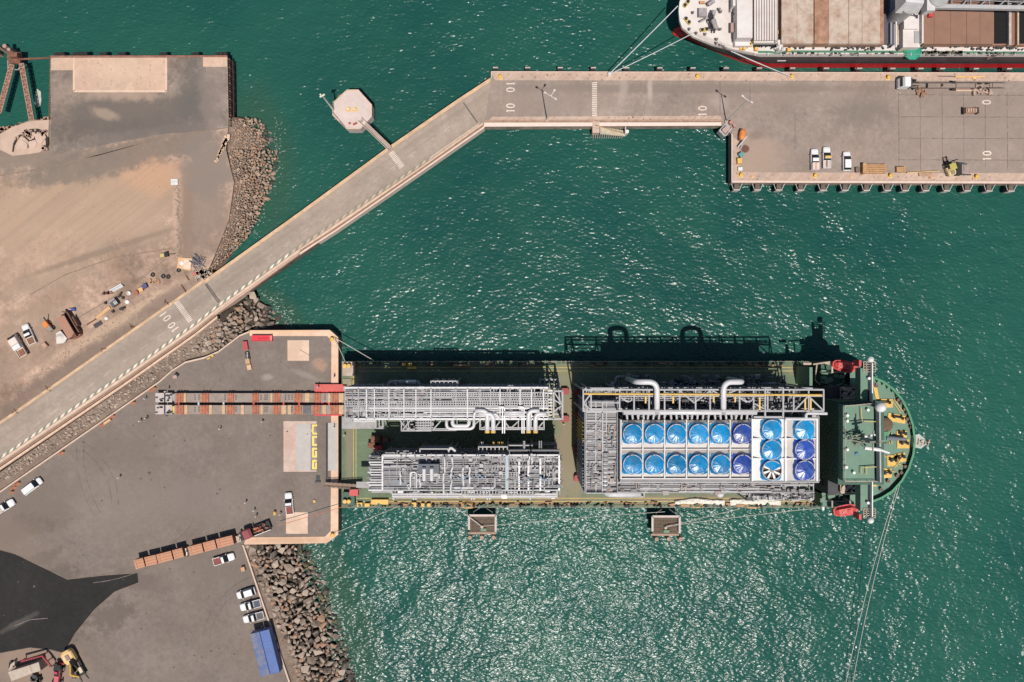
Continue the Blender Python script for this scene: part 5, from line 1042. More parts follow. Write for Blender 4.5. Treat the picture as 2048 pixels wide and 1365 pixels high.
for m_ in covm.values():   # fine folds in the sheet
    nt = m_.node_tree; co = nn(nt, 'NewGeometry').outputs['Position']; bs = nt.nodes['Principled BSDF'].inputs['Base Color']; c_ = bs.links[0].from_socket; c_ = mixc(nt, rng(nt, noise(nt, co, .45, 5, .7), .48, .75, 0, .4), c_, (.20, .27, .33)); nt.links.new(mixc(nt, 1.0, c_, rng(nt, noise(nt, co, .16, 2), .35, .65, .72, 1.25), 'MULTIPLY'), bs); bp = nn(nt, 'Bump'); bp.inputs['Distance'].default_value = .045
    nt.links.new(noise(nt, co, 1.3, 4, .6), bp.inputs['Height']); nt.links.new(bp.outputs[0], nt.nodes['Principled BSDF'].inputs['Normal'])
def cover(c, r, kind, label, seed, torn=False, ztop=1.0, back=None):
    rd = random.Random(seed); N = 56; prof = [(0, .46), (.1, .36), (.35, .25), (.62, .14), (.9, .02), (1.0, -.05), (1.04, -.25), (1.06, -.8)]
    ph = [rd.uniform(0, 6.28) for _ in range(6)]; vs = []; fs = []
    for i, (rr, z) in enumerate(prof):
        for k in range(N):
            a = 2 * math.pi * k / N; wv = sum(math.sin(a * f + p) for f, p in zip((5, 8, 11, 14, 3, 19), ph)) / 6
            q = rr * r * (1 + (.03 * wv if rr > .9 else 0)); dz = wv * .10 * rr
            vs.append((q * math.cos(a), q * math.sin(a), ztop + z * r * .42 + dz))
    base = len(prof)
    for i in range(base - 1):
        for k in range(N):
            if torn and i < 5:
                a = 360 * (k + .5) / N
                if 150 < a < 405 - 15 and i >= 0 and not (20 < a < 150): continue
                if a < 25: continue
            fs.append((i * N + k, i * N + (k + 1) % N, (i + 1) * N + (k + 1) % N, (i + 1) * N + k))
    # loose skirt drawn towards square corners
    n0 = len(vs)
    for k in range(N):
        a = 2 * math.pi * k / N; sq = 1 / max(abs(math.cos(a)), abs(math.sin(a))); rr = r * min(1.1 + (sq - 1) * rd.uniform(.6, .9), 1.38) * (1.0 + .02 * math.sin(9 * a + ph[0])); vs.append((rr * math.cos(a), rr * math.sin(a), .12 + rd.uniform(0, .1)))
    for k in range(N): fs.append(((base - 1) * N + k, (base - 1) * N + (k + 1) % N, n0 + (k + 1) % N, n0 + k))
    b = MB().add(vs, fs); o = b.build('fan_cover', covm[kind], smooth=True); o.location = c; return tag(o, label, 'tarpaulin', 'blue covers over the cooler fans')
colx = [1264.5, 1308, 1352, 1396, 1440, 1484]; ORD = ['first', 'second', 'third', 'fourth', 'fifth']
ZB, ZT = 26.4, 27.2
for j, (cy, y0, y1, row) in enumerate(((867, 841, 899, 'upper'), (928, 899, 957, 'lower'))):
    for i, cx in enumerate(colx):
        c, r_ = cell(1242 + i * 43.7, y0, 1242 + (i + 1) * 43.7, y1, ZB, ZT, 19.2, cx, cy, m_plen)
        cover(c, r_, 'light' if i < 5 else 'dark', f'light blue tarpaulin fan cover, {ORD[i]} from the left in the {row} row of six' if i < 5 else f'royal blue tarpaulin fan cover ending the {row} row of six at its right', 100 + i * 3 + j)
b = MB()
for i in range(7): b.pb(1240.8 + i * 43.7, 840, 1243.2 + i * 43.7, 958, 24, 27.6)
b.pb(1242, 898.2, 1505, 899.8, 24, 27.2); b.pb(1242, 957, 1505, 959, 24, 27.4); b.build('dividing_wall', M('pale_wall_steel', (.58, .55, .53), .55, var=.1), t3)
for i, (cx, x0, x1, mt) in enumerate(((1541.5, 1504.5, 1571, m_plen2), (1607, 1572, 1634, m_plen))):
    for j, (y0, y1, cy) in enumerate(((838.5, 878, 859), (878, 918, 899), (918, 962, 940))):
        c, r_ = cell(x0, y0, x1, y1, 27.2, 28.0, 19.6, cx, cy, mt if not (i == 1 and j == 9) else m_plen)
        lab = {(0, 0): 'bright blue tarpaulin fan cover at the top of the left block of three', (0, 1): 'wrinkled teal blue fan cover in the middle of the left block of three', (1, 0): 'bright blue fan cover at the top of the right block of three', (1, 1): 'royal blue fan cover in the middle of the right block of three', (1, 2): 'crumpled royal blue fan cover at the bottom of the right block of three'}
        if (i, j) != (0, 2): cover(c, r_, 'light' if i == 0 or j == 0 else 'dark', lab[(i, j)], 40 + i * 3 + j)
        else:
            cover(c, r_, 'light', 'torn light blue fan cover with white fan blades showing through', 77, torn=True)
            fan = thing('fan', 'uncovered white eight bladed cooler fan under the torn blue cover', 'fan', c)
            b = MB()
            for k in range(8):
                a = k * math.pi / 4 + .3; d = Vector((math.cos(a), math.sin(a), 0)); n_ = Vector((-d.y, d.x, 0)); b.hexa([c + d * r + n_ * s_ + Vector((0, 0, z)) for z, sg in ((.72, 0), (.8, 0)) for r, s_ in ((.3, -.16), (r_ * .88, -.2), (r_ * .88, .26), (.3, .14))])
            b.build('blade', m_wht, fan)['kind'] = 'stuff'; MB().lathe(tuple(c + Vector((0, 0, .6))), [(.45, 0), (.45, .4), (.2, .6), (0, .6)], 14).build('hub', m_pipe2, fan)
            MB().lathe(tuple(c + Vector((0, 0, .15))), [(r_ * .95, 0), (0, 0.02)], 24).build('fan_guard', M('fan_well_brown', (.13, .095, .08), .8, var=.3), fan)
b = MB(); b.pb(1503.5, 838, 1505.5, 963, 25, 28.6); b.pb(1570.5, 838, 1573, 963, 25, 28.4); b.pb(1633, 838, 1636, 963, 25, 28.2)
for y in (878, 918): b.pb(1505, y - .8, 1634, y + .8, 25, 28.2)
b.build('dividing_wall', m_plen2, t3)
# header pipe with stubs
hz = 28.5; MB().tube([P(1247, 824.5, hz), P(1513, 824.5, hz)], .62, 12).build('header_pipe', m_pipe, t3, smooth=True)
for i in range(24):
    x = 1253 + i * 11.0; MB().tube(bend([P(x, 825, hz - .2), P(x + (1.5 if i % 8 < 4 else -1.5), 838, 26.2)], .3), .24, 7).build('stub_pipe', m_pipe, t3)
b = MB(); b.wb(XP(1246, 24), YP(838, 24), XP(1508, 24), YP(818, 24), 23.6, 23.8); b.build('header_walkway', m_grate, t3); 
Hd = F(t3, XP(1246, 25), XP(1630, 25), YP(838, 25), YP(818, 25), 8); Hd.clutter(23.9, 110, 1.4, [m_gal2, m_under, m_gal])
# north truss frame
TZ = 30.0; b = MB(); ya, yb = YP(822.5, TZ), YP(780, TZ); xa, xb = XP(1166.5, TZ), XP(1647, TZ)
for z in (TZ, 25):
    b.bar((xa, ya, z), (xb, ya, z), .34); b.bar((xa, yb, z), (xb, yb, z), .34)
for x in (1166.5, 1182, 1239, 1268, 1298, 1329, 1359, 1391, 1420, 1447, 1479, 1507, 1535, 1566, 1587, 1617, 1647):
    X_ = XP(x, TZ); b.bar((X_, ya, TZ), (X_, yb, TZ), .3)
    for y in (ya, yb): b.bar((X_, y, TZ), (X_, y, DZ), .3)
ym = YP(793, TZ); ym2 = YP(806, TZ)
b.bar((XP(1239, TZ), ym, TZ - .1), (XP(1530, TZ), ym, TZ - .1), .24); b.bar((XP(1182, TZ), ym2, TZ - .1), (XP(1240, TZ), ym2, TZ - .1), .24); b.bar((XP(1587, TZ), ym, TZ - .1), (XP(1647, TZ), ym, TZ - .1), .24)
for q, r in (((1359, 782), (1388, 806)), ((1388, 806), (1420, 782)), ((1168, 806), (1180, 790)), ((1168, 808), (1181, 820)), ((1242, 796), (1256, 804)), ((1479, 796), (1493, 805)), ((1509, 808), (1528, 818)), ((1590, 820), (1616, 793)), ((1617, 793), (1645, 820)), ((1450, 790), (1474, 780)), ((1425, 782), (1440, 790))): b.bar(P(*q, TZ), P(*r, TZ), .28)
for x in (1530, 1566): b.bar(P(x, 776, TZ + .2), P(x, 836, TZ + .2), .34)
b.build('truss', m_gal, t3)
b = MB()
for x0, r_ in ((1256, 1), (1497, 1)):
    pts = [P(x0 + 8 * math.cos(a), 797 + 7 * math.sin(a), TZ) for a in [math.pi * k / 6 for k in range(7)]]
    for q, r in zip(pts, pts[1:]): b.bar(q, r, .24)
b.build('curved_brace', m_gal, t3)
MB().tube([P(1168, 788, TZ + .3), P(1644, 790.5, TZ + .3)], .22, 8).build('gas_pipe', m_ylp, t3)
for x, y0, y1 in ((1291, 793, 807), (1346, 793, 807), (1427, 793, 805), (1470, 793, 805), (1519, 795, 823), (1610, 798, 823), (1621, 798, 823)): MB().bar(P(x, y0, TZ), P(x, y1, TZ), .34).build('yellow_post', m_ylp, t3)
# shaded pipework under and beyond the truss
Nf = F(t3, XP(1242, 25), XP(1597, 25), YP(822, 25), YP(776, 25), 6); Nf.frame([9, 14, 19, 25], 10, 2, .3, m_gal2); Nf.floor(24.8, m_under, .86, 18); Nf.floor(18.8, m_under, 1, 10)  # top floor added to make the module's cast shadow denser
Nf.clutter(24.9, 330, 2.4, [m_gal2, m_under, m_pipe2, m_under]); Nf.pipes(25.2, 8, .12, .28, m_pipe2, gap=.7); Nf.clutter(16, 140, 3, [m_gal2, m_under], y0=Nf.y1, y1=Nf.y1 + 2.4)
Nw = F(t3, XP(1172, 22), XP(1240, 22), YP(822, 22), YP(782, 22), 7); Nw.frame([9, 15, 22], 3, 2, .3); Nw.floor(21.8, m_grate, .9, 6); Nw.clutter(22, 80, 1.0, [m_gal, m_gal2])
for x0, x1, rr in ((1314, 1240, .9), (1447, 1502, .9)):
    s_ = -1 if x1 < x0 else 1
    MB().tube(bend([P(x0, 826, 28.6), P(x0, 800, 31.2), P(x0, 764.5, 31.6), P(x0 + s_ * 40, 764.5, 31.4), P(x0 + s_ * 40, 764.5, 31.4) + Vector((s_ * .2, 0, -13))], 2.4, 8), .6, 12).build('crossover_duct', m_pipe, t3, smooth=True)
for pts, r_ in (([(1232, 776), (1232, 754), (1300, 754)], .3), ([(1226, 780), (1226, 764)], .5), ([(1232, 770), (1272, 769), (1272, 776)], .35), ([(1366, 776), (1366, 760)], .3), ([(1388, 776), (1388, 760)], .3), ([(1316, 766), (1360, 766)], .25), ([(1400, 764), (1440, 764)], .25), ([(1490, 758), (1518, 758), (1518, 776)], .3), ([(1518, 768), (1560, 768), (1560, 776)], .4)):
    MB().tube(bend([P(*p, 17) for p in pts], .7), r_, 8).build('bent_pipe', m_pipe2, t3, smooth=True)
b = MB()
for i in range(16): b.cyl(P(rds.uniform(1345, 1395), rds.uniform(767, 774), 18), .4, .7, 8)
b.build('valve', m_blueval, t3)
b = MB()
for i in range(18): b.bar(P(1235, 752 + 1 * (i % 3), 14), P(1300, 752 + 1 * (i % 3), 14), .1) if i < 3 else b.bar(P(1330 + i * 6, 755, 14), P(1330 + i * 6, 770, 14), .15)
b.build('north_rack', m_gal2, t3)
MB().tube([P(1570, 838, 28.9), P(1632, 838.5, 28.9)], .36, 8).build('header_pipe', m_pipe, t3); MB().tube(bend([P(1612, 838, 28.9), P(1612, 827, 28.9), P(1654, 827.5, 28.9)], .6), .32, 8).build('branch_pipe', m_pipe, t3)
MB().pb(1508, 833, 1568, 837, 27, 28.4).build('header_box', m_gal, t3)
# south pipe racks
Sf = F(t3, XP(1236, 20), XP(1628, 20), YP(986, 20), YP(958, 20), 12); Sf.frame([9, 14, 19.6], 14, 2, .26); Sf.floor(19.4, m_grate2, .8, 18); Sf.pipes(20, 9, .08, .18, m_gal, gap=.5); Sf.pipes(20.2, 4, .08, .14, m_pipe, gap=.6); Sf.clutter(19.8, 120, .9, [m_warm, m_gal2])
Sf.rail(24, [(Sf.x0, YP(961, 24), 22.6), (Sf.x1, YP(961, 24), 22.6)])
Se = F(t3, XP(1494, 16), XP(1628, 16), YP(1000, 16), YP(984, 16), 13); Se.frame([9, 15.6], 5, 1, .26); Se.floor(15.4, m_grate, .9, 8); Se.clutter(15.6, 120, 1.2, [m_gal2, m_gal, m_under])
b = MB()
for i in range(18): b.cyl(P(1504 + i * 2, 987, 16), .2, .8, 6)
b.build('black_valve', m_black, t3)
one(MB().lathe(tuple(P(1438, 986, 15)), [(0, 0), (.8, .3), (1.0, .9), (.7, 1.5), (0, 1.7)], 14), 'vent_ball', m_pipe, 'white ball vent on the south side of the air cooler module', 'vent', smooth=True) if 0 else MB().lathe(tuple(P(1438, 986, 15)), [(0, 0), (.8, .3), (1.0, .9), (.7, 1.5), (0, 1.7)], 14).build('vent_ball', m_pipe, t3, smooth=True)
MB().pb(1480, 986, 1600, 1008, 5, 5.4).build('tan_deck_cover', M('tan_cover', (.24, .19, .14), .8), t3) if 0 else None
# ================================================================ WHITE CARGO SHIP AT THE PIER
m_cwhite = M('cargo_ship_white', (.62, .575, .545), .55, var=.08, scale=.4, dirt=(.42, .30, .24), damt=.35)
m_chull = M('cargo_hull_black', (.075, .061, .064), .5, var=.25, scale=.4); m_cred = M('boot_top_red', (.58, .018, .026), .5, var=.2, scale=.5)
m_hatch = M('worn_hatch_cover', (.48, .385, .31), .8, var=.22, scale=.8, dirt=(.26, .12, .07), damt=.75, stripe=('Y', 1.4, .25, (.33, .24, .18)))
m_hatchr = M('rusty_hatch_cover', (.36, .20, .13), .85, var=.35, scale=.8, dirt=(.20, .09, .05), damt=.8)
m_hatchb = M('brown_hatch_cover', (.235, .125, .085), .8, var=.14, scale=.3, dirt=(.28, .16, .10), damt=.4)
cs = thing('cargo_ship', 'white decked cargo ship with red boot topping and brown hatches moored along the pier', 'ship', P(1700, 40, 0))
CZ = 9.4; YC = 77.6; HB = 9.55
def yw(py, z): return YP(py, z)
def outline(dx, inset):    # deck edge of the bow, mirrored about the centre line, running to +X
    half = [(39.2, 0), (39.4, 2.2), (40.0, 3.9), (42.6, 6.0), (46.9, 7.8), (52.2, 9.0), (58.7, HB), (170, HB)]
    return [(x + dx, max(0, y - inset)) for x, y in half]
def ring(half, z): return [(x, YC + y, z) for x, y in half][::-1] + [(x, YC - y, z) for x, y in half[1:]]
wl = [(41.6, 0), (42.2, 1.1), (44, 2.2), (48, 4.1), (53, 6.3), (58, 8.1), (63.5, HB - .25), (170, HB - .1)]
md = [(40.9, 0), (41.3, 1.4), (42.8, 2.9), (46.2, 5.0), (51, 7.2), (56, 8.7), (61.5, HB - .05), (170, HB)]
dk = outline(0, 0)
def lerpz(a, b_, t): return [(x0 + (x1 - x0) * t, y0 + (y1 - y0) * t) for (x0, y0), (x1, y1) in zip(a, b_)]
def skin(rings):
    b = MB(); n = len(rings[0]); b.add([v for r in rings for v in r], [(k * n + i, k * n + i + 1, (k + 1) * n + i + 1, (k + 1) * n + i) for k in range(len(rings) - 1) for i in range(n - 1)]); return b
FZ = 11.2
skin([ring(wl, -2), ring(wl, .2), ring(lerpz(wl, md, .15), 3.2)]).build('lower_hull', m_cred, cs)
zf = lambda half, zb: [(x, YC + y, zb + (1.6 if x < 53 else 1.6 * max(0, 1 - (x - 53) / 5))) for x, y in half][::-1] + [(x, YC - y, zb + (1.6 if x < 53 else 1.6 * max(0, 1 - (x - 53) / 5))) for x, y in half[1:]]
skin([ring(lerpz(wl, md, .15), 3.2), ring(md, 5.0), zf(lerpz(md, dk, .8), CZ - 1.0)]).build('upper_hull', m_chull, cs)
b = skin([ring(lerpz(wl, md, .45), 2.25), ring(lerpz(wl, md, .7), 3.6)]); b.v = [(x - .04, y + (-.05 if y < YC else .05), z) for x, y, z in b.v if 1]
skin([zf(lerpz(md, dk, .8), CZ - 1.0), zf(dk, CZ), zf(dk, CZ + .9)]).build('bulwark', m_cwhite, cs)
b = MB(); b.add([v for v in zf([(x, max(0, y - .25)) for x, y in dk], CZ + .02)], [list(range(len(dk) * 2 - 1))]); b.build('main_deck', m_cwhite, cs)
b = MB(); rg_ = []
for x, r_ in ((40.0, .25), (40.5, .95), (41.8, 1.4), (45, 1.6), (49, 1.6)): rg_.append([(x, YC - .5 + r_ * math.cos(a) , .35 + r_ * .75 * math.sin(a)) for a in [2 * math.pi * k / 12 for k in range(12)]])
b.loft(rg_); b.build('bulbous_bow', M('bulb_red', (.5, .03, .02), .35, var=.25), cs, smooth=True)
def cb(name, x0, y0, x1, y1, z0, z1, mat, par=None): return MB().pb(x0, y0, x1, y1, z0, z1).build(name, mat, par or cs)
# forecastle: breakwater house, striped ventilated hatch
cb('forecastle_house', 1474, -60, 1505, 76, FZ, 14.2, m_cwhite); cb('house_step', 1466, -60, 1474, 12, FZ, 13.2, m_cwhite); cb('side_locker', 1470, 76, 1500, 92, CZ, 11.6, m_cwhite)
cb('dark_gap', 1505, -60, 1508, 82, CZ, 9.8, m_dgrey)
hb = cb('ribbed_hatch', 1508, -60, 1556, 80, CZ, 12.0, M('hatch_mauve', (.36, .285, .27), .7, var=.12), cs)
for i in range(9): MB().pb(1508.5 + i * 5.2, -60, 1511.6 + i * 5.2, 81, 12, 12.35).build('hatch_rib', m_cwhite, hb)
b = MB(); b.pb(1508, 81, 1558, 86, CZ, 11.2); b.build('hatch_end', m_cwhite, cs)
b = MB()
for i in range(13): b.box(P(1508 + i * 4, 90 + rds.uniform(0, 3), CZ + .4), (.3, .6, .8))
b.build('deck_vents', m_black, cs)['kind'] = 'stuff'
# hatch one: coaming and panels
cb('hatch_coaming', 1562, -60, 1768, 89, CZ, 11.4, m_hatchr)
for x0, x1, m_ in ((1563, 1594, m_hatch), (1594.4, 1627, m_hatch), (1629, 1657, m_hatchr), (1657.5, 1697, m_hatch), (1697.8, 1724, m_hatch), (1724.5, 1760, m_hatch)): cb('hatch_panel', x0, -60, x1, 87.5, 11.4, 12.3 + rds.uniform(-.05, .12), m_)
cb('dark_hold', 1760, -60, 1781, 88, CZ, 10.2, M('hold_shade_slate', (.075, .075, .088), .7, var=.2)); cb('cross_deck', 1781, -60, 1792, 88, CZ, 11.2, M('cross_deck_grey', (.25, .24, .26), .6, var=.1));  # slate colour of the hold block stands in for shadow inside it
# crane house and crane
cb('hold_end', 1793, -60, 1803, 92, CZ, 9.9, m_dgrey); cb('winch_pit', 1794, 30, 1805, 90, CZ, 10.2, m_conc)
ch_ = cb('crane_house', 1806, 30, 1840, 95, CZ, 11.9, m_cwhite); cb('crane_house_top', 1808, 34, 1836, 58, 11.9, 12.6, m_cwhite, ch_); cb('crane_house_step', 1829, 62, 1839, 86, 11.9, 12.1, m_grey_steel, ch_)
b = MB(); b.bar(P(1792, -30, 12.5), P(1792, 95, 12.5), .3); b.bar(P(1843, 28, 12.5), P(1843, 88, 12.5), .35, 1.2); b.build('house_side_beam', m_cwhite, cs)
b = MB(); p_ = P(1824, 103, CZ); b.lathe((p_.x, p_.y, CZ + .1), [(0, .7), (1.7, .55), (2.2, .2), (2.2, 0)], 10); o = b.build('green_cover', M('teal_cover', (.02, .25, .16), .5, var=.25), cs); 
cr = thing('deck_crane', 'big pale grey deck crane with its boom lowered along the cargo ship', 'crane', P(1830, 8, 15))
MB().cyl(P(1828, 5, 19.5) - Vector((0, 0, 10)), 1.8, 8, 18).build('pedestal', m_grey_steel, cr); c0 = P(1828, 5, 19.5)
b = MB(); b.hexa([c0 + Vector(v) for v in ((-2.8, -1.2, -3), (2.4, -1.4, -3), (3.0, 3, -3), (-2.8, 3, -3), (-2.2, -.2, .8), (1.8, -.6, .8), (2.2, 2.6, .8), (-2.6, 2.6, .8))]); b.box(c0 + Vector((3.8, -.6, -1.2)), (1.8, 2.6, 2.6)); b.build('slewing_house', M('crane_grey_white', (.56, .54, .53), .5, var=.2, scale=.5), cr)
MB().box(c0 + Vector((4.6, -2.3, -1.8)), (1.0, .7, .9)).build('cab', m_red, cr); MB().lathe(tuple(c0 + Vector((5.5, 1.2, -1.8))), [(2.3, 0), (2.3, 2.2), (1.8, 2.6), (0, 2.7)], 20).build('drum', m_grey_steel, cr)
j0 = c0 + Vector((4.5, .5, -.5)); j1 = P(2130, 12, 21); MB().bar(j0 + Vector((0, -1.3, 0)), j1 + Vector((0, -.7, 0)), .85, 1.0).build('boom', M('boom_pale', (.40, .39, .385), .5, var=.12), cr)
b = MB(); b.bar(j0 + Vector((0, 1.6, 0)), j1 + Vector((0, 1.2, 0)), .8, .9)
for i in range(14): q = (j0 + Vector((0, -1.3, 0))).lerp(j1, i / 14); r = (j0 + Vector((0, 1.6, 0))).lerp(j1 + Vector((0, 1, 0)), (i + 1) / 14); b.bar(q, r, .3) if i % 2 else b.bar(q, q + Vector((0, 2.8, 0)), .3)
b.build('boom_lattice', M('boom_grey_dark', (.24, .235, .24), .5, var=.2), cr)
b = MB(); b.tube([j0 + Vector((3, 0, 1)), j1 + Vector((0, 0, 1))], .1); b.tube([j0 + Vector((3, .6, 1)), j1 + Vector((0, .5, 1))], .1); b.build('hoist_wire', m_grey_steel, cr)
cb('hatch_coaming', 1846, -60, 2400, 90, CZ, 11.0, m_hatchr)
for x0, x1 in ((1847, 1868), (1868.4, 1901), (1901.4, 1933), (1933.6, 1960), (1960.4, 1987)): cb('hatch_panel', x0, -60, x1, 88.5, 11, 11.7 + rds.uniform(-.03, .06), m_hatchb)
cb('open_hold', 1988, -60, 2018, 88, 11, 11.05, M('hold_shade_black', (.004, .004, .004), .9)); cb('hold_beam', 2018, -60, 2023, 90, 11, 12, M('hold_beam', (.45, .36, .33), .7)); cb('open_hold', 2024, -60, 2034, 88, 11, 11.05, m_hatchb); cb('hold_beam', 2035, -60, 2038, 90, 11, 12, M('tan_beam', (.5, .37, .25), .7)); cb('open_hold', 2038.5, -60, 2400, 88, 11, 11.05, bpy.data.materials['hold_shade_black'])  # black plates on the coaming paint the darkness inside the hold
# deck edge: green walkway line, small fittings
b = MB()
for q, r in (((1498, 104.3), (1540, 104.6)), ((1540, 104.6), (1558, 107.5)), ((1558, 107.5), (1572, 103.5)), ((1572, 103.5), (1806, 104.2)), ((1842, 104.8), (2400, 108))): b.quad((XP(q[0], CZ), YP(q[1], CZ)), (XP(r[0], CZ), YP(r[1], CZ)), .55, CZ + .03)
b.build('green_walkway', M('walkway_green', (.07, .19, .12), .7), cs)
b = MB()
for i in range(150):
    x = rds.uniform(1565, 2048); y = rds.choice([rds.uniform(93, 101), rds.uniform(93, 98), rds.uniform(106, 110)]); b.box(P(x, y, CZ + .3), (rds.uniform(.15, .9), rds.uniform(.15, .4), .6), rds.uniform(-.8, .8))
b.build('deck_gear', m_dgrey, cs)['kind'] = 'stuff'
b = MB()
for i in range(40): x = rds.uniform(1850, 1925); b.box(P(x, rds.uniform(104, 110), CZ + .4), (rds.uniform(.3, 1.4), rds.uniform(.2, .5), .6), rds.uniform(-.5, .5))
b.build('deck_valves', M('olive_gear', (.12, .115, .08), .7, var=.5), cs)['kind'] = 'stuff'
for x in range(1510, 2060, 26): MB().bar(P(x, 106, CZ + .9), P(x, 112, CZ + .9), .12).build('bulwark_stay', m_cwhite, cs)
for x, y in ((1500, 91), (1512, 99), (1558, 66), (1577, 101), (1807, 98), (1482, 98), (1487, 98), (1498, 88)): MB().box(P(x, y, CZ + .6), (.8, .7, 1.0)).build('yellow_fitting', m_yel, cs)
# forecastle gear
fg = FZ + .02
for x, y, a in ((1373, 8, 50), (1375, 42, -50), (1409, 60, 10)):
    bs = MB().box(P(x, y, fg + .1), (2.0, .8, .2), R(a)).build('bollard_base', m_lyel, cs); b = MB(); d = Vector((math.cos(R(a)), math.sin(R(a)), 0)) * .55; b.cyl(P(x, y, fg + .2) + d, .3, .7, 8); b.cyl(P(x, y, fg + .2) - d, .3, .7, 8); b.build('bollard', m_black, bs)
wd = MB().box(P(1405, 26, fg + .5), (1.9, 1.9, 1.0)).build('windlass_base', M('windlass_grey', (.33, .29, .29), .6, var=.3), cs); b = MB()
for q, r, rr in (((1428, 2), (1416, 10), .5), ((1428, 22), (1424, 36), .55), ((1426, 40), (1432, 60), .65), ((1400, 44), (1416, 36), .22)): b.tube([P(*q, fg + .9), P(*r, fg + .9)], rr, 10)
b.build('windlass_drum', bpy.data.materials['windlass_grey'], wd); b = MB()
for i in range(9): b.box(P(1422 + rds.uniform(-4, 8), 30 + i * 4, fg + 1.2), (.35, .9, .6), rds.uniform(-.3, .3))
b.build('windlass_gear', m_black, wd)['kind'] = 'stuff'
b = MB()
for x, y in ((1385, 27), (1435, 59), (1440, 60), (1438, 20), (1441, 25), (1433, 80), (1432, 88), (1440, 92), (1410, 70), (1378, 60), (1392, 68), (1466, 12), (1468, 18), (1464, 50), (1468, 30), (1446, 95), (1450, 98)): b.cyl(P(x, y, fg), .28, .7, 8)
b.build('deck_vent', M('forecastle_vent', (.2, .17, .15), .7, var=.5), cs); cb('dark_slot', 1461.5, 0, 1464, 24, FZ, 11.6, m_grey_steel); cb('rusty_locker', 1462, 46, 1468, 64, FZ, 12, M('pinkish_locker', (.4, .26, .22), .7), cs)
cb('orange_cover', 1400, 2, 1410, 7, FZ, 11.7, M('orange_tarp', (.55, .27, .12), .7), cs)
b = MB(); b.pb(1556, 80, 1566, 100, CZ, 11.5)
for i in range(14): b.bar(P(rds.uniform(1546, 1568), rds.uniform(80, 102), 11), P(rds.uniform(1546, 1568), rds.uniform(80, 102), 12), .2)
b.build('crane_rest', m_cwhite, cs)
cb('hull_mark', 1556, 125, 1573, 127, 4.0, 4.02, m_cwhite) if 0 else None
b = MB(); b.pb(1555, 122.6, 1572, 124.6, 5.4, 5.9); b.v = [(x, y - (min(v[1] for v in b.v) - (YC - HB - .06)), z) for x, y, z in b.v]; b.build('hull_mark', m_cwhite, cs)
b = MB(); b.bar(P(1975, 118, 8), P(1998, 108, CZ + 1), .5, .2); one(b, 'accommodation_ladder', M('ladder_brown', (.2, .13, .11), .8), 'brown ladder leaning on the black side of the cargo ship', 'ladder')
rope(P(1356, 12, FZ + .8), P(1217, 150, PZ + .7), .12, 'pale bow rope from the tip of the cargo ship to the white bollard', .5, M('grey_white_rope', (.55, .55, .56), .8))
rope(P(1384, 68, FZ + .8), P(1221, 148, PZ + .7), .10, 'second thinner bow rope reaching the white bollard from the ship side', .5, bpy.data.materials['grey_white_rope'])
rope(P(1462, 103, FZ + .5), P(1582, 153, PZ + .7), .09, 'first of two close ropes from the bow to the yellow bollard', .3, bpy.data.materials['grey_white_rope'])
rope(P(1468, 105, FZ + .3), P(1584, 154, PZ + .7), .09, 'second of two close ropes from the bow to the yellow bollard', .25, bpy.data.materials['grey_white_rope'])
# ================================================================ VEHICLES
m_car = M('white_car_paint', (.70, .69, .68), .25, var=.05, scale=.5); m_glass = M('tinted_glass', (.012, .014, .016), .08, var=.1); m_tyre = M('tyre', (.02, .02, .02), .85, var=.2)
m_bed = M('pickup_bed', (.09, .085, .085), .7, var=.3); m_silver = M('silver_trim', (.5, .5, .5), .35)
def vring(x, w_, z0, z1, r=.18): return [(x, -w_, z0), (x, -w_, z1 - r), (x, -w_ + r, z1), (x, w_ - r, z1), (x, w_, z1 - r), (x, w_, z0)]
def wheels(t, xs, tw, rad):
    for x in xs:
        for s_ in (-1, 1):
            wz = MB().tube([(x, s_ * (tw - .13), rad), (x, s_ * (tw + .13), rad)], rad, 14).build('wheel', m_tyre, t, True); MB().tube([(x, s_ * (tw + .12), rad), (x, s_ * (tw + .15), rad)], rad * .55, 10).build('rim', m_silver, wz, True)
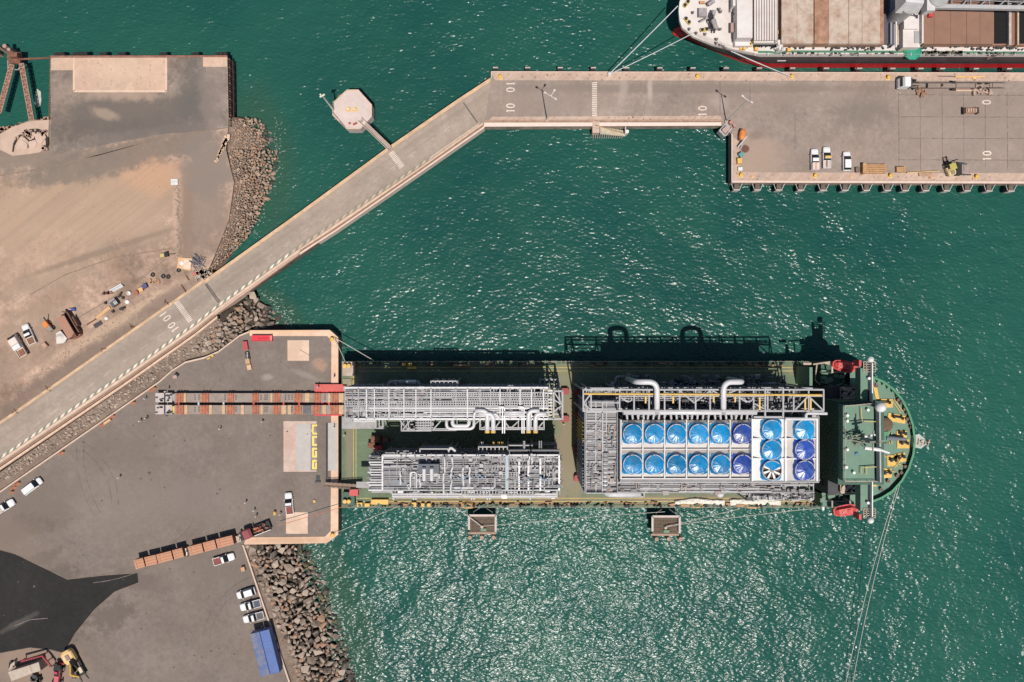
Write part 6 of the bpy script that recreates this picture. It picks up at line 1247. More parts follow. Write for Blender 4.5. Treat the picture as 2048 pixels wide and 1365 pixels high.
def vehicle(kind, label, px, py, deg, z=GZ, bed=None, scale=1.0, cat=None, extra=None):
    """x forward; deg = heading, anticlockwise from east"""
    cat = cat or {'pickup': 'pickup', 'suv': 'car', 'van': 'van', 'crew': 'pickup'}[kind]
    t = thing({'pickup': 'pickup_truck', 'crew': 'pickup_truck', 'suv': 'estate_car', 'van': 'minivan'}[kind], label, cat, P(px, py, z), R(deg), {'pickup': 'white pickups', 'crew': 'white pickups', 'suv': 'white cars', 'van': 'white vans'}[kind])
    L2 = 2.62 if kind != 'suv' else 2.35; L2 = 2.7 if kind == 'van' else L2; W2 = .93; tail = -L2
    cab0 = {'pickup': -.75, 'crew': -.95, 'suv': tail + .12, 'van': tail + .08}[kind]
    body = [vring(tail, W2 * .93, .45, 1.02), vring(tail + .15, W2, .38, 1.06), vring(cab0, W2, .36, 1.08), vring(.95, W2, .36, 1.08), vring(1.2, W2 * .98, .36, 1.02), vring(L2 - .45, W2 * .95, .38, .92), vring(L2 - .1, W2 * .86, .42, .78), vring(L2, W2 * .7, .48, .68)]
    if kind in ('pickup', 'crew'): body = body[2:]
    bd_ = MB().loft(body).build('body', m_car, t, True)
    fr = 1.15 if kind != 'van' else 1.75; fw = .25 if kind != 'van' else .85
    gl_ = [vring(cab0 + .02, W2 * .94, 1.0, 1.12, .05), vring(cab0 + .3, W2 * .84, 1.0, 1.62, .1), vring(fw, W2 * .83, 1.0, 1.66, .1), vring(fr, W2 * .93, .98, 1.06, .04)]
    MB().loft(gl_).build('windows', m_glass, t, True)
    MB().loft([vring(cab0 + (.38 if kind != 'suv' else .45), W2 * .80, 1.6, 1.69, .06), vring((cab0 + fw) / 2, W2 * .82, 1.6, 1.75, .06), vring(fw - .02, W2 * .80, 1.6, 1.71, .06)]).build('roof', m_car, t, True)
    for s_ in (-1, 1):
        MB().box((L2 - .16, s_ * W2 * .62, .74), (.14, .34, .16)).build('headlight', m_silver, t, True); MB().box((fr - .22, s_ * (W2 + .1), 1.08), (.14, .2, .16)).build('mirror', m_car, t, True)
    if kind in ('pickup', 'crew'):
        b = MB(); b.box(((tail + cab0) / 2, 0, .6), (cab0 - tail, 1.8, .4)); b.box(((tail + cab0) / 2, W2 - .06, .93), (cab0 - tail, .12, .3)); b.box(((tail + cab0) / 2, -W2 + .06, .93), (cab0 - tail, .12, .3)); b.box((tail + .05, 0, .93), (.1, 1.62, .3)); b.build('bed', m_car, t, True)
        MB().box(((tail + cab0) / 2, 0, .83), (cab0 - tail - .2, 1.58, .06)).build('bed_floor', bed or m_bed, t, True)
    wheels(t, (tail + .85, L2 - .9), .82, .37)
    if extra: extra(t)
    if scale != 1: t.scale = (scale,) * 3
    return t
m_redload = M('reddish_load', (.23, .06, .05), .8, var=.5, scale=3); m_brownload = M('brown_load', (.22, .1, .06), .85, var=.5, scale=3)
vehicle('van', 'white minivan standing on the grey yard by the orange barriers, nose to upper right', 68, 972, 37)
vehicle('pickup', 'white pickup cut by the left picture edge below the white minivan', 13, 1013, 32, bed=M('pale_bed', (.45, .36, .3), .7))
vehicle('pickup', 'white pickup with reddish load standing just above the south mooring pad', 580, 1006, 96, bed=m_redload)
vehicle('pickup', 'white pickup with a dark red load below the row of brown boxes', 450, 1117, 17, bed=m_redload)
vehicle('suv', 'white estate car, uppermost of the three vehicles parked beside the boulders', 494, 1185, 197)
vehicle('pickup', 'white pickup with dark blue bed, middle of the three parked beside the boulders', 503, 1209, 195, bed=M('navy_bed', (.025, .03, .06), .5))
vehicle('pickup', 'white pickup with grey bed, lowest of the three, next to the blue containers', 509, 1233, 195)
def light_bar(t): MB().box((-.05, 0, 1.86), (.5, 1.5, .16)).build('light_bar', m_yel, t, True); MB().box((-1.6, 0, 1.0), (1.6, .3, .2)).build('load_strip', m_hatchr, t, True)
def canopy(t): MB().loft([vring(-2.6, .86, .95, 1.72, .06), vring(-.9, .86, .95, 1.76, .06)]).build('canopy', M('pinkish_canopy', (.62, .49, .43), .5, var=.06), t, True); MB().box((-1.75, 0, 1.77), (1.6, .5, .03)).build('canopy_strip', M('pink_strip', (.55, .35, .29), .6), t, True)
vehicle('crew', 'white pickup with a pinkish canopy, leftmost of the three on the wide pier', 1627, 321, 90, PZ, extra=canopy)
vehicle('pickup', 'white pickup with an orange light bar, middle of the three on the wide pier', 1651, 317, 90, PZ, bed=M('pale_bed_pier', (.5, .42, .4), .6), extra=light_bar)
vehicle('suv', 'white estate car standing apart, rightmost of the three on the wide pier', 1691, 324, 90, PZ)
vehicle('pickup', 'white pickup with brown load on the dirt, next to the white lorry', 61, 669, 115, bed=m_brownload)
def lorry_box(t): MB().box((1.15, 0, 1.75), (2.3, 2.1, .5)).build('cab_cover', M('cream_cover', (.66, .55, .49), .6, var=.06), t, True)
t = thing('small_lorry', 'white lorry with a rusty load in its open bed, leftmost vehicle on the dirt', 'lorry', P(41, 692, GZ), R(121))
MB().loft([vring(.3, 1.05, .5, 2.2, .1), vring(1.9, 1.05, .5, 2.25, .15), vring(2.6, 1.0, .5, 1.5, .15), vring(2.75, .95, .5, 1.1, .15)]).build('cab', M('cream_white_paint', (.66, .56, .5), .4, var=.08), t, True); MB().box((-.35, 0, 1.35), (1.1, 1.9, 1.5)).build('locker_box', m_car, t, True)
b = MB(); b.box((-1.95, 0, .9), (2.1, 2.1, .2)); b.box((-1.95, 1.0, 1.2), (2.1, .14, .5)); b.box((-1.95, -1.0, 1.2), (2.1, .14, .5)); b.box((-2.98, 0, 1.2), (.14, 2.1, .5)); b.build('bed', M('cream_bed', (.6, .46, .38), .6), t, True); MB().box((-1.9, 0, 1.1), (1.5, 1.3, .3)).build('load', m_brownload, t, True); MB().box((2.3, 0, 1.75), (.5, 1.8, .5)).build('windscreen', m_glass, t, True); wheels(t, (-2.1, 1.9), .95, .45)
# tractor unit with skeleton trailer on the pier
t = thing('tractor_unit', 'white tractor unit on the pier pulling a long empty skeleton trailer', 'lorry', P(1811, 171, PZ), R(180))
MB().loft([vring(.2, 1.2, .6, 3.1, .15), vring(1.6, 1.22, .6, 3.2, .2), vring(2.2, 1.2, .6, 2.2, .2), vring(2.5, 1.15, .6, 1.5, .2)]).build('cab', m_car, t, True); MB().box((2.12, 0, 2.2), (.35, 2.1, .9)).build('windscreen', m_glass, t, True); b = MB(); b.box((-1.0, .45, .95), (3.4, .18, .25)); b.box((-1.0, -.45, .95), (3.4, .18, .25)); b.build('chassis', m_black, t, True); MB().box((-.2, 0, 1.6), (.6, 2.2, 1.6)).build('tank_rack', m_dgrey, t, True); wheels(t, (-1.9, 1.6), 1.05, .5); MB().box((2.3, 1.1, .9), (.5, .3, .3)).build('headlight', m_silver, t, True)
t = thing('skeleton_trailer', 'long dark skeleton trailer coupled behind the white tractor unit', 'trailer', P(1910, 172, PZ)); b = MB(); 
for y in (166.5, 177): b.bar(P(1826, y, 5.1), P(2010, y - .5, 5.1), .13, .25)
for x in (1882, 1912, 1951, 1985): b.bar(P(x, 166.5, 5.05), P(x, 177, 5.05), .12)
b.build('frame', M('trailer_brown', (.10, .07, .06), .8, var=.3), t); MB().pb(1856, 167, 1950, 176, 4.9, 5.0).build('deck_plate', m_pier, t)
for x, y in ((1907, 165), (1907, 179), (1884, 171)): MB().box(P(x, y, 5.1), (.85 if x > 1900 else .35, .55, .5)).build('twist_lock', m_black, t)
for x in (1945, 1960, 1975):
    for y in (167, 177): MB().tube([P(x, y, 4.5) + Vector((0, -.15, 0)), P(x, y, 4.5) + Vector((0, .15, 0))], .45, 12).build('wheel', m_tyre, t)
# ---- self propelled trailer lines
m_trl = M('trailer_deck_grey', (.28, .225, .19), .75, var=.2, scale=.6, dirt=(.2, .14, .11), damt=.4); m_pack = M('power_pack_grey', (.46, .40, .37), .6, var=.2, scale=1.5)
m_obeam = M('orange_brown_beam', (.36, .12, .065), .75, var=.4, scale=1.4, dirt=(.5, .22, .12), damt=.6); m_tbeam = M('tan_timber', (.52, .34, .20), .8, var=.25, scale=1.5)
TZt = GZ + 1.55
rdt = random.Random(5)
for y0, y1, row, seg in ((787, 805, 'upper', [(352, 14, 0), (367, 5, 1), (402, 15, 0), (455, 12, 0), (504, 13, 0), (541, 4, 1), (548, 12, 0), (588, 15, 0), (610, 9, 1), (627, 14, 0), (656, 5, 1), (664, 12, 0), (678, 9, 1)]), (811, 829, 'lower', [(352, 15, 0), (369, 6, 1), (400, 16, 0), (418, 6, 1), (444, 6, 1), (454, 14, 0), (482, 6, 1), (504, 13, 0), (521, 5, 1), (546, 14, 0), (563, 9, 1), (576, 6, 1), (588, 15, 0), (625, 15, 0), (645, 7, 1), (661, 16, 0), (678, 9, 1)])):
    t = thing('platform_trailer', f'{row} of two long parallel platform trailers crossed by orange and tan beams', 'trailer', P(500, (y0 + y1) / 2, GZ))
    b = MB(); b.pb(349, y0, 900, y1, TZt - .55, TZt - .06); b.build('platform', m_trl, t)
    for x0, x1 in ((311, 328), (331, 344)): pk = MB().pb(x0, y0 - .5, x1, y1, TZt - 1.1, TZt + (.3 if x0 == 311 else .05)).build('power_pack', m_pack, t); bb = MB(); [bb.box(P(rdt.uniform(x0 + 2, x1 - 2), rdt.uniform(y0 + 2, y1 - 2), TZt + .4), (.5, .3, .25)) for _ in range(5)]; bb.build('exhaust_vents', m_dgrey, pk)['kind'] = 'stuff'
    MB().pb(344, y0 + 2, 350, y1 - 3, TZt - .7, TZt - .2).build('coupling', m_yel if row == 'lower' else m_grey_steel, t)
    for x, w_, k in seg:
        if k == 0:
            b = MB()
            for q in (0, .38, .76): b.pb(x + w_ * q, y0 - .3, x + w_ * (q + .24), y1 + .3, TZt - .06, TZt + .22)
            b.pb(x, y0 + 2, x + w_, y1 - 2, TZt - .06, TZt + .08); b.build('steel_beam', m_obeam, t)
        else: MB().pb(x, y0 - .2, x + w_, y1 + .2, TZt - .06, TZt + .2).build('timber_beam', m_tbeam, t)
    b = MB()
    for x in (390, 398, 450, 472, 522, 530, 534, 571, 578, 584, 640, 650): 
        for y in (y0 + 4, y0 + 8, y0 + 12): b.box(P(x, y, TZt - .02), (.25, .22, .06))
    b.build('lifting_pockets', m_black, t)
    b = MB()
    for i in range(34):
        for yy in (y0 + 3, y1 - 3): 
            c = P(356 + i * 10, yy, GZ + .4); b.tube([c - Vector((0, .35, 0)), c + Vector((0, .35, 0))], .4, 8)
    o = b.build('wheel', m_tyre, t); o['kind'] = 'stuff'
one(MB().pb(606, 812, 622, 828, TZt - .06, TZt + .1), 'ballast_plate', M('dark_plate', (.1, .095, .1), .6), 'dark steel plate with four lugs lying on the lower trailer near the red ramp', 'plate')
for x, m_, lab in ((357, m_red, 'red tie bar between the trailers next to their power packs'), (397, m_silver, 'grey tie bar between the trailers, left of a second grey one'), (447, m_silver, 'grey tie bar between the trailers, right of another grey one'), (507, m_red, 'red tie bar between the trailers in the middle of the yard'), (567, m_red, 'red tie bar between the trailers, left of a close pair'), (598, m_red, 'red tie bar between the trailers just before the red ramp'), (658, m_red, 'red tie bar between the trailers over the quay coping')):
    one(MB().pb(x - 1.6, 803, x + 1.6, 813, TZt - .5, TZt - .1), 'tie_bar', m_, lab, 'tie bar')
t = thing('loading_ramp', 'bright red steel loading ramp under the trailers, bridging quay and ship', 'ramp', P(660, 800, GZ))
MB().pb(629, 783, 690, 832, GZ + .11, GZ + .3).build('ramp_plate', m_red, t); MB().pb(629, 769, 694, 783, GZ + .1, GZ + 1.0).build('side_box', M('faded_red_box', (.50, .075, .06), .5, var=.2, scale=.5), t); MB().pb(629, 783, 688, 785, GZ + .3, GZ + .9).build('side_wall', M('bright_red', (.55, .01, .025), .45), t); MB().pb(629, 829.5, 688, 832, GZ + .3, GZ + .7).build('side_wall', bpy.data.materials['bright_red'], t)
# ---- rows of brown steel boxes behind the red truck
m_box = M('brown_box_top', (.47, .235, .14), .75, var=.2, scale=.7, dirt=(.40, .16, .09), damt=.6)
BX = [((270, 1130), (288, 1125)), ((291, 1124), (313, 1119)), ((315, 1118.5), (344, 1111)), ((347, 1110), (366, 1105)), ((378, 1103), (405, 1096)), ((408, 1095), (431, 1089)), ((434, 1088), (466, 1080))]
ordn = ['first', 'second', 'third', 'fourth', 'fifth', 'sixth', 'seventh']
for i, (q, r) in enumerate(BX):
    z = GZ + 2.8; a = P(*q, z); c = P(*r, z); d = (c - a).normalized(); n_ = Vector((d.y, -d.x, 0)); w_ = 2.15; mid = (a + c) / 2; ang = math.atan2(d.y, d.x); ln = (c - a).length
    t = thing('steel_box', f'brown steel ballast box, {ordn[i]} from the left in the slanting row', 'box', (mid.x, mid.y, GZ), ang, 'brown boxes in the slanting row')
    MB().box((0, 0, 1.6), (ln, w_, 2.4)).build('box_body', m_rust, t, True); b = MB(); b.box((0, 0, 2.84), (ln + .06, w_ + .06, .12))
    for k in range(-1, 2): b.box((0, k * .68, 2.93), (ln * .94, .12, .1))
    b.box((-ln * .3, 0, 2.93), (.12, w_ * .9, .1)); b.build('lid', m_box, t, True); b = MB(); [b.box((sx * ln * .4, sy * w_ * .38, .2), (.5, .3, .4)) for sx in (-1, 1) for sy in (-1, 1)]; b.build('skids', m_timber_dark, t, True)
t = thing('box_coupling', 'pale coupling between the two groups of brown boxes', 'coupling', P(372, 1103, GZ)); MB().box(P(371, 1100, 5), (.7, .9, 1)).build('white_block', m_whitepole, t); MB().box(P(373, 1107, 5), (.8, .9, 1)).build('white_block', m_whitepole, t); MB().box(P(372, 1103.5, 4.7), (1.0, 2.4, .6)).build('coupling', m_rust, t)
# ---- red recovery truck
t = thing('recovery_truck', 'dark red truck with a load of orange gear beside the south quay edge', 'lorry', P(517, 1058, GZ), R(21))
MB().loft([vring(-3.2, 1.15, .6, 2.5, .2), vring(-1.7, 1.15, .6, 2.6, .2), vring(-1.2, 1.1, .6, 2.3, .2)]).build('cab', M('dark_red_cab', (.24, .045, .05), .5, var=.25), t, True); MB().box((-3.25, 0, 1.9), (.3, 1.9, .8)).build('windscreen', m_glass, t, True); b = MB(); b.box((1.2, 0, 1.0), (4.4, 2.2, .25)); b.build('load_bed', m_black, t, True); MB().box((1.2, -1.1, 1.35), (4.3, .14, .7)).build('side_board', m_whitepole, t, True)
b = MB(); [b.box((rdt.uniform(-.6, 3), rdt.uniform(-.8, .8), 1.5), (rdt.uniform(.3, 1.3), rdt.uniform(.2, .6), .7), rdt.uniform(-.4, .4)) for _ in range(11)]; b.build('gear', m_obeam, t, True)['kind'] = 'stuff'; wheels(t, (-2.4, 1.4, 2.6), 1.0, .5); MB().box((-4.0, 0, .9), (.5, 2.2, .5)).build('bumper', m_black, t, True); b = MB(); b.bar((-.9, -.9, 1), (-.9, -.9, 2.9), .2); b.bar((-.9, .9, 1), (-.9, .9, 2.9), .2); b.bar((-.9, -.9, 2.9), (-.9, .9, 2.9), .2); b.build('hoist_frame', m_dgrey, t, True)
one(MB().box(P(474, 1077, 4.5), (1.4, 1.2, 1)).box(P(480, 1071, 4.4), (1.2, .5, .7), .5).box(P(478, 1081, 4.3), (1.1, .9, .5), .3), 'drawbar_dolly', m_conc, 'grey drawbar dolly between the brown boxes and the red truck', 'dolly')
# ---- blue shipping containers
m_blue = M('blue_container_paint', (.045, .11, .34), .5, var=.15, scale=.5, stripe=('X', 4.2, .25, (.035, .085, .27))); m_blue2 = M('faded_blue_container', (.075, .125, .28), .6, var=.3, scale=.9, dirt=(.21, .17, .175), damt=1.4, stripe=('X', 4.2, .2, (.06, .11, .26)))
for x0, y0, x1, y1, m_, lab in ((528.6, 1262, 550, 1347, m_blue, 'clean bright blue shipping container, right one of the pair'), (509, 1267, 530.4, 1352, m_blue2, 'faded blue grey stained shipping container, left one of the pair')):
    z = GZ + 3.5; a, c = P(x0, y0, z), P(x1, y1, z); d = (c - a).normalized(); ln = (c - a).length; mid = (a + c) / 2
    t = thing('shipping_container', lab, 'container', (mid.x, mid.y, GZ + .9), math.atan2(d.y, d.x), 'blue containers by the yard wall')
    MB().box((0, 0, 1.3), (ln, 2.2, 2.5)).build('body', m_, t, True); b = MB()
    for i in range(30): b.box((-ln / 2 + (i + .5) * ln / 30, 0, 2.565), (ln / 60, 2.05, .05))
    b.build('roof_ribs', m_, t, True); b = MB(); [b.box((sx * ln * .36, 0, -.45), (.5, 2.4, .9)) for sx in (-1, -.3, .3, 1)]; b.build('bearers', m_timber_dark, t, True); b = MB()
    for sy in (-1, 1): b.box((0, sy * 1.1, 2.54), (ln + .04, .1, .14)); b.box((0, sy * 1.1, .09), (ln + .04, .1, .16))
    for sx in (-1, 1): b.box((sx * ln / 2, 0, 2.54), (.1, 2.14, .14)); [b.box((sx * ln / 2, sy * 1.08, 1.3), (.14, .14, 2.6)) for sy in (-1, 1)]
    b.build('corner_frame', m_, t, True)
    for sy in (-1, 1): dr = MB().box((-ln / 2 - .04, sy * .54, 1.3), (.07, 1.02, 2.3)).build('door', m_, t, True); MB().tube([(-ln / 2 - .1, sy * .3, .2), (-ln / 2 - .1, sy * .3, 2.4)], .03, 6).build('locking_bar', m_silver, dr, True)
MB().bar(P(523, 1252, 5), P(524, 1262, 5.2), .2).build('post', m_conc, thing('pipe_post', 'short pale post standing above the gap between the blue containers', 'post', P(523, 1258, GZ)))
# ---- machines in the lower left corner
t = thing('yellow_excavator', 'yellow tracked machine with black working gear near the dark asphalt edge', 'excavator', P(150, 1320, GZ), R(-62))
for s_ in (-1, 1): MB().loft([[(x, s_ * 1.15 + w_, z) for w_, z in ((-.3, .1), (.3, .1), (.3, .8), (-.3, .8))] for x in (-2.6, 2.6)]).build('track', m_tyre, t, True)
MB().loft([vring(-3.2, 1.0, .8, 2.0, .3), vring(-2.6, 1.45, .8, 2.2, .3), vring(-.6, 1.5, .8, 2.1, .3), vring(.2, 1.2, .8, 1.7, .2)]).build('upper_body', M('cream_yellow', (.66, .43, .19), .5, var=.15), t, True); MB().box((-1.5, .1, 2.25), (1.3, .9, .2)).build('engine_hatch', M('mauve_hatch', (.26, .18, .17), .6), t, True); MB().box((0, .75, 2.0), (1.3, .9, 1.5)).build('cab', m_glass, t, True)
b = MB(); b.bar((.2, -.2, 1.8), (2.4, -.5, 3.2), .45); b.bar((2.4, -.5, 3.2), (3.9, -.3, 1.2), .4); b.build('arm', m_yel, t, True); b = MB(); b.bar((.8, .4, 1.6), (3.0, .6, 1.0), .4); b.box((3.6, 0, .8), (.9, 2.9, .5)); b.tube([(1.3, -.9, 2), (2.8, -.9, 1.4)], .22, 8); b.build('attachment', m_black, t, True); MB().box((2.7, .9, 1.2), (1.4, .8, .5)).build('bucket', M('pale_bucket', (.6, .5, .36), .6, var=.3), t, True)
for s_ in (-1, 1): MB().bar((4.0, s_ * .7, .5), (5.6, s_ * .9, .12), .14).build('fork', m_dgrey, t, True)
t = thing('red_tractor', 'dark red machine with black engine parts between the yellow machine and the hut', 'tractor', P(121, 1345, GZ), R(82))
MB().loft([vring(-2.8, .55, .7, 1.7, .15), vring(-.3, .6, .7, 1.8, .15)]).build('bonnet', M('pink_red_bonnet', (.5, .1, .12), .5, var=.2), t, True); b = MB(); b.box((1.2, 0, 1.2), (2.6, 1.3, 1.2)); b.box((2.3, .5, 1.4), (1, .8, .9)); b.tube([(.2, -.8, 1.2), (2.2, -1.0, 2)], .2, 8); b.build('engine', m_black, t, True); MB().box((.7, .1, 2.0), (.6, .8, .4)).build('seat', M('crimson', (.35, .02, .07), .5), t, True); wheels(t, (-2.0, 1.2), .95, .75); b = MB(); b.bar((-.5, -.75, 1.9), (1.6, -1.0, 2.2), .14); b.bar((2.6, -1.2, 1.0), (2.6, 1.2, 1.0), .3); b.build('guard', m_red, t, True)
t = thing('site_hut', 'long beige roofed site hut at the bottom left corner', 'hut', P(50, 1345, GZ)); q = PL([(18, 1344), (60, 1331), (62, 1345), (63, 1347), (24, 1362)], 7)
MB().prism(PL([(17, 1345), (59, 1332), (64, 1347), (24, 1362)], 6.9), GZ, 6.9).build('wall', m_conc, t); MB().prism(PL([(16, 1344.5), (59, 1331), (65, 1347), (23, 1363)], 7.05), 6.85, 7.05).build('roof', M('beige_roof', (.44, .36, .29), .8, var=.15, dirt=(.36, .24, .19), damt=.4), t); MB().prism(PL([(59.5, 1331), (77, 1325), (81, 1342), (65, 1347)], 7.05), GZ, 7.0).build('annex', bpy.data.materials['beige_roof'], t)
b = MB(); pts = [P(42, 1323, 6.2), P(84, 1312, 6.2), P(94, 1323, 6.2), P(102, 1334, 6.2)]; b.tube(pts, .28, 8); [b.tube([p_, p_ - Vector((0, 0, 2.2))], .14, 6) for p_ in pts]
one(b, 'bent_pipe', M('dark_red_pipe', (.3, .05, .055), .5, var=.3), 'bent dark red pipe frame standing above the beige hut', 'frame')
b = MB(); b.prism(PL([(22, 1329), (30, 1322), (30, 1332), (18, 1342)], 5), GZ, 5.2); one(b, 'lean_to', m_conc, 'small pale lean-to with a dark opening left of the red pipe frame', 'shed')
b = MB(); [b.box(P(73 + rdt.uniform(-7, 7), 1356 + rdt.uniform(-7, 7), 4.6), (rdt.uniform(.4, 1.4), rdt.uniform(.3, .8), 1), rdt.uniform(0, 3)) for _ in range(12)]; one(b, 'scrap_heap', m_dgrey, 'dark scrap heap below the beige hut roof', 'scrap heap')
one(MB().prism(PL([(18, 1325), (24, 1323), (24, 1333), (17, 1337)], 4.6), GZ, 4.6), 'dark_crate', m_black, 'small black crate left of the beige hut', 'crate')
# ================================================================ CLUTTER ON THE YARD
rdc = random.Random(77)
def crate(x, y, sx, sy, h, mat, label, deg=0, z=GZ, name='crate', cat='crate', slats=True, grp=None):
    t = thing(name, label, cat, P(x, y, z), R(deg), grp); MB().box((0, 0, h / 2), (sx, sy, h)).build('body', mat, t, True); b = MB()
    if slats:
        n = max(2, int(sx / .45))
        for i in range(n): b.box((-sx / 2 + (i + .5) * sx / n, 0, h + .03), (sx / n * .7, sy * 1.02, .06))
        b.box((0, sy * .48, h * .5), (sx * 1.03, .08, h * .9)); b.box((0, -sy * .48, h * .5), (sx * 1.03, .08, h * .9))
    else: b.box((0, 0, h + .03), (sx * 1.04, sy * 1.04, .06))
    b.build('lid', mat, t, True); return t
m_ob = M('orange_barrier_plastic', (.55, .21, .11), .6, var=.25); m_tb = M('tan_barrier_plastic', (.62, .38, .2), .6, var=.2)
BAR = [(36, 968, 1.6, 'beside the upper left of the white minivan'), (29, 975, 1.2, 'just left of another one by the white minivan'), (125, 906, 1.3, 'alone along the yard wall above the minivan'), (226, 833, 1.2, 'at the upper end of a tan barrier'), (206, 850, 1.2, 'at the lower end of a tan barrier'), (306, 779, 1.8, 'next to the trailer power packs'), (268, 806, 1.0, 'small, half way between trailers and tan barrier'), (25, 984, .9, 'lowest along the wall near the picture edge')]
for x, y, ln, lab in BAR:
    t = thing('road_barrier', 'orange plastic road barrier ' + lab, 'barrier', P(x, y, GZ), R(35), 'orange barriers along the yard wall'); MB().loft([[(xx, -.3, 0), (xx, -.12, .5), (xx, -.1, .95), (xx, .1, .95), (xx, .12, .5), (xx, .3, 0)] for xx in (-ln / 2, ln / 2)]).build('body', m_ob, t, True); MB().box((0, 0, .97), (ln * .9, .12, .06)).build('cap', M('barrier_cap', (.32, .1, .06), .6) if x == 36 else bpy.data.materials['barrier_cap'], t, True)
one(MB().bar(P(209, 848, 4.4), P(222, 839, 4.4), .5, .8), 'road_barrier', m_tb, 'long tan plastic barrier between two orange ones', 'barrier')
one(MB().box(P(426, 712, 4.4), (.6, .4, .8), .6).box(P(418, 717, 4.25), (.9, .3, .5), .5), 'tool_stand', m_yel, 'small yellowish stand on the bend of the yard wall', 'stand')
# red box and gear near the north mooring pad
t = thing('red_container', 'long bright red open steel skip against the north quay coping', 'skip', P(523, 677, GZ)); MB().pb(503, 671, 544, 683, GZ, GZ + .9).build('body', M('skip_red', (.62, .012, .035), .5, var=.12), t); MB().pb(515, 675.5, 536, 679, GZ + .9, GZ + .93).build('floor_panel', M('skip_inner', (.48, .005, .02), .5), t); b = MB(); b.pb(503, 671, 544, 672, GZ + .9, GZ + 1.05); b.pb(503, 682, 544, 683, GZ + .9, GZ + 1.05); b.build('rim', m_red, t); MB().pb(540, 672, 544, 682, GZ + .9, GZ + .95).build('end_panel', M('pinkish_red', (.6, .2, .17), .6), t)
crate(492.5, 692, 1.15, 2.0, .9, M('wine_red_box', (.38, .06, .06), .6, var=.15), 'wine red box at the head of a line of stored gear in the yard', 8, slats=False, name='red_box', cat='box')
b = MB()
for i in range(6): b.box(P(494 + i * .5, 705 + i * 2.6, 4.3), (1.1, .16, .5), R(6 + rdc.uniform(-14, 14)))
one(b, 'pipe_rack', m_dgrey, 'dark pipe rack between the wine red box and the timber crate', 'rack'); b = MB(); b.box(P(495, 712, 4.35), (.25, 1.6, .4)); one(b, 'spreader_bar', m_whitepole, 'white spreader bar lying across the dark pipe rack', 'bar')
crate(497, 723, 1.0, 1.2, .8, m_tbeam, 'tan timber crate below the dark pipe rack', 10); crate(500, 735, 1.0, 1.2, .7, M('cream_orange_crate', (.62, .42, .28), .8, var=.3), 'cream crate at the lower end of the line of stored gear', 12); crate(499, 730, .9, .5, .5, m_obeam, 'narrow orange brown crate between the tan and the cream crates', 10)
one(MB().box(P(354, 749, 4.3), (.9, .5, .6), -.6), 'dark_case', m_black, 'small black case standing in the open yard near the wall', 'case'); one(MB().box(P(350, 754, 4.2), (1.0, .8, .3), .2), 'pink_pallet', M('pink_pallet', (.45, .29, .25), .8), 'pinkish pallet beside the small black case', 'pallet')
crate(488, 1137, .9, 1.0, .9, M('tan_orange_box', (.55, .3, .16), .7, var=.2), 'tan box by the wall between the loaded pickup and the white estate car', 17)
one(MB().box(P(636, 964, 4.2), (1.3, .35, .3)).box(P(636, 957, 4.05), (.9, 1.4, .1)), 'ramp_hinge', m_dgrey, 'dark hinge frame at the lower end of the quay edge slot', 'hinge'); one(MB().box(P(629, 1003, 4.2), (.5, .6, .4), .3), 'yellow_case', m_yel, 'small yellow case between the gangway and the south mooring pad', 'case')
one(MB().lathe(tuple(P(551, 1024, GZ)), [(.35, 0), (.35, .8), (.2, 1.1), (0, 1.15)], 10).box(P(550, 1028, 4.3), (.5, .5, .6)), 'yellow_drum', m_yel, 'yellow drum beside the standing workers above the red truck', 'drum')
# ================================================================ PEOPLE
def person_mesh():
    me = bpy.data.meshes.new('person'); j = [(0, 0, .95, .15), (0, 0, 1.2, .15), (0, 0, 1.42, .14), (0, .01, 1.54, .06), (0, .02, 1.66, .1), (0, .02, 1.74, .08),
        (-.2, 0, 1.42, .07), (-.27, .04, 1.15, .05), (-.25, .14, .92, .04), (.2, 0, 1.42, .07), (.27, .02, 1.15, .05), (.27, .1, .92, .04),
        (-.1, 0, .9, .1), (-.12, .05, .5, .075), (-.13, .0, .08, .05), (-.13, .16, .05, .05), (.1, 0, .9, .1), (.12, -.04, .5, .075), (.13, -.1, .08, .05), (.13, .06, .05, .05)]
    e = [(0, 1), (1, 2), (2, 3), (3, 4), (4, 5), (2, 6), (6, 7), (7, 8), (2, 9), (9, 10), (10, 11), (0, 12), (12, 13), (13, 14), (14, 15), (0, 16), (16, 17), (17, 18), (18, 19)]
    me.from_pydata([v[:3] for v in j], e, []); o = bpy.data.objects.new('person', me); COL.objects.link(o); m = o.modifiers.new('s', 'SKIN'); 
    for i, v in enumerate(j): me.skin_vertices[0].data[i].radius = (v[3], v[3])
    me.skin_vertices[0].data[0].use_root = True; o.modifiers.new('u', 'SUBSURF').levels = 1
    bpy.context.view_layer.update(); dg = bpy.context.evaluated_depsgraph_get(); r = bpy.data.meshes.new_from_object(o.evaluated_get(dg)); bpy.data.objects.remove(o); r.name = 'person'; r.materials.clear(); return r
pm = {}
for k, c in (('white', (.66, .62, .58)), ('dark', (.05, .05, .07)), ('orange', (.6, .22, .06)), ('yellow', (.62, .5, .08))): pm[k] = person_mesh(); pm[k].materials.append(M('clothes_' + k, c, .9, var=.15))
hat = MB().lathe((0, .02, 1.72), [(.15, 0), (.13, .07), (.07, .13), (0, .15)], 12); m_hat = M('white_helmet', (.7, .68, .62), .4)
hat0 = None
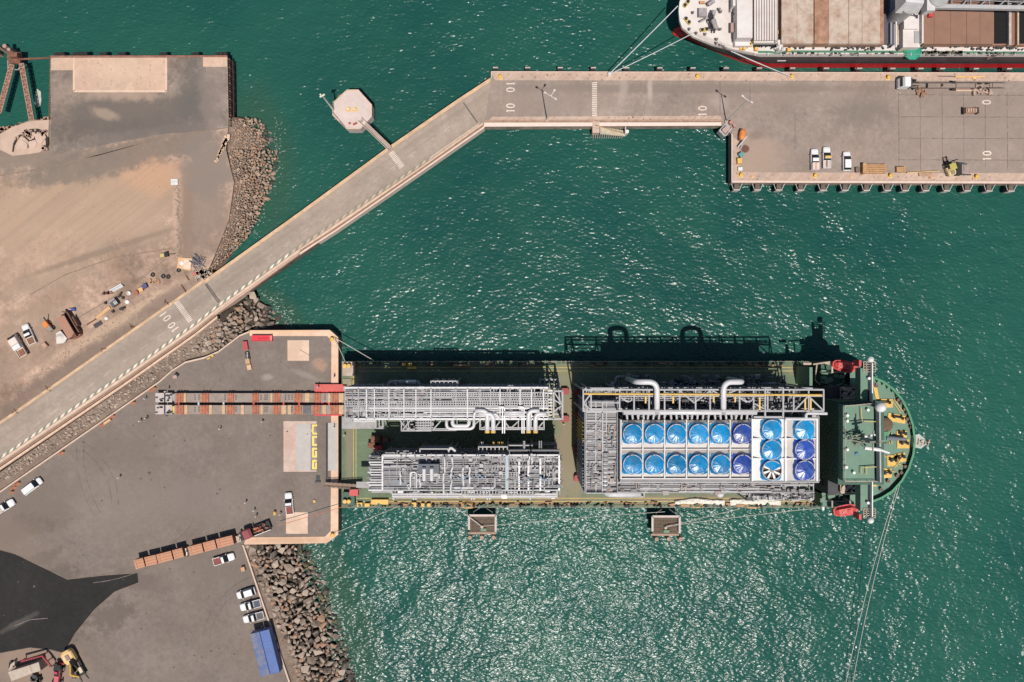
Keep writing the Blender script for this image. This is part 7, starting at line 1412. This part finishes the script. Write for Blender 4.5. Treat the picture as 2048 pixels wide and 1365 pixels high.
PEOPLE = [(242, 954, 'white', 'person in white alone in the middle of the open yard'), (494, 1004, 'white', 'person in white standing apart above the pair near the red truck'), (511, 1020, 'white', 'person in white, upper of the pair above the red truck'), (515, 1031, 'orange', 'person in orange, lower of the pair above the red truck'), (563, 1027, 'white', 'person in white right of the yellow drum'), (294, 797, 'white', 'person in white at the upper left end of the trailers by the barriers'), (284, 842, 'white', 'person in white, left of two near the lower left of the trailers'), (296, 836, 'dark', 'person in dark clothes, right of two near the lower left of the trailers'), (335, 783, 'white', 'person in white on the upper power pack of the trailers'), (443, 857, 'white', 'person in white walking below the middle of the lower trailer'), (527, 843, 'white', 'person in white below the trailers near the pale ramp slab'), (638, 774, 'white', 'person in white standing on the red loading ramp side box'), (670, 753, 'dark', 'person in dark clothes on the coping just above the red ramp'), (670, 853, 'orange', 'person in orange on the grey plate at the quay edge'), (691, 870, 'yellow', 'person in yellow on the ship stern by the deck lines'), (503, 1214 - 13, 'dark', 'person in dark clothes between two of the vehicles parked by the boulders'), (1127, 848, 'white', 'person in white on the ship deck between the modules')]
for x, y, k, lab in PEOPLE:
    z = DZ if x in (691, 1127) else GZ + 1.0 if (x, y) == (638, 774) else TZt + .05 if x == 335 else GZ + .15 if x == 670 else GZ
    o = bpy.data.objects.new('person', pm[k]); COL.objects.link(o); o.location = P(x, y, z); o.rotation_euler = (0, 0, rdc.uniform(0, 6.28)); tag(o, lab, 'person', 'workers on the quay and ship')
    if hat0 is None: hat0 = hat.build('helmet', m_hat, o, True, smooth=True)
    else: h_ = hat0.copy(); COL.objects.link(h_); h_.parent = o
# ================================================================ CLUTTER ON THE PIER
t = thing('cement_mixer', 'orange hopper machine with grey arms beside the pier inner corner', 'machine', P(1482, 272, PZ), R(84)); MB().loft([vring(-1.3, .5, .5, 1.5, .2), vring(-.6, .75, .4, 1.9, .3), vring(.7, .7, .4, 1.8, .3), vring(1.3, .45, .6, 1.5, .2)]).build('hopper', m_orange, t, True); b = MB(); b.box((0, 0, .3), (2.6, 1.2, .3)); b.build('chassis', m_dgrey, t, True); wheels(t, (-.8, .8), .65, .35)
b = MB(); b.bar(P(1476, 295, 4.8), P(1494, 273, 5.6), .35); b.bar(P(1481, 298, 4.5), P(1485, 288, 4.6), .3); b.bar(P(1461, 243, 4.6), P(1471, 254, 5), .3); one(b, 'conveyor_arm', m_grey_steel, 'grey conveyor arm leaning beside the orange hopper machine', 'conveyor')
crate(1480, 312, 1.0, 1.0, 1.3, M('teal_box', (.10, .27, .27), .5, var=.15), 'teal green box near the west pier edge', 30, PZ, 'cabinet', 'cabinet', False); crate(1477, 324, 1.05, 1.25, 1.1, m_yel, 'yellow crate below the teal green box', 3, PZ); crate(1479, 339.5, 1.0, .8, .7, m_whitepole, 'small white box between the yellow crate and the corner bollard', 0, PZ, 'cabinet', 'cabinet', False)
one(MB().box(P(1461, 246, 4.7), (.8, .7, 1.2), .6).box(P(1468, 252, 4.5), (.6, .9, .9), .3), 'pump', M('pink_pump', (.48, .2, .15), .7), 'pinkish pump at the foot of the corner lamp post', 'pump')
def stack(x0, y0, x1, y1, n, h, mat, name, label, cat, z=PZ):
    t = thing(name, label, cat, P((x0 + x1) / 2, (y0 + y1) / 2, z))
    for i in range(n):
        ya = y0 + (y1 - y0) * i / n; e = rdc.uniform(0, 2); MB().pb(x0 + e, ya + .35, x1 - rdc.uniform(0, 2), ya + (y1 - y0) / n - .35, z + .15, z + h * rdc.uniform(.8, 1)).build('board', mat, t)
    for x in (x0 + (x1 - x0) * .2, x0 + (x1 - x0) * .75): MB().pb(x, y0, x + 2, y1, z, z + .16).build('bearer', m_timber_dark, t)
m_tim = M('raw_timber', (.48, .27, .13), .85, var=.35, scale=1.8, dirt=(.25, .13, .07), damt=.6)
stack(1731, 328.5, 1774, 347, 5, 1.1, m_tim, 'timber_stack', 'big stack of tan timber boards beside the white estate car', 'timber stack'); one(MB().pb(1726, 327, 1733, 347, PZ, PZ + 1.5), 'timber_bundle', m_tim, 'short upright timber bundle at the left end of the big stack', 'timber stack')
crate(1713, 341, 1.0, 1.1, .8, M('dark_crate_wood', (.2, .14, .1), .85, var=.4), 'small dark crate left of the big timber stack', 5, PZ); crate(1799, 340.5, 2.2, 1.2, .9, m_tim, 'tan crate right of the big timber stack', 3, PZ)
stack(1838, 346, 1868, 353, 3, .5, M('pale_timber', (.52, .33, .22), .85, var=.3), 'timber_stack', 'low pile of pale timber under the long plank', 'timber stack'); one(MB().bar(P(1814, 346, 4.5), P(1878, 343, 4.5), .2, .2), 'plank', M('yellow_plank', (.62, .42, .18), .8), 'long yellowish plank lying along the south pier edge', 'plank')
one(MB().pb(1911, 152.5, 1969, 155.5, PZ, PZ + .35).pb(1946, 155, 1952, 158.5, PZ, PZ + .3), 'steel_beam', M('yellow_tan_beam', (.66, .40, .17), .7, var=.2), 'long yellow beam lying on the north pier edge by the trailer', 'beam'); one(MB().bar(P(1876, 152.8, 4.2), P(1910, 153.2, 4.2), .14), 'thin_pipe', m_dgrey, 'thin dark pipe in line with the long yellow beam', 'pipe')
for x0, x1, y0, y1, lab, c in ((1911, 1953, 176, 178.5, 'pinkish beam, upper of two lying beside the trailer', (.5, .32, .25)), (1912, 1960, 180, 182.5, 'pale beam, lower of two lying beside the trailer', (.58, .44, .33))): one(MB().pb(x0, y0, x1, y1, PZ, PZ + .4), 'loose_beam', M('beam_' + str(x1), c, .8, var=.2), lab, 'beam')
t = thing('machine_parts', 'heap of pinkish machine parts at the right end of the beams', 'parts heap', P(1960, 180, PZ)); b = MB()
for i in range(22): b.box(P(rdc.uniform(1945, 1982), 182 + rdc.uniform(-7, 7), 4.4), (rdc.uniform(.3, 1.3), rdc.uniform(.2, .6), rdc.uniform(.3, .9)), rdc.uniform(0, 3))
b.build('parts', M('pinkish_parts', (.42, .29, .23), .8, var=.4), t)['kind'] = 'stuff'
t = thing('machine_parts', 'heap of brownish gear just behind the white tractor unit', 'parts heap', P(1845, 182, PZ)); b = MB()
for i in range(14): b.box(P(rdc.uniform(1834, 1852), rdc.uniform(177, 192), 4.35), (rdc.uniform(.3, 1.1), rdc.uniform(.2, .5), rdc.uniform(.3, .8)), rdc.uniform(0, 3))
b.build('parts', m_hatchr, t)['kind'] = 'stuff'
t = thing('cradle', 'brown timber cradle with dark ends on the jointed slabs', 'cradle', P(1944, 221, PZ)); MB().pb(1932, 216, 1956, 226, PZ + .3, PZ + .9).build('load', m_hatchr, t); [MB().pb(x, 215, x + 4, 227, PZ, PZ + 1.1).build('end_frame', m_timber_dark, t) for x in (1927, 1954)]; [MB().pb(1936 + i * 5, 217.5, 1939 + i * 5, 224.5, PZ + .9, PZ + 1.15).build('block', M('pale_block', (.46, .31, .24), .8, var=.3) if i == 0 else bpy.data.materials['pale_block'], t) for i in range(4)]
t = thing('forklift', 'yellow forklift with tall black mast near the south pier edge', 'forklift', P(1894, 335, PZ), R(108)); MB().loft([vring(-2.3, .8, .4, 1.6, .2), vring(-1.6, 1.0, .4, 1.7, .2), vring(-.2, 1.0, .4, 1.4, .2)]).build('body', M('pale_yellow', (.66, .5, .24), .5, var=.2), t, True); b = MB(); [b.bar((sx, sy, 1.3), (sx, sy, 2.6), .1) for sx in (-1.0, .3) for sy in (-.75, .75)]; b.box((-.35, 0, 2.6), (1.5, 1.6, .1)); b.build('roll_cage', M('olive_yellow', (.4, .33, .08), .6), t, True); b = MB(); [b.bar((.9, sy, .2), (.9, sy, 4.2), .18) for sy in (-.5, .5)]; b.box((.95, 0, 4.1), (.15, 1.2, .2)); b.box((.95, 0, 1.2), (.2, 1.4, .5)); b.build('mast', m_black, t, True); [MB().bar((1.0, sy, .25), (2.6, sy, .2), .14).build('fork', m_black, t, True) for sy in (-.4, .4)]; MB().box((-1.7, 0, 1.75), (.9, 1.0, .15)).build('counterweight', M('dark_weight', (.25, .2, .12), .7), t, True); wheels(t, (-1.6, .4), .9, .45)
t = thing('steel_rack', 'black open steel rack standing right of the forklift', 'rack', P(1922, 338, PZ)); b = MB(); b.pb(1914, 327, 1924, 350, PZ, PZ + 1.4); b.build('side_box', m_black, t); b = MB(); b.bar(P(1915, 327, 5.6), P(1934, 328.5, 5.2), .25); b.bar(P(1920, 349.5, 4.6), P(1942, 350, 4.3), .25); b.build('frame_bar', m_dgrey, t)
# pallets of rope gear, small pier litter
b = MB(); rdl = random.Random(4)
for i in range(120):
    x = rdl.uniform(1000, 2040); y = rdl.uniform(147, 163) if rdl.random() < .45 else rdl.uniform(232, 242) if x < 1440 and rdl.random() < .8 else rdl.uniform(345, 360) if x > 1470 else 155
    b.box(P(x, y, PZ + .05), (rdl.uniform(.1, .5), rdl.uniform(.1, .3), .1), rdl.uniform(0, 3))
tag(b.build('pier_debris', M('debris_mixed', (.3, .2, .15), .9, var=.7, scale=.1)), 'scattered small debris along the pier edges', 'debris', kind='stuff')
# ================================================================ CLUTTER ON THE DIRT GROUND
t = thing('brown_hut', 'rust brown hut with a sloping reddish roof on the dirt beside the road', 'hut', P(135, 655, GZ)); z = 6.8
MB().prism(PL([(113, 639), (128, 632), (153, 672), (137, 679)], z - .4), GZ, z - .35).build('wall', M('hut_brown', (.13, .06, .04), .85, var=.3), t); MB().prism(PL([(112, 638), (128, 631), (148, 666), (143, 674), (136, 678)], z), z - .3, z).build('roof', M('hut_roof', (.36, .185, .125), .8, var=.12, scale=.4), t); MB().prism(PL([(137, 679), (143, 673.5), (160, 668), (158, 672), (147, 678)], 5.5), GZ, 5.4).build('porch', M('porch_red', (.33, .14, .09), .8), t)
t = thing('open_pen', 'dark brown fenced pen along the right side of the brown hut', 'pen', P(147, 645, GZ)); b = MB(); 
for q, r in (((127, 624), (137, 625)), ((137, 625), (161, 665)), ((148, 634), (158, 652))): b.bar(P(*q, 5), P(*r, 5), .3, 1.6)
b.build('fence', M('pen_brown', (.16, .085, .06), .85, var=.4), t); MB().prism(PL([(128, 626), (136, 627), (160, 666), (150, 668)], 4.2), GZ, 4.2).build('floor', M('pen_dark', (.04, .025, .02), .9, var=.5), t)
b = MB()
for i in range(30): b.box(P(144 + i * .6 + rdc.uniform(-4, 4), 632 + i * 1.0, 4.3), (rdc.uniform(.2, .7), rdc.uniform(.2, .5), .5), rdc.uniform(0, 3))
tag(b.build('scrap', M('scrap_brown', (.24, .13, .1), .85, var=.6, scale=.3)), 'brown scrap scattered beside the brown hut', 'scrap', kind='stuff')
b = MB(); b.prism(PL([(112, 667), (121, 662), (127, 669), (134, 677), (130, 683), (126, 687), (113, 688), (112, 678)], 6), 5.7, 6.0); [b.tube([P(x, y, 6) - Vector((0, 0, 2)), P(x, y, 5.8)], .06, 5) for x, y in ((114, 668), (121, 664), (131, 678), (125, 686), (114, 687))]; b.lathe(tuple(P(120, 676, 6)), [(1.1, 0), (.5, .4), (0, .5)], 8); one(b, 'canopy_tent', M('white_canvas', (.60, .545, .5), .8, var=.1), 'white canvas canopy standing against the brown hut', 'canopy'); one(MB().box(P(152, 664, 4.3), (1.6, .6, .5), .6), 'white_sheet', m_whitepole, 'small white heap at the lower corner of the dark pen', 'heap')
t = thing('orange_digger', 'small orange machine left of the brown hut', 'machine', P(100, 653, GZ), R(-50)); MB().box((-.5, 0, 1.0), (1.5, 1.2, 1.0)).build('body', m_orange, t, True); MB().box((.8, 0, .8), (1.4, 1.1, .9)).build('engine', M('grey_engine', (.3, .27, .22), .7, var=.4), t, True); MB().bar((-1.2, .6, 1.2), (-1.8, 1.2, 2.2), .2).build('arm', m_black, t, True); wheels(t, (-.6, .9), .7, .4)
crate(93, 691, .9, 1.2, .9, M('tan_small_box', (.5, .32, .22), .8, var=.3), 'tan crate alone on the dirt between the pickup and the white canopy', 40); one(MB().tube([P(144, 619, 4.4), P(151, 619.5, 4.4)], .4, 10), 'blue_drum', M('blue_drum', (.04, .09, .34), .5), 'blue drum lying above the brown hut', 'drum'); one(MB().box(P(140, 619, 4.3), (.8, .4, .5)), 'pink_case', M('pink_case', (.45, .25, .25), .7), 'pinkish case next to the blue drum', 'case')
one(MB().box(P(196, 649, 4.12), (2.1, 1.0, .24), R(30)), 'dark_mat', M('slate_mat', (.055, .045, .055), .7), 'dark slate coloured mat lying below the long plank on the dirt', 'mat'); one(MB().bar(P(193, 637, 4.2), P(220, 615, 4.2), .7, .3), 'long_plank', M('orange_plank', (.6, .37, .18), .8), 'long orange tan plank lying on the dirt', 'plank'); one(MB().bar(P(174, 650, 4.15), P(193, 637.6, 4.15), .3, .2), 'brown_pole', m_rust, 'thin brown pole in line with the orange tan plank', 'pole')
one(MB().lathe(tuple(P(213, 637, GZ)), [(.5, 0), (.45, .3), (0, .5)], 8), 'white_sack', m_whitepole, 'small white sack below the orange tan plank', 'sack')
t = thing('pipe_bundle', 'bundle of grey pipes lying on the dirt above the dark machine', 'pipe bundle', P(232, 577, GZ)); [MB().tube([P(220 + i * 1.4, 581 + i * 1.6, 4.3), P(243 + i * 1.4, 568 + i * 1.6, 4.3)], .2, 7).build('pipe', m_grey_steel if i % 2 else m_pipe, t) for i in range(4)]; MB().bar(P(220, 587, 4.15), P(248, 571, 4.15), .4, .3).build('bearer', m_timber_dark, t)
t = thing('generator', 'dark square generator with white stripes among the clutter on the dirt', 'generator', P(232, 606, GZ), R(35)); MB().box((0, 0, .7), (1.7, 1.6, 1.3)).build('body', M('slate_blue_grey', (.085, .08, .095), .6, var=.3), t, True); [MB().box((.1 + k * .3, -.3, 1.37), (.14, .9, .05)).build('stripe', m_whitepole, t, True) for k in range(3)]; MB().box((0, .6, 1.4), (1.5, .4, .15)).build('panel', M('lilac_panel', (.3, .27, .31), .6), t, True)
for x, y, sx, sy, d, lab in ((240, 590, 1.5, .4, 55, 'black scrap bar above the dark generator'), (245, 617, 1.5, .5, 20, 'dark scrap bar below right of the dark generator'), (246, 596, .6, .5, 0, 'small dark lump right of the dark generator'), (226, 623, .6, .6, 30, 'small black lump below the dark generator'), (211, 606, .6, .5, 20, 'brown lump left of the dark generator')): one(MB().box(P(x, y, 4.25), (sx, sy, .5), R(d)).box(P(x + 1, y + 1, 4.35), (sx * .5, sy * .6, .6), R(d + 30)), 'scrap_piece', M('scrap_dark', (.045, .038, .035), .8, var=.4) if x == 240 else bpy.data.materials['scrap_dark'], lab, 'scrap')
for x, y, lab in ((217, 587, 'black oil drum, left one below the pipe bundle'), (225, 586, 'rusty oil drum, right one below the pipe bundle'), (209, 588, 'brown oil drum, farthest left below the pipe bundle')): one(MB().cyl(P(x, y, GZ), .3, .9, 10).cyl(P(x, y, GZ + .3), .32, .06, 10), 'oil_drum', m_black if x == 217 else m_obeam if x == 225 else m_rust, lab, 'drum')
one(MB().lathe(tuple(P(259, 587, GZ)), [(.5, 0), (.52, .5), (.35, .55), (.3, .2), (0, .2)], 12), 'white_tub', m_whitepole, 'round white tub among the clutter on the dirt', 'tub'); one(MB().lathe(tuple(P(255, 604, GZ)), [(.6, 0), (.5, .4), (0, .6)], 8), 'white_bag', m_car, 'white bag right of the dark generator', 'bag'); one(MB().cyl(P(274, 586, GZ), .55, .5, 12).cyl(P(274, 586, GZ + .5), .3, .2, 10), 'cable_drum', m_obeam, 'brown cable drum next to the orange box on the dirt', 'drum')
crate(284, 580, .95, .95, .7, M('peach_box', (.66, .37, .15), .7, var=.1), 'peach orange box on the dirt beside the slate blue one', 20, slats=False); crate(292, 573, 1.1, .95, .9, M('slate_blue_box', (.075, .075, .16), .6, var=.1), 'slate blue box on the dirt beside the peach one', 25, slats=False)
for x, y, lab in ((306, 550, 'black tyre lying alone above the slate blue box'), (327, 553, 'black tyre with pinkish rim, left of a pair'), (337, 554, 'black tyre with pinkish rim, right of a pair'), (358, 541, 'dark tyre at the corner of the sandy slab')): 
    b = MB(); b.lathe(tuple(P(x, y, GZ)), [(.22, 0), (.5, 0), (.55, .15), (.5, .32), (.22, .32), (.22, 0)], 16); one(b, 'old_tyre', m_tyre, lab, 'tyre')
b = MB()
for i in range(8): b.box(P(rdc.uniform(300, 318), rdc.uniform(558, 566), 4.2), (rdc.uniform(.3, .9), .3, .4), rdc.uniform(0, 3))
one(b, 'timber_scraps', m_tim, 'brown timber scraps above the slate blue box', 'scrap')
t = thing('compressor', 'small yellow and black machine at the end of the dirt ridge', 'machine', P(332, 511, GZ), R(10)); MB().box((-.6, 0, .5), (1.0, .9, .8)).build('body', M('dull_yellow', (.5, .4, .16), .6, var=.2), t, True); MB().box((.4, .1, .5), (.9, 1.0, .9)).build('engine', m_black, t, True); MB().tube([(.9, 0, .5), (2.4, -.1, .3)], .08, 6).build('drawbar', m_dgrey, t, True)
t = thing('sandy_slab', 'peach coloured slab with pale sheets lying at the top of the rock slope', 'slab', P(370, 529, GZ)); MB().prism(PL([(357, 515), (384, 517), (381, 542), (354, 537)], 4.3), GZ, 4.3).build('slab', M('peach_slab', (.62, .38, .22), .8, var=.15), t); MB().prism(PL([(368, 519), (383, 519), (380, 538), (366, 537)], 4.36), 4.3, 4.37).build('sheet', M('pale_sheet', (.66, .5, .38), .7), t); MB().box(P(364, 527, 4.4), (.9, .8, .25), .5).build('white_bag', m_car, t)
b = MB()
for i in range(46): q = P(398 + rdc.gauss(0, 6), 524 + rdc.gauss(0, 6), 4.2 + rdc.uniform(0, .9)); b.bar(q, q + Vector((rdc.uniform(-1.3, 1.3), rdc.uniform(-1.3, 1.3), rdc.uniform(-.3, .4))), rdc.uniform(.08, .2))
one(b, 'scrap_heap', M('blue_grey_scrap', (.14, .14, .17), .6, var=.5, scale=.3), 'blue grey tangle of scrap metal beside the sandy slab', 'scrap heap'); one(MB().box(P(389, 548, 4.3), (.9, .7, .5), .4), 'red_case', M('pink_red_case', (.5, .14, .12), .6), 'small red case below the blue grey scrap heap', 'case')
b = MB()
for i in range(30): q = P(400 + rdc.gauss(0, 8), 548 + rdc.gauss(0, 6), 4.2); b.box(q, (rdc.uniform(.4, 1.1), rdc.uniform(.3, .8), .5), rdc.uniform(0, 3))
tag(b.build('loose_stones', rockm['pale']), 'pale loose stones piled where the dirt meets the road', 'stones', kind='stuff')
for x0, y0, x1, y1, lab in ((362, 570, 372, 585, 'dark reddish pole lying near the road kerb opposite the crossing'), (372, 552, 378, 561, 'thin dark pole lying below the sandy slab')): one(MB().bar(P(x0, y0, 4.2), P(x1, y1, 4.2), .25), 'loose_pole', m_rust, lab, 'pole')
one(MB().box(P(349, 364.5, 4.25), (1.7, 1.5, .3)).box(P(349, 364.5, 4.45), (.1, 1.4, .12)).box(P(349, 364.5, 4.44), (1.6, .1, .1)), 'white_slab', M('white_slab', (.60, .59, .57), .6), 'small square white slab alone on the dirt', 'slab')
b = MB()
for i in range(24): t_ = i / 23; b.box(P(455 - 22 * t_ + rdc.uniform(-2, 2), 275 + 48 * t_ + rdc.uniform(-2, 2), 4.15), (rdc.uniform(.5, 1.4) * (1.3 - t_), rdc.uniform(.3, .8), .3), rdc.uniform(0, 3))
tag(b.build('concrete_rubble', M('peach_rubble', (.62, .43, .3), .85, var=.2)), 'peach coloured spill of broken concrete at the old quay corner', 'rubble', kind='stuff')
b = MB()
for i in range(160): t_ = rdc.random(); x = 357 + rdc.gauss(0, 3) + (t_ - .5) * 4; y = 365 + 150 * t_; s_ = rdc.uniform(.12, .4); b.box(P(x, y, 4.05), (s_, s_ * .8, s_ * .7), rdc.uniform(0, 3))
for i in range(200): x = rdc.uniform(0, 400); y = rdc.uniform(330, 640) - x * .1; s_ = rdc.uniform(.06, .2); b.box(P(x, y, 4.03), (s_, s_, s_ * .6), rdc.uniform(0, 3)) if y < 820 - x * .69 else None
for i in range(160): x = rdc.uniform(0, 330); y = 815 - x * .69 + rdc.uniform(-26, 6); s_ = rdc.uniform(.1, .3); b.box(P(x, y, 4.04), (s_, s_, s_ * .6), rdc.uniform(0, 3))
tag(b.build('ground_stones', rockm['grey-brown']), 'small stones scattered over the dirt ground', 'stones', kind='stuff')
for i, (x, y) in enumerate(((30, 823), (96, 778), (206, 700), (262, 653), (332, 605))):   # brush and pegs along the kerb
    b = MB(); [b.bar(P(x, y, 4.1), P(x + rdc.uniform(-8, 8), y + rdc.uniform(-6, 6), 4.4), .08) for _ in range(7)]; one(b, 'dry_brush', m_rust, 'dry brown brush beside the north kerb of the road', 'brush', 'dry brush along the road kerb')
# dirt specks and oil spots on the yard
b = MB(); rdl = random.Random(9)
for i in range(130):
    x = rdl.uniform(5, 640); y = rdl.uniform(700, 1360)
    if inside((x, y), YARD): a = rdl.uniform(0, 6.3); c = P(x, y, GZ); r_ = rdl.uniform(.06, .3) * (2 if rdl.random() < .08 else 1); b.sheet([(c.x + math.cos(k * .9 + a) * r_ * rdl.uniform(.5, 1.3), c.y + math.sin(k * .9 + a) * r_ * rdl.uniform(.4, 1)) for k in range(7)], GZ + .009)
struct(b, 'yard_oil_spots', M('oil_spot', (.085, .068, .058), .8, var=.4))
b = MB()
for q, r in (((435, 754), (442, 765)), ((437, 758), (446, 772)), ((447, 722), (458, 752)), ((600, 700), (648, 728)), ((560, 755), (590, 770)), ((30, 1252), (60, 1240)), ((60, 1240), (95, 1237))): b.quad(g(*q), g(*r), .14, GZ + .0095)
struct(b, 'yard_scratches', M('pale_scratch', (.22, .175, .15), .9, var=.5))
b = MB()
for cx, cy, r_, a0, a1 in ((420, 900, 260, 150, 200), (160, 860, 300, 40, 85), (560, 1300, 150, 190, 260), (90, 1010, 140, 300, 360)):
    for dr in (-7, 7):
        pts = [(cx + (r_ + dr) * math.cos(R(a0 + (a1 - a0) * k / 14)), cy + (r_ + dr) * math.sin(R(a0 + (a1 - a0) * k / 14))) for k in range(15)]
        for q, r in zip(pts, pts[1:]):
            if inside(q, YARD) and inside(r, YARD) and rdl.random() < .85: b.quad(g(*q), g(*r), rdl.uniform(.12, .24), GZ + .0098)
struct(b, 'tyre_marks', ground_mat('tyre_mark', (.155, .127, .11), .15, .25, []))
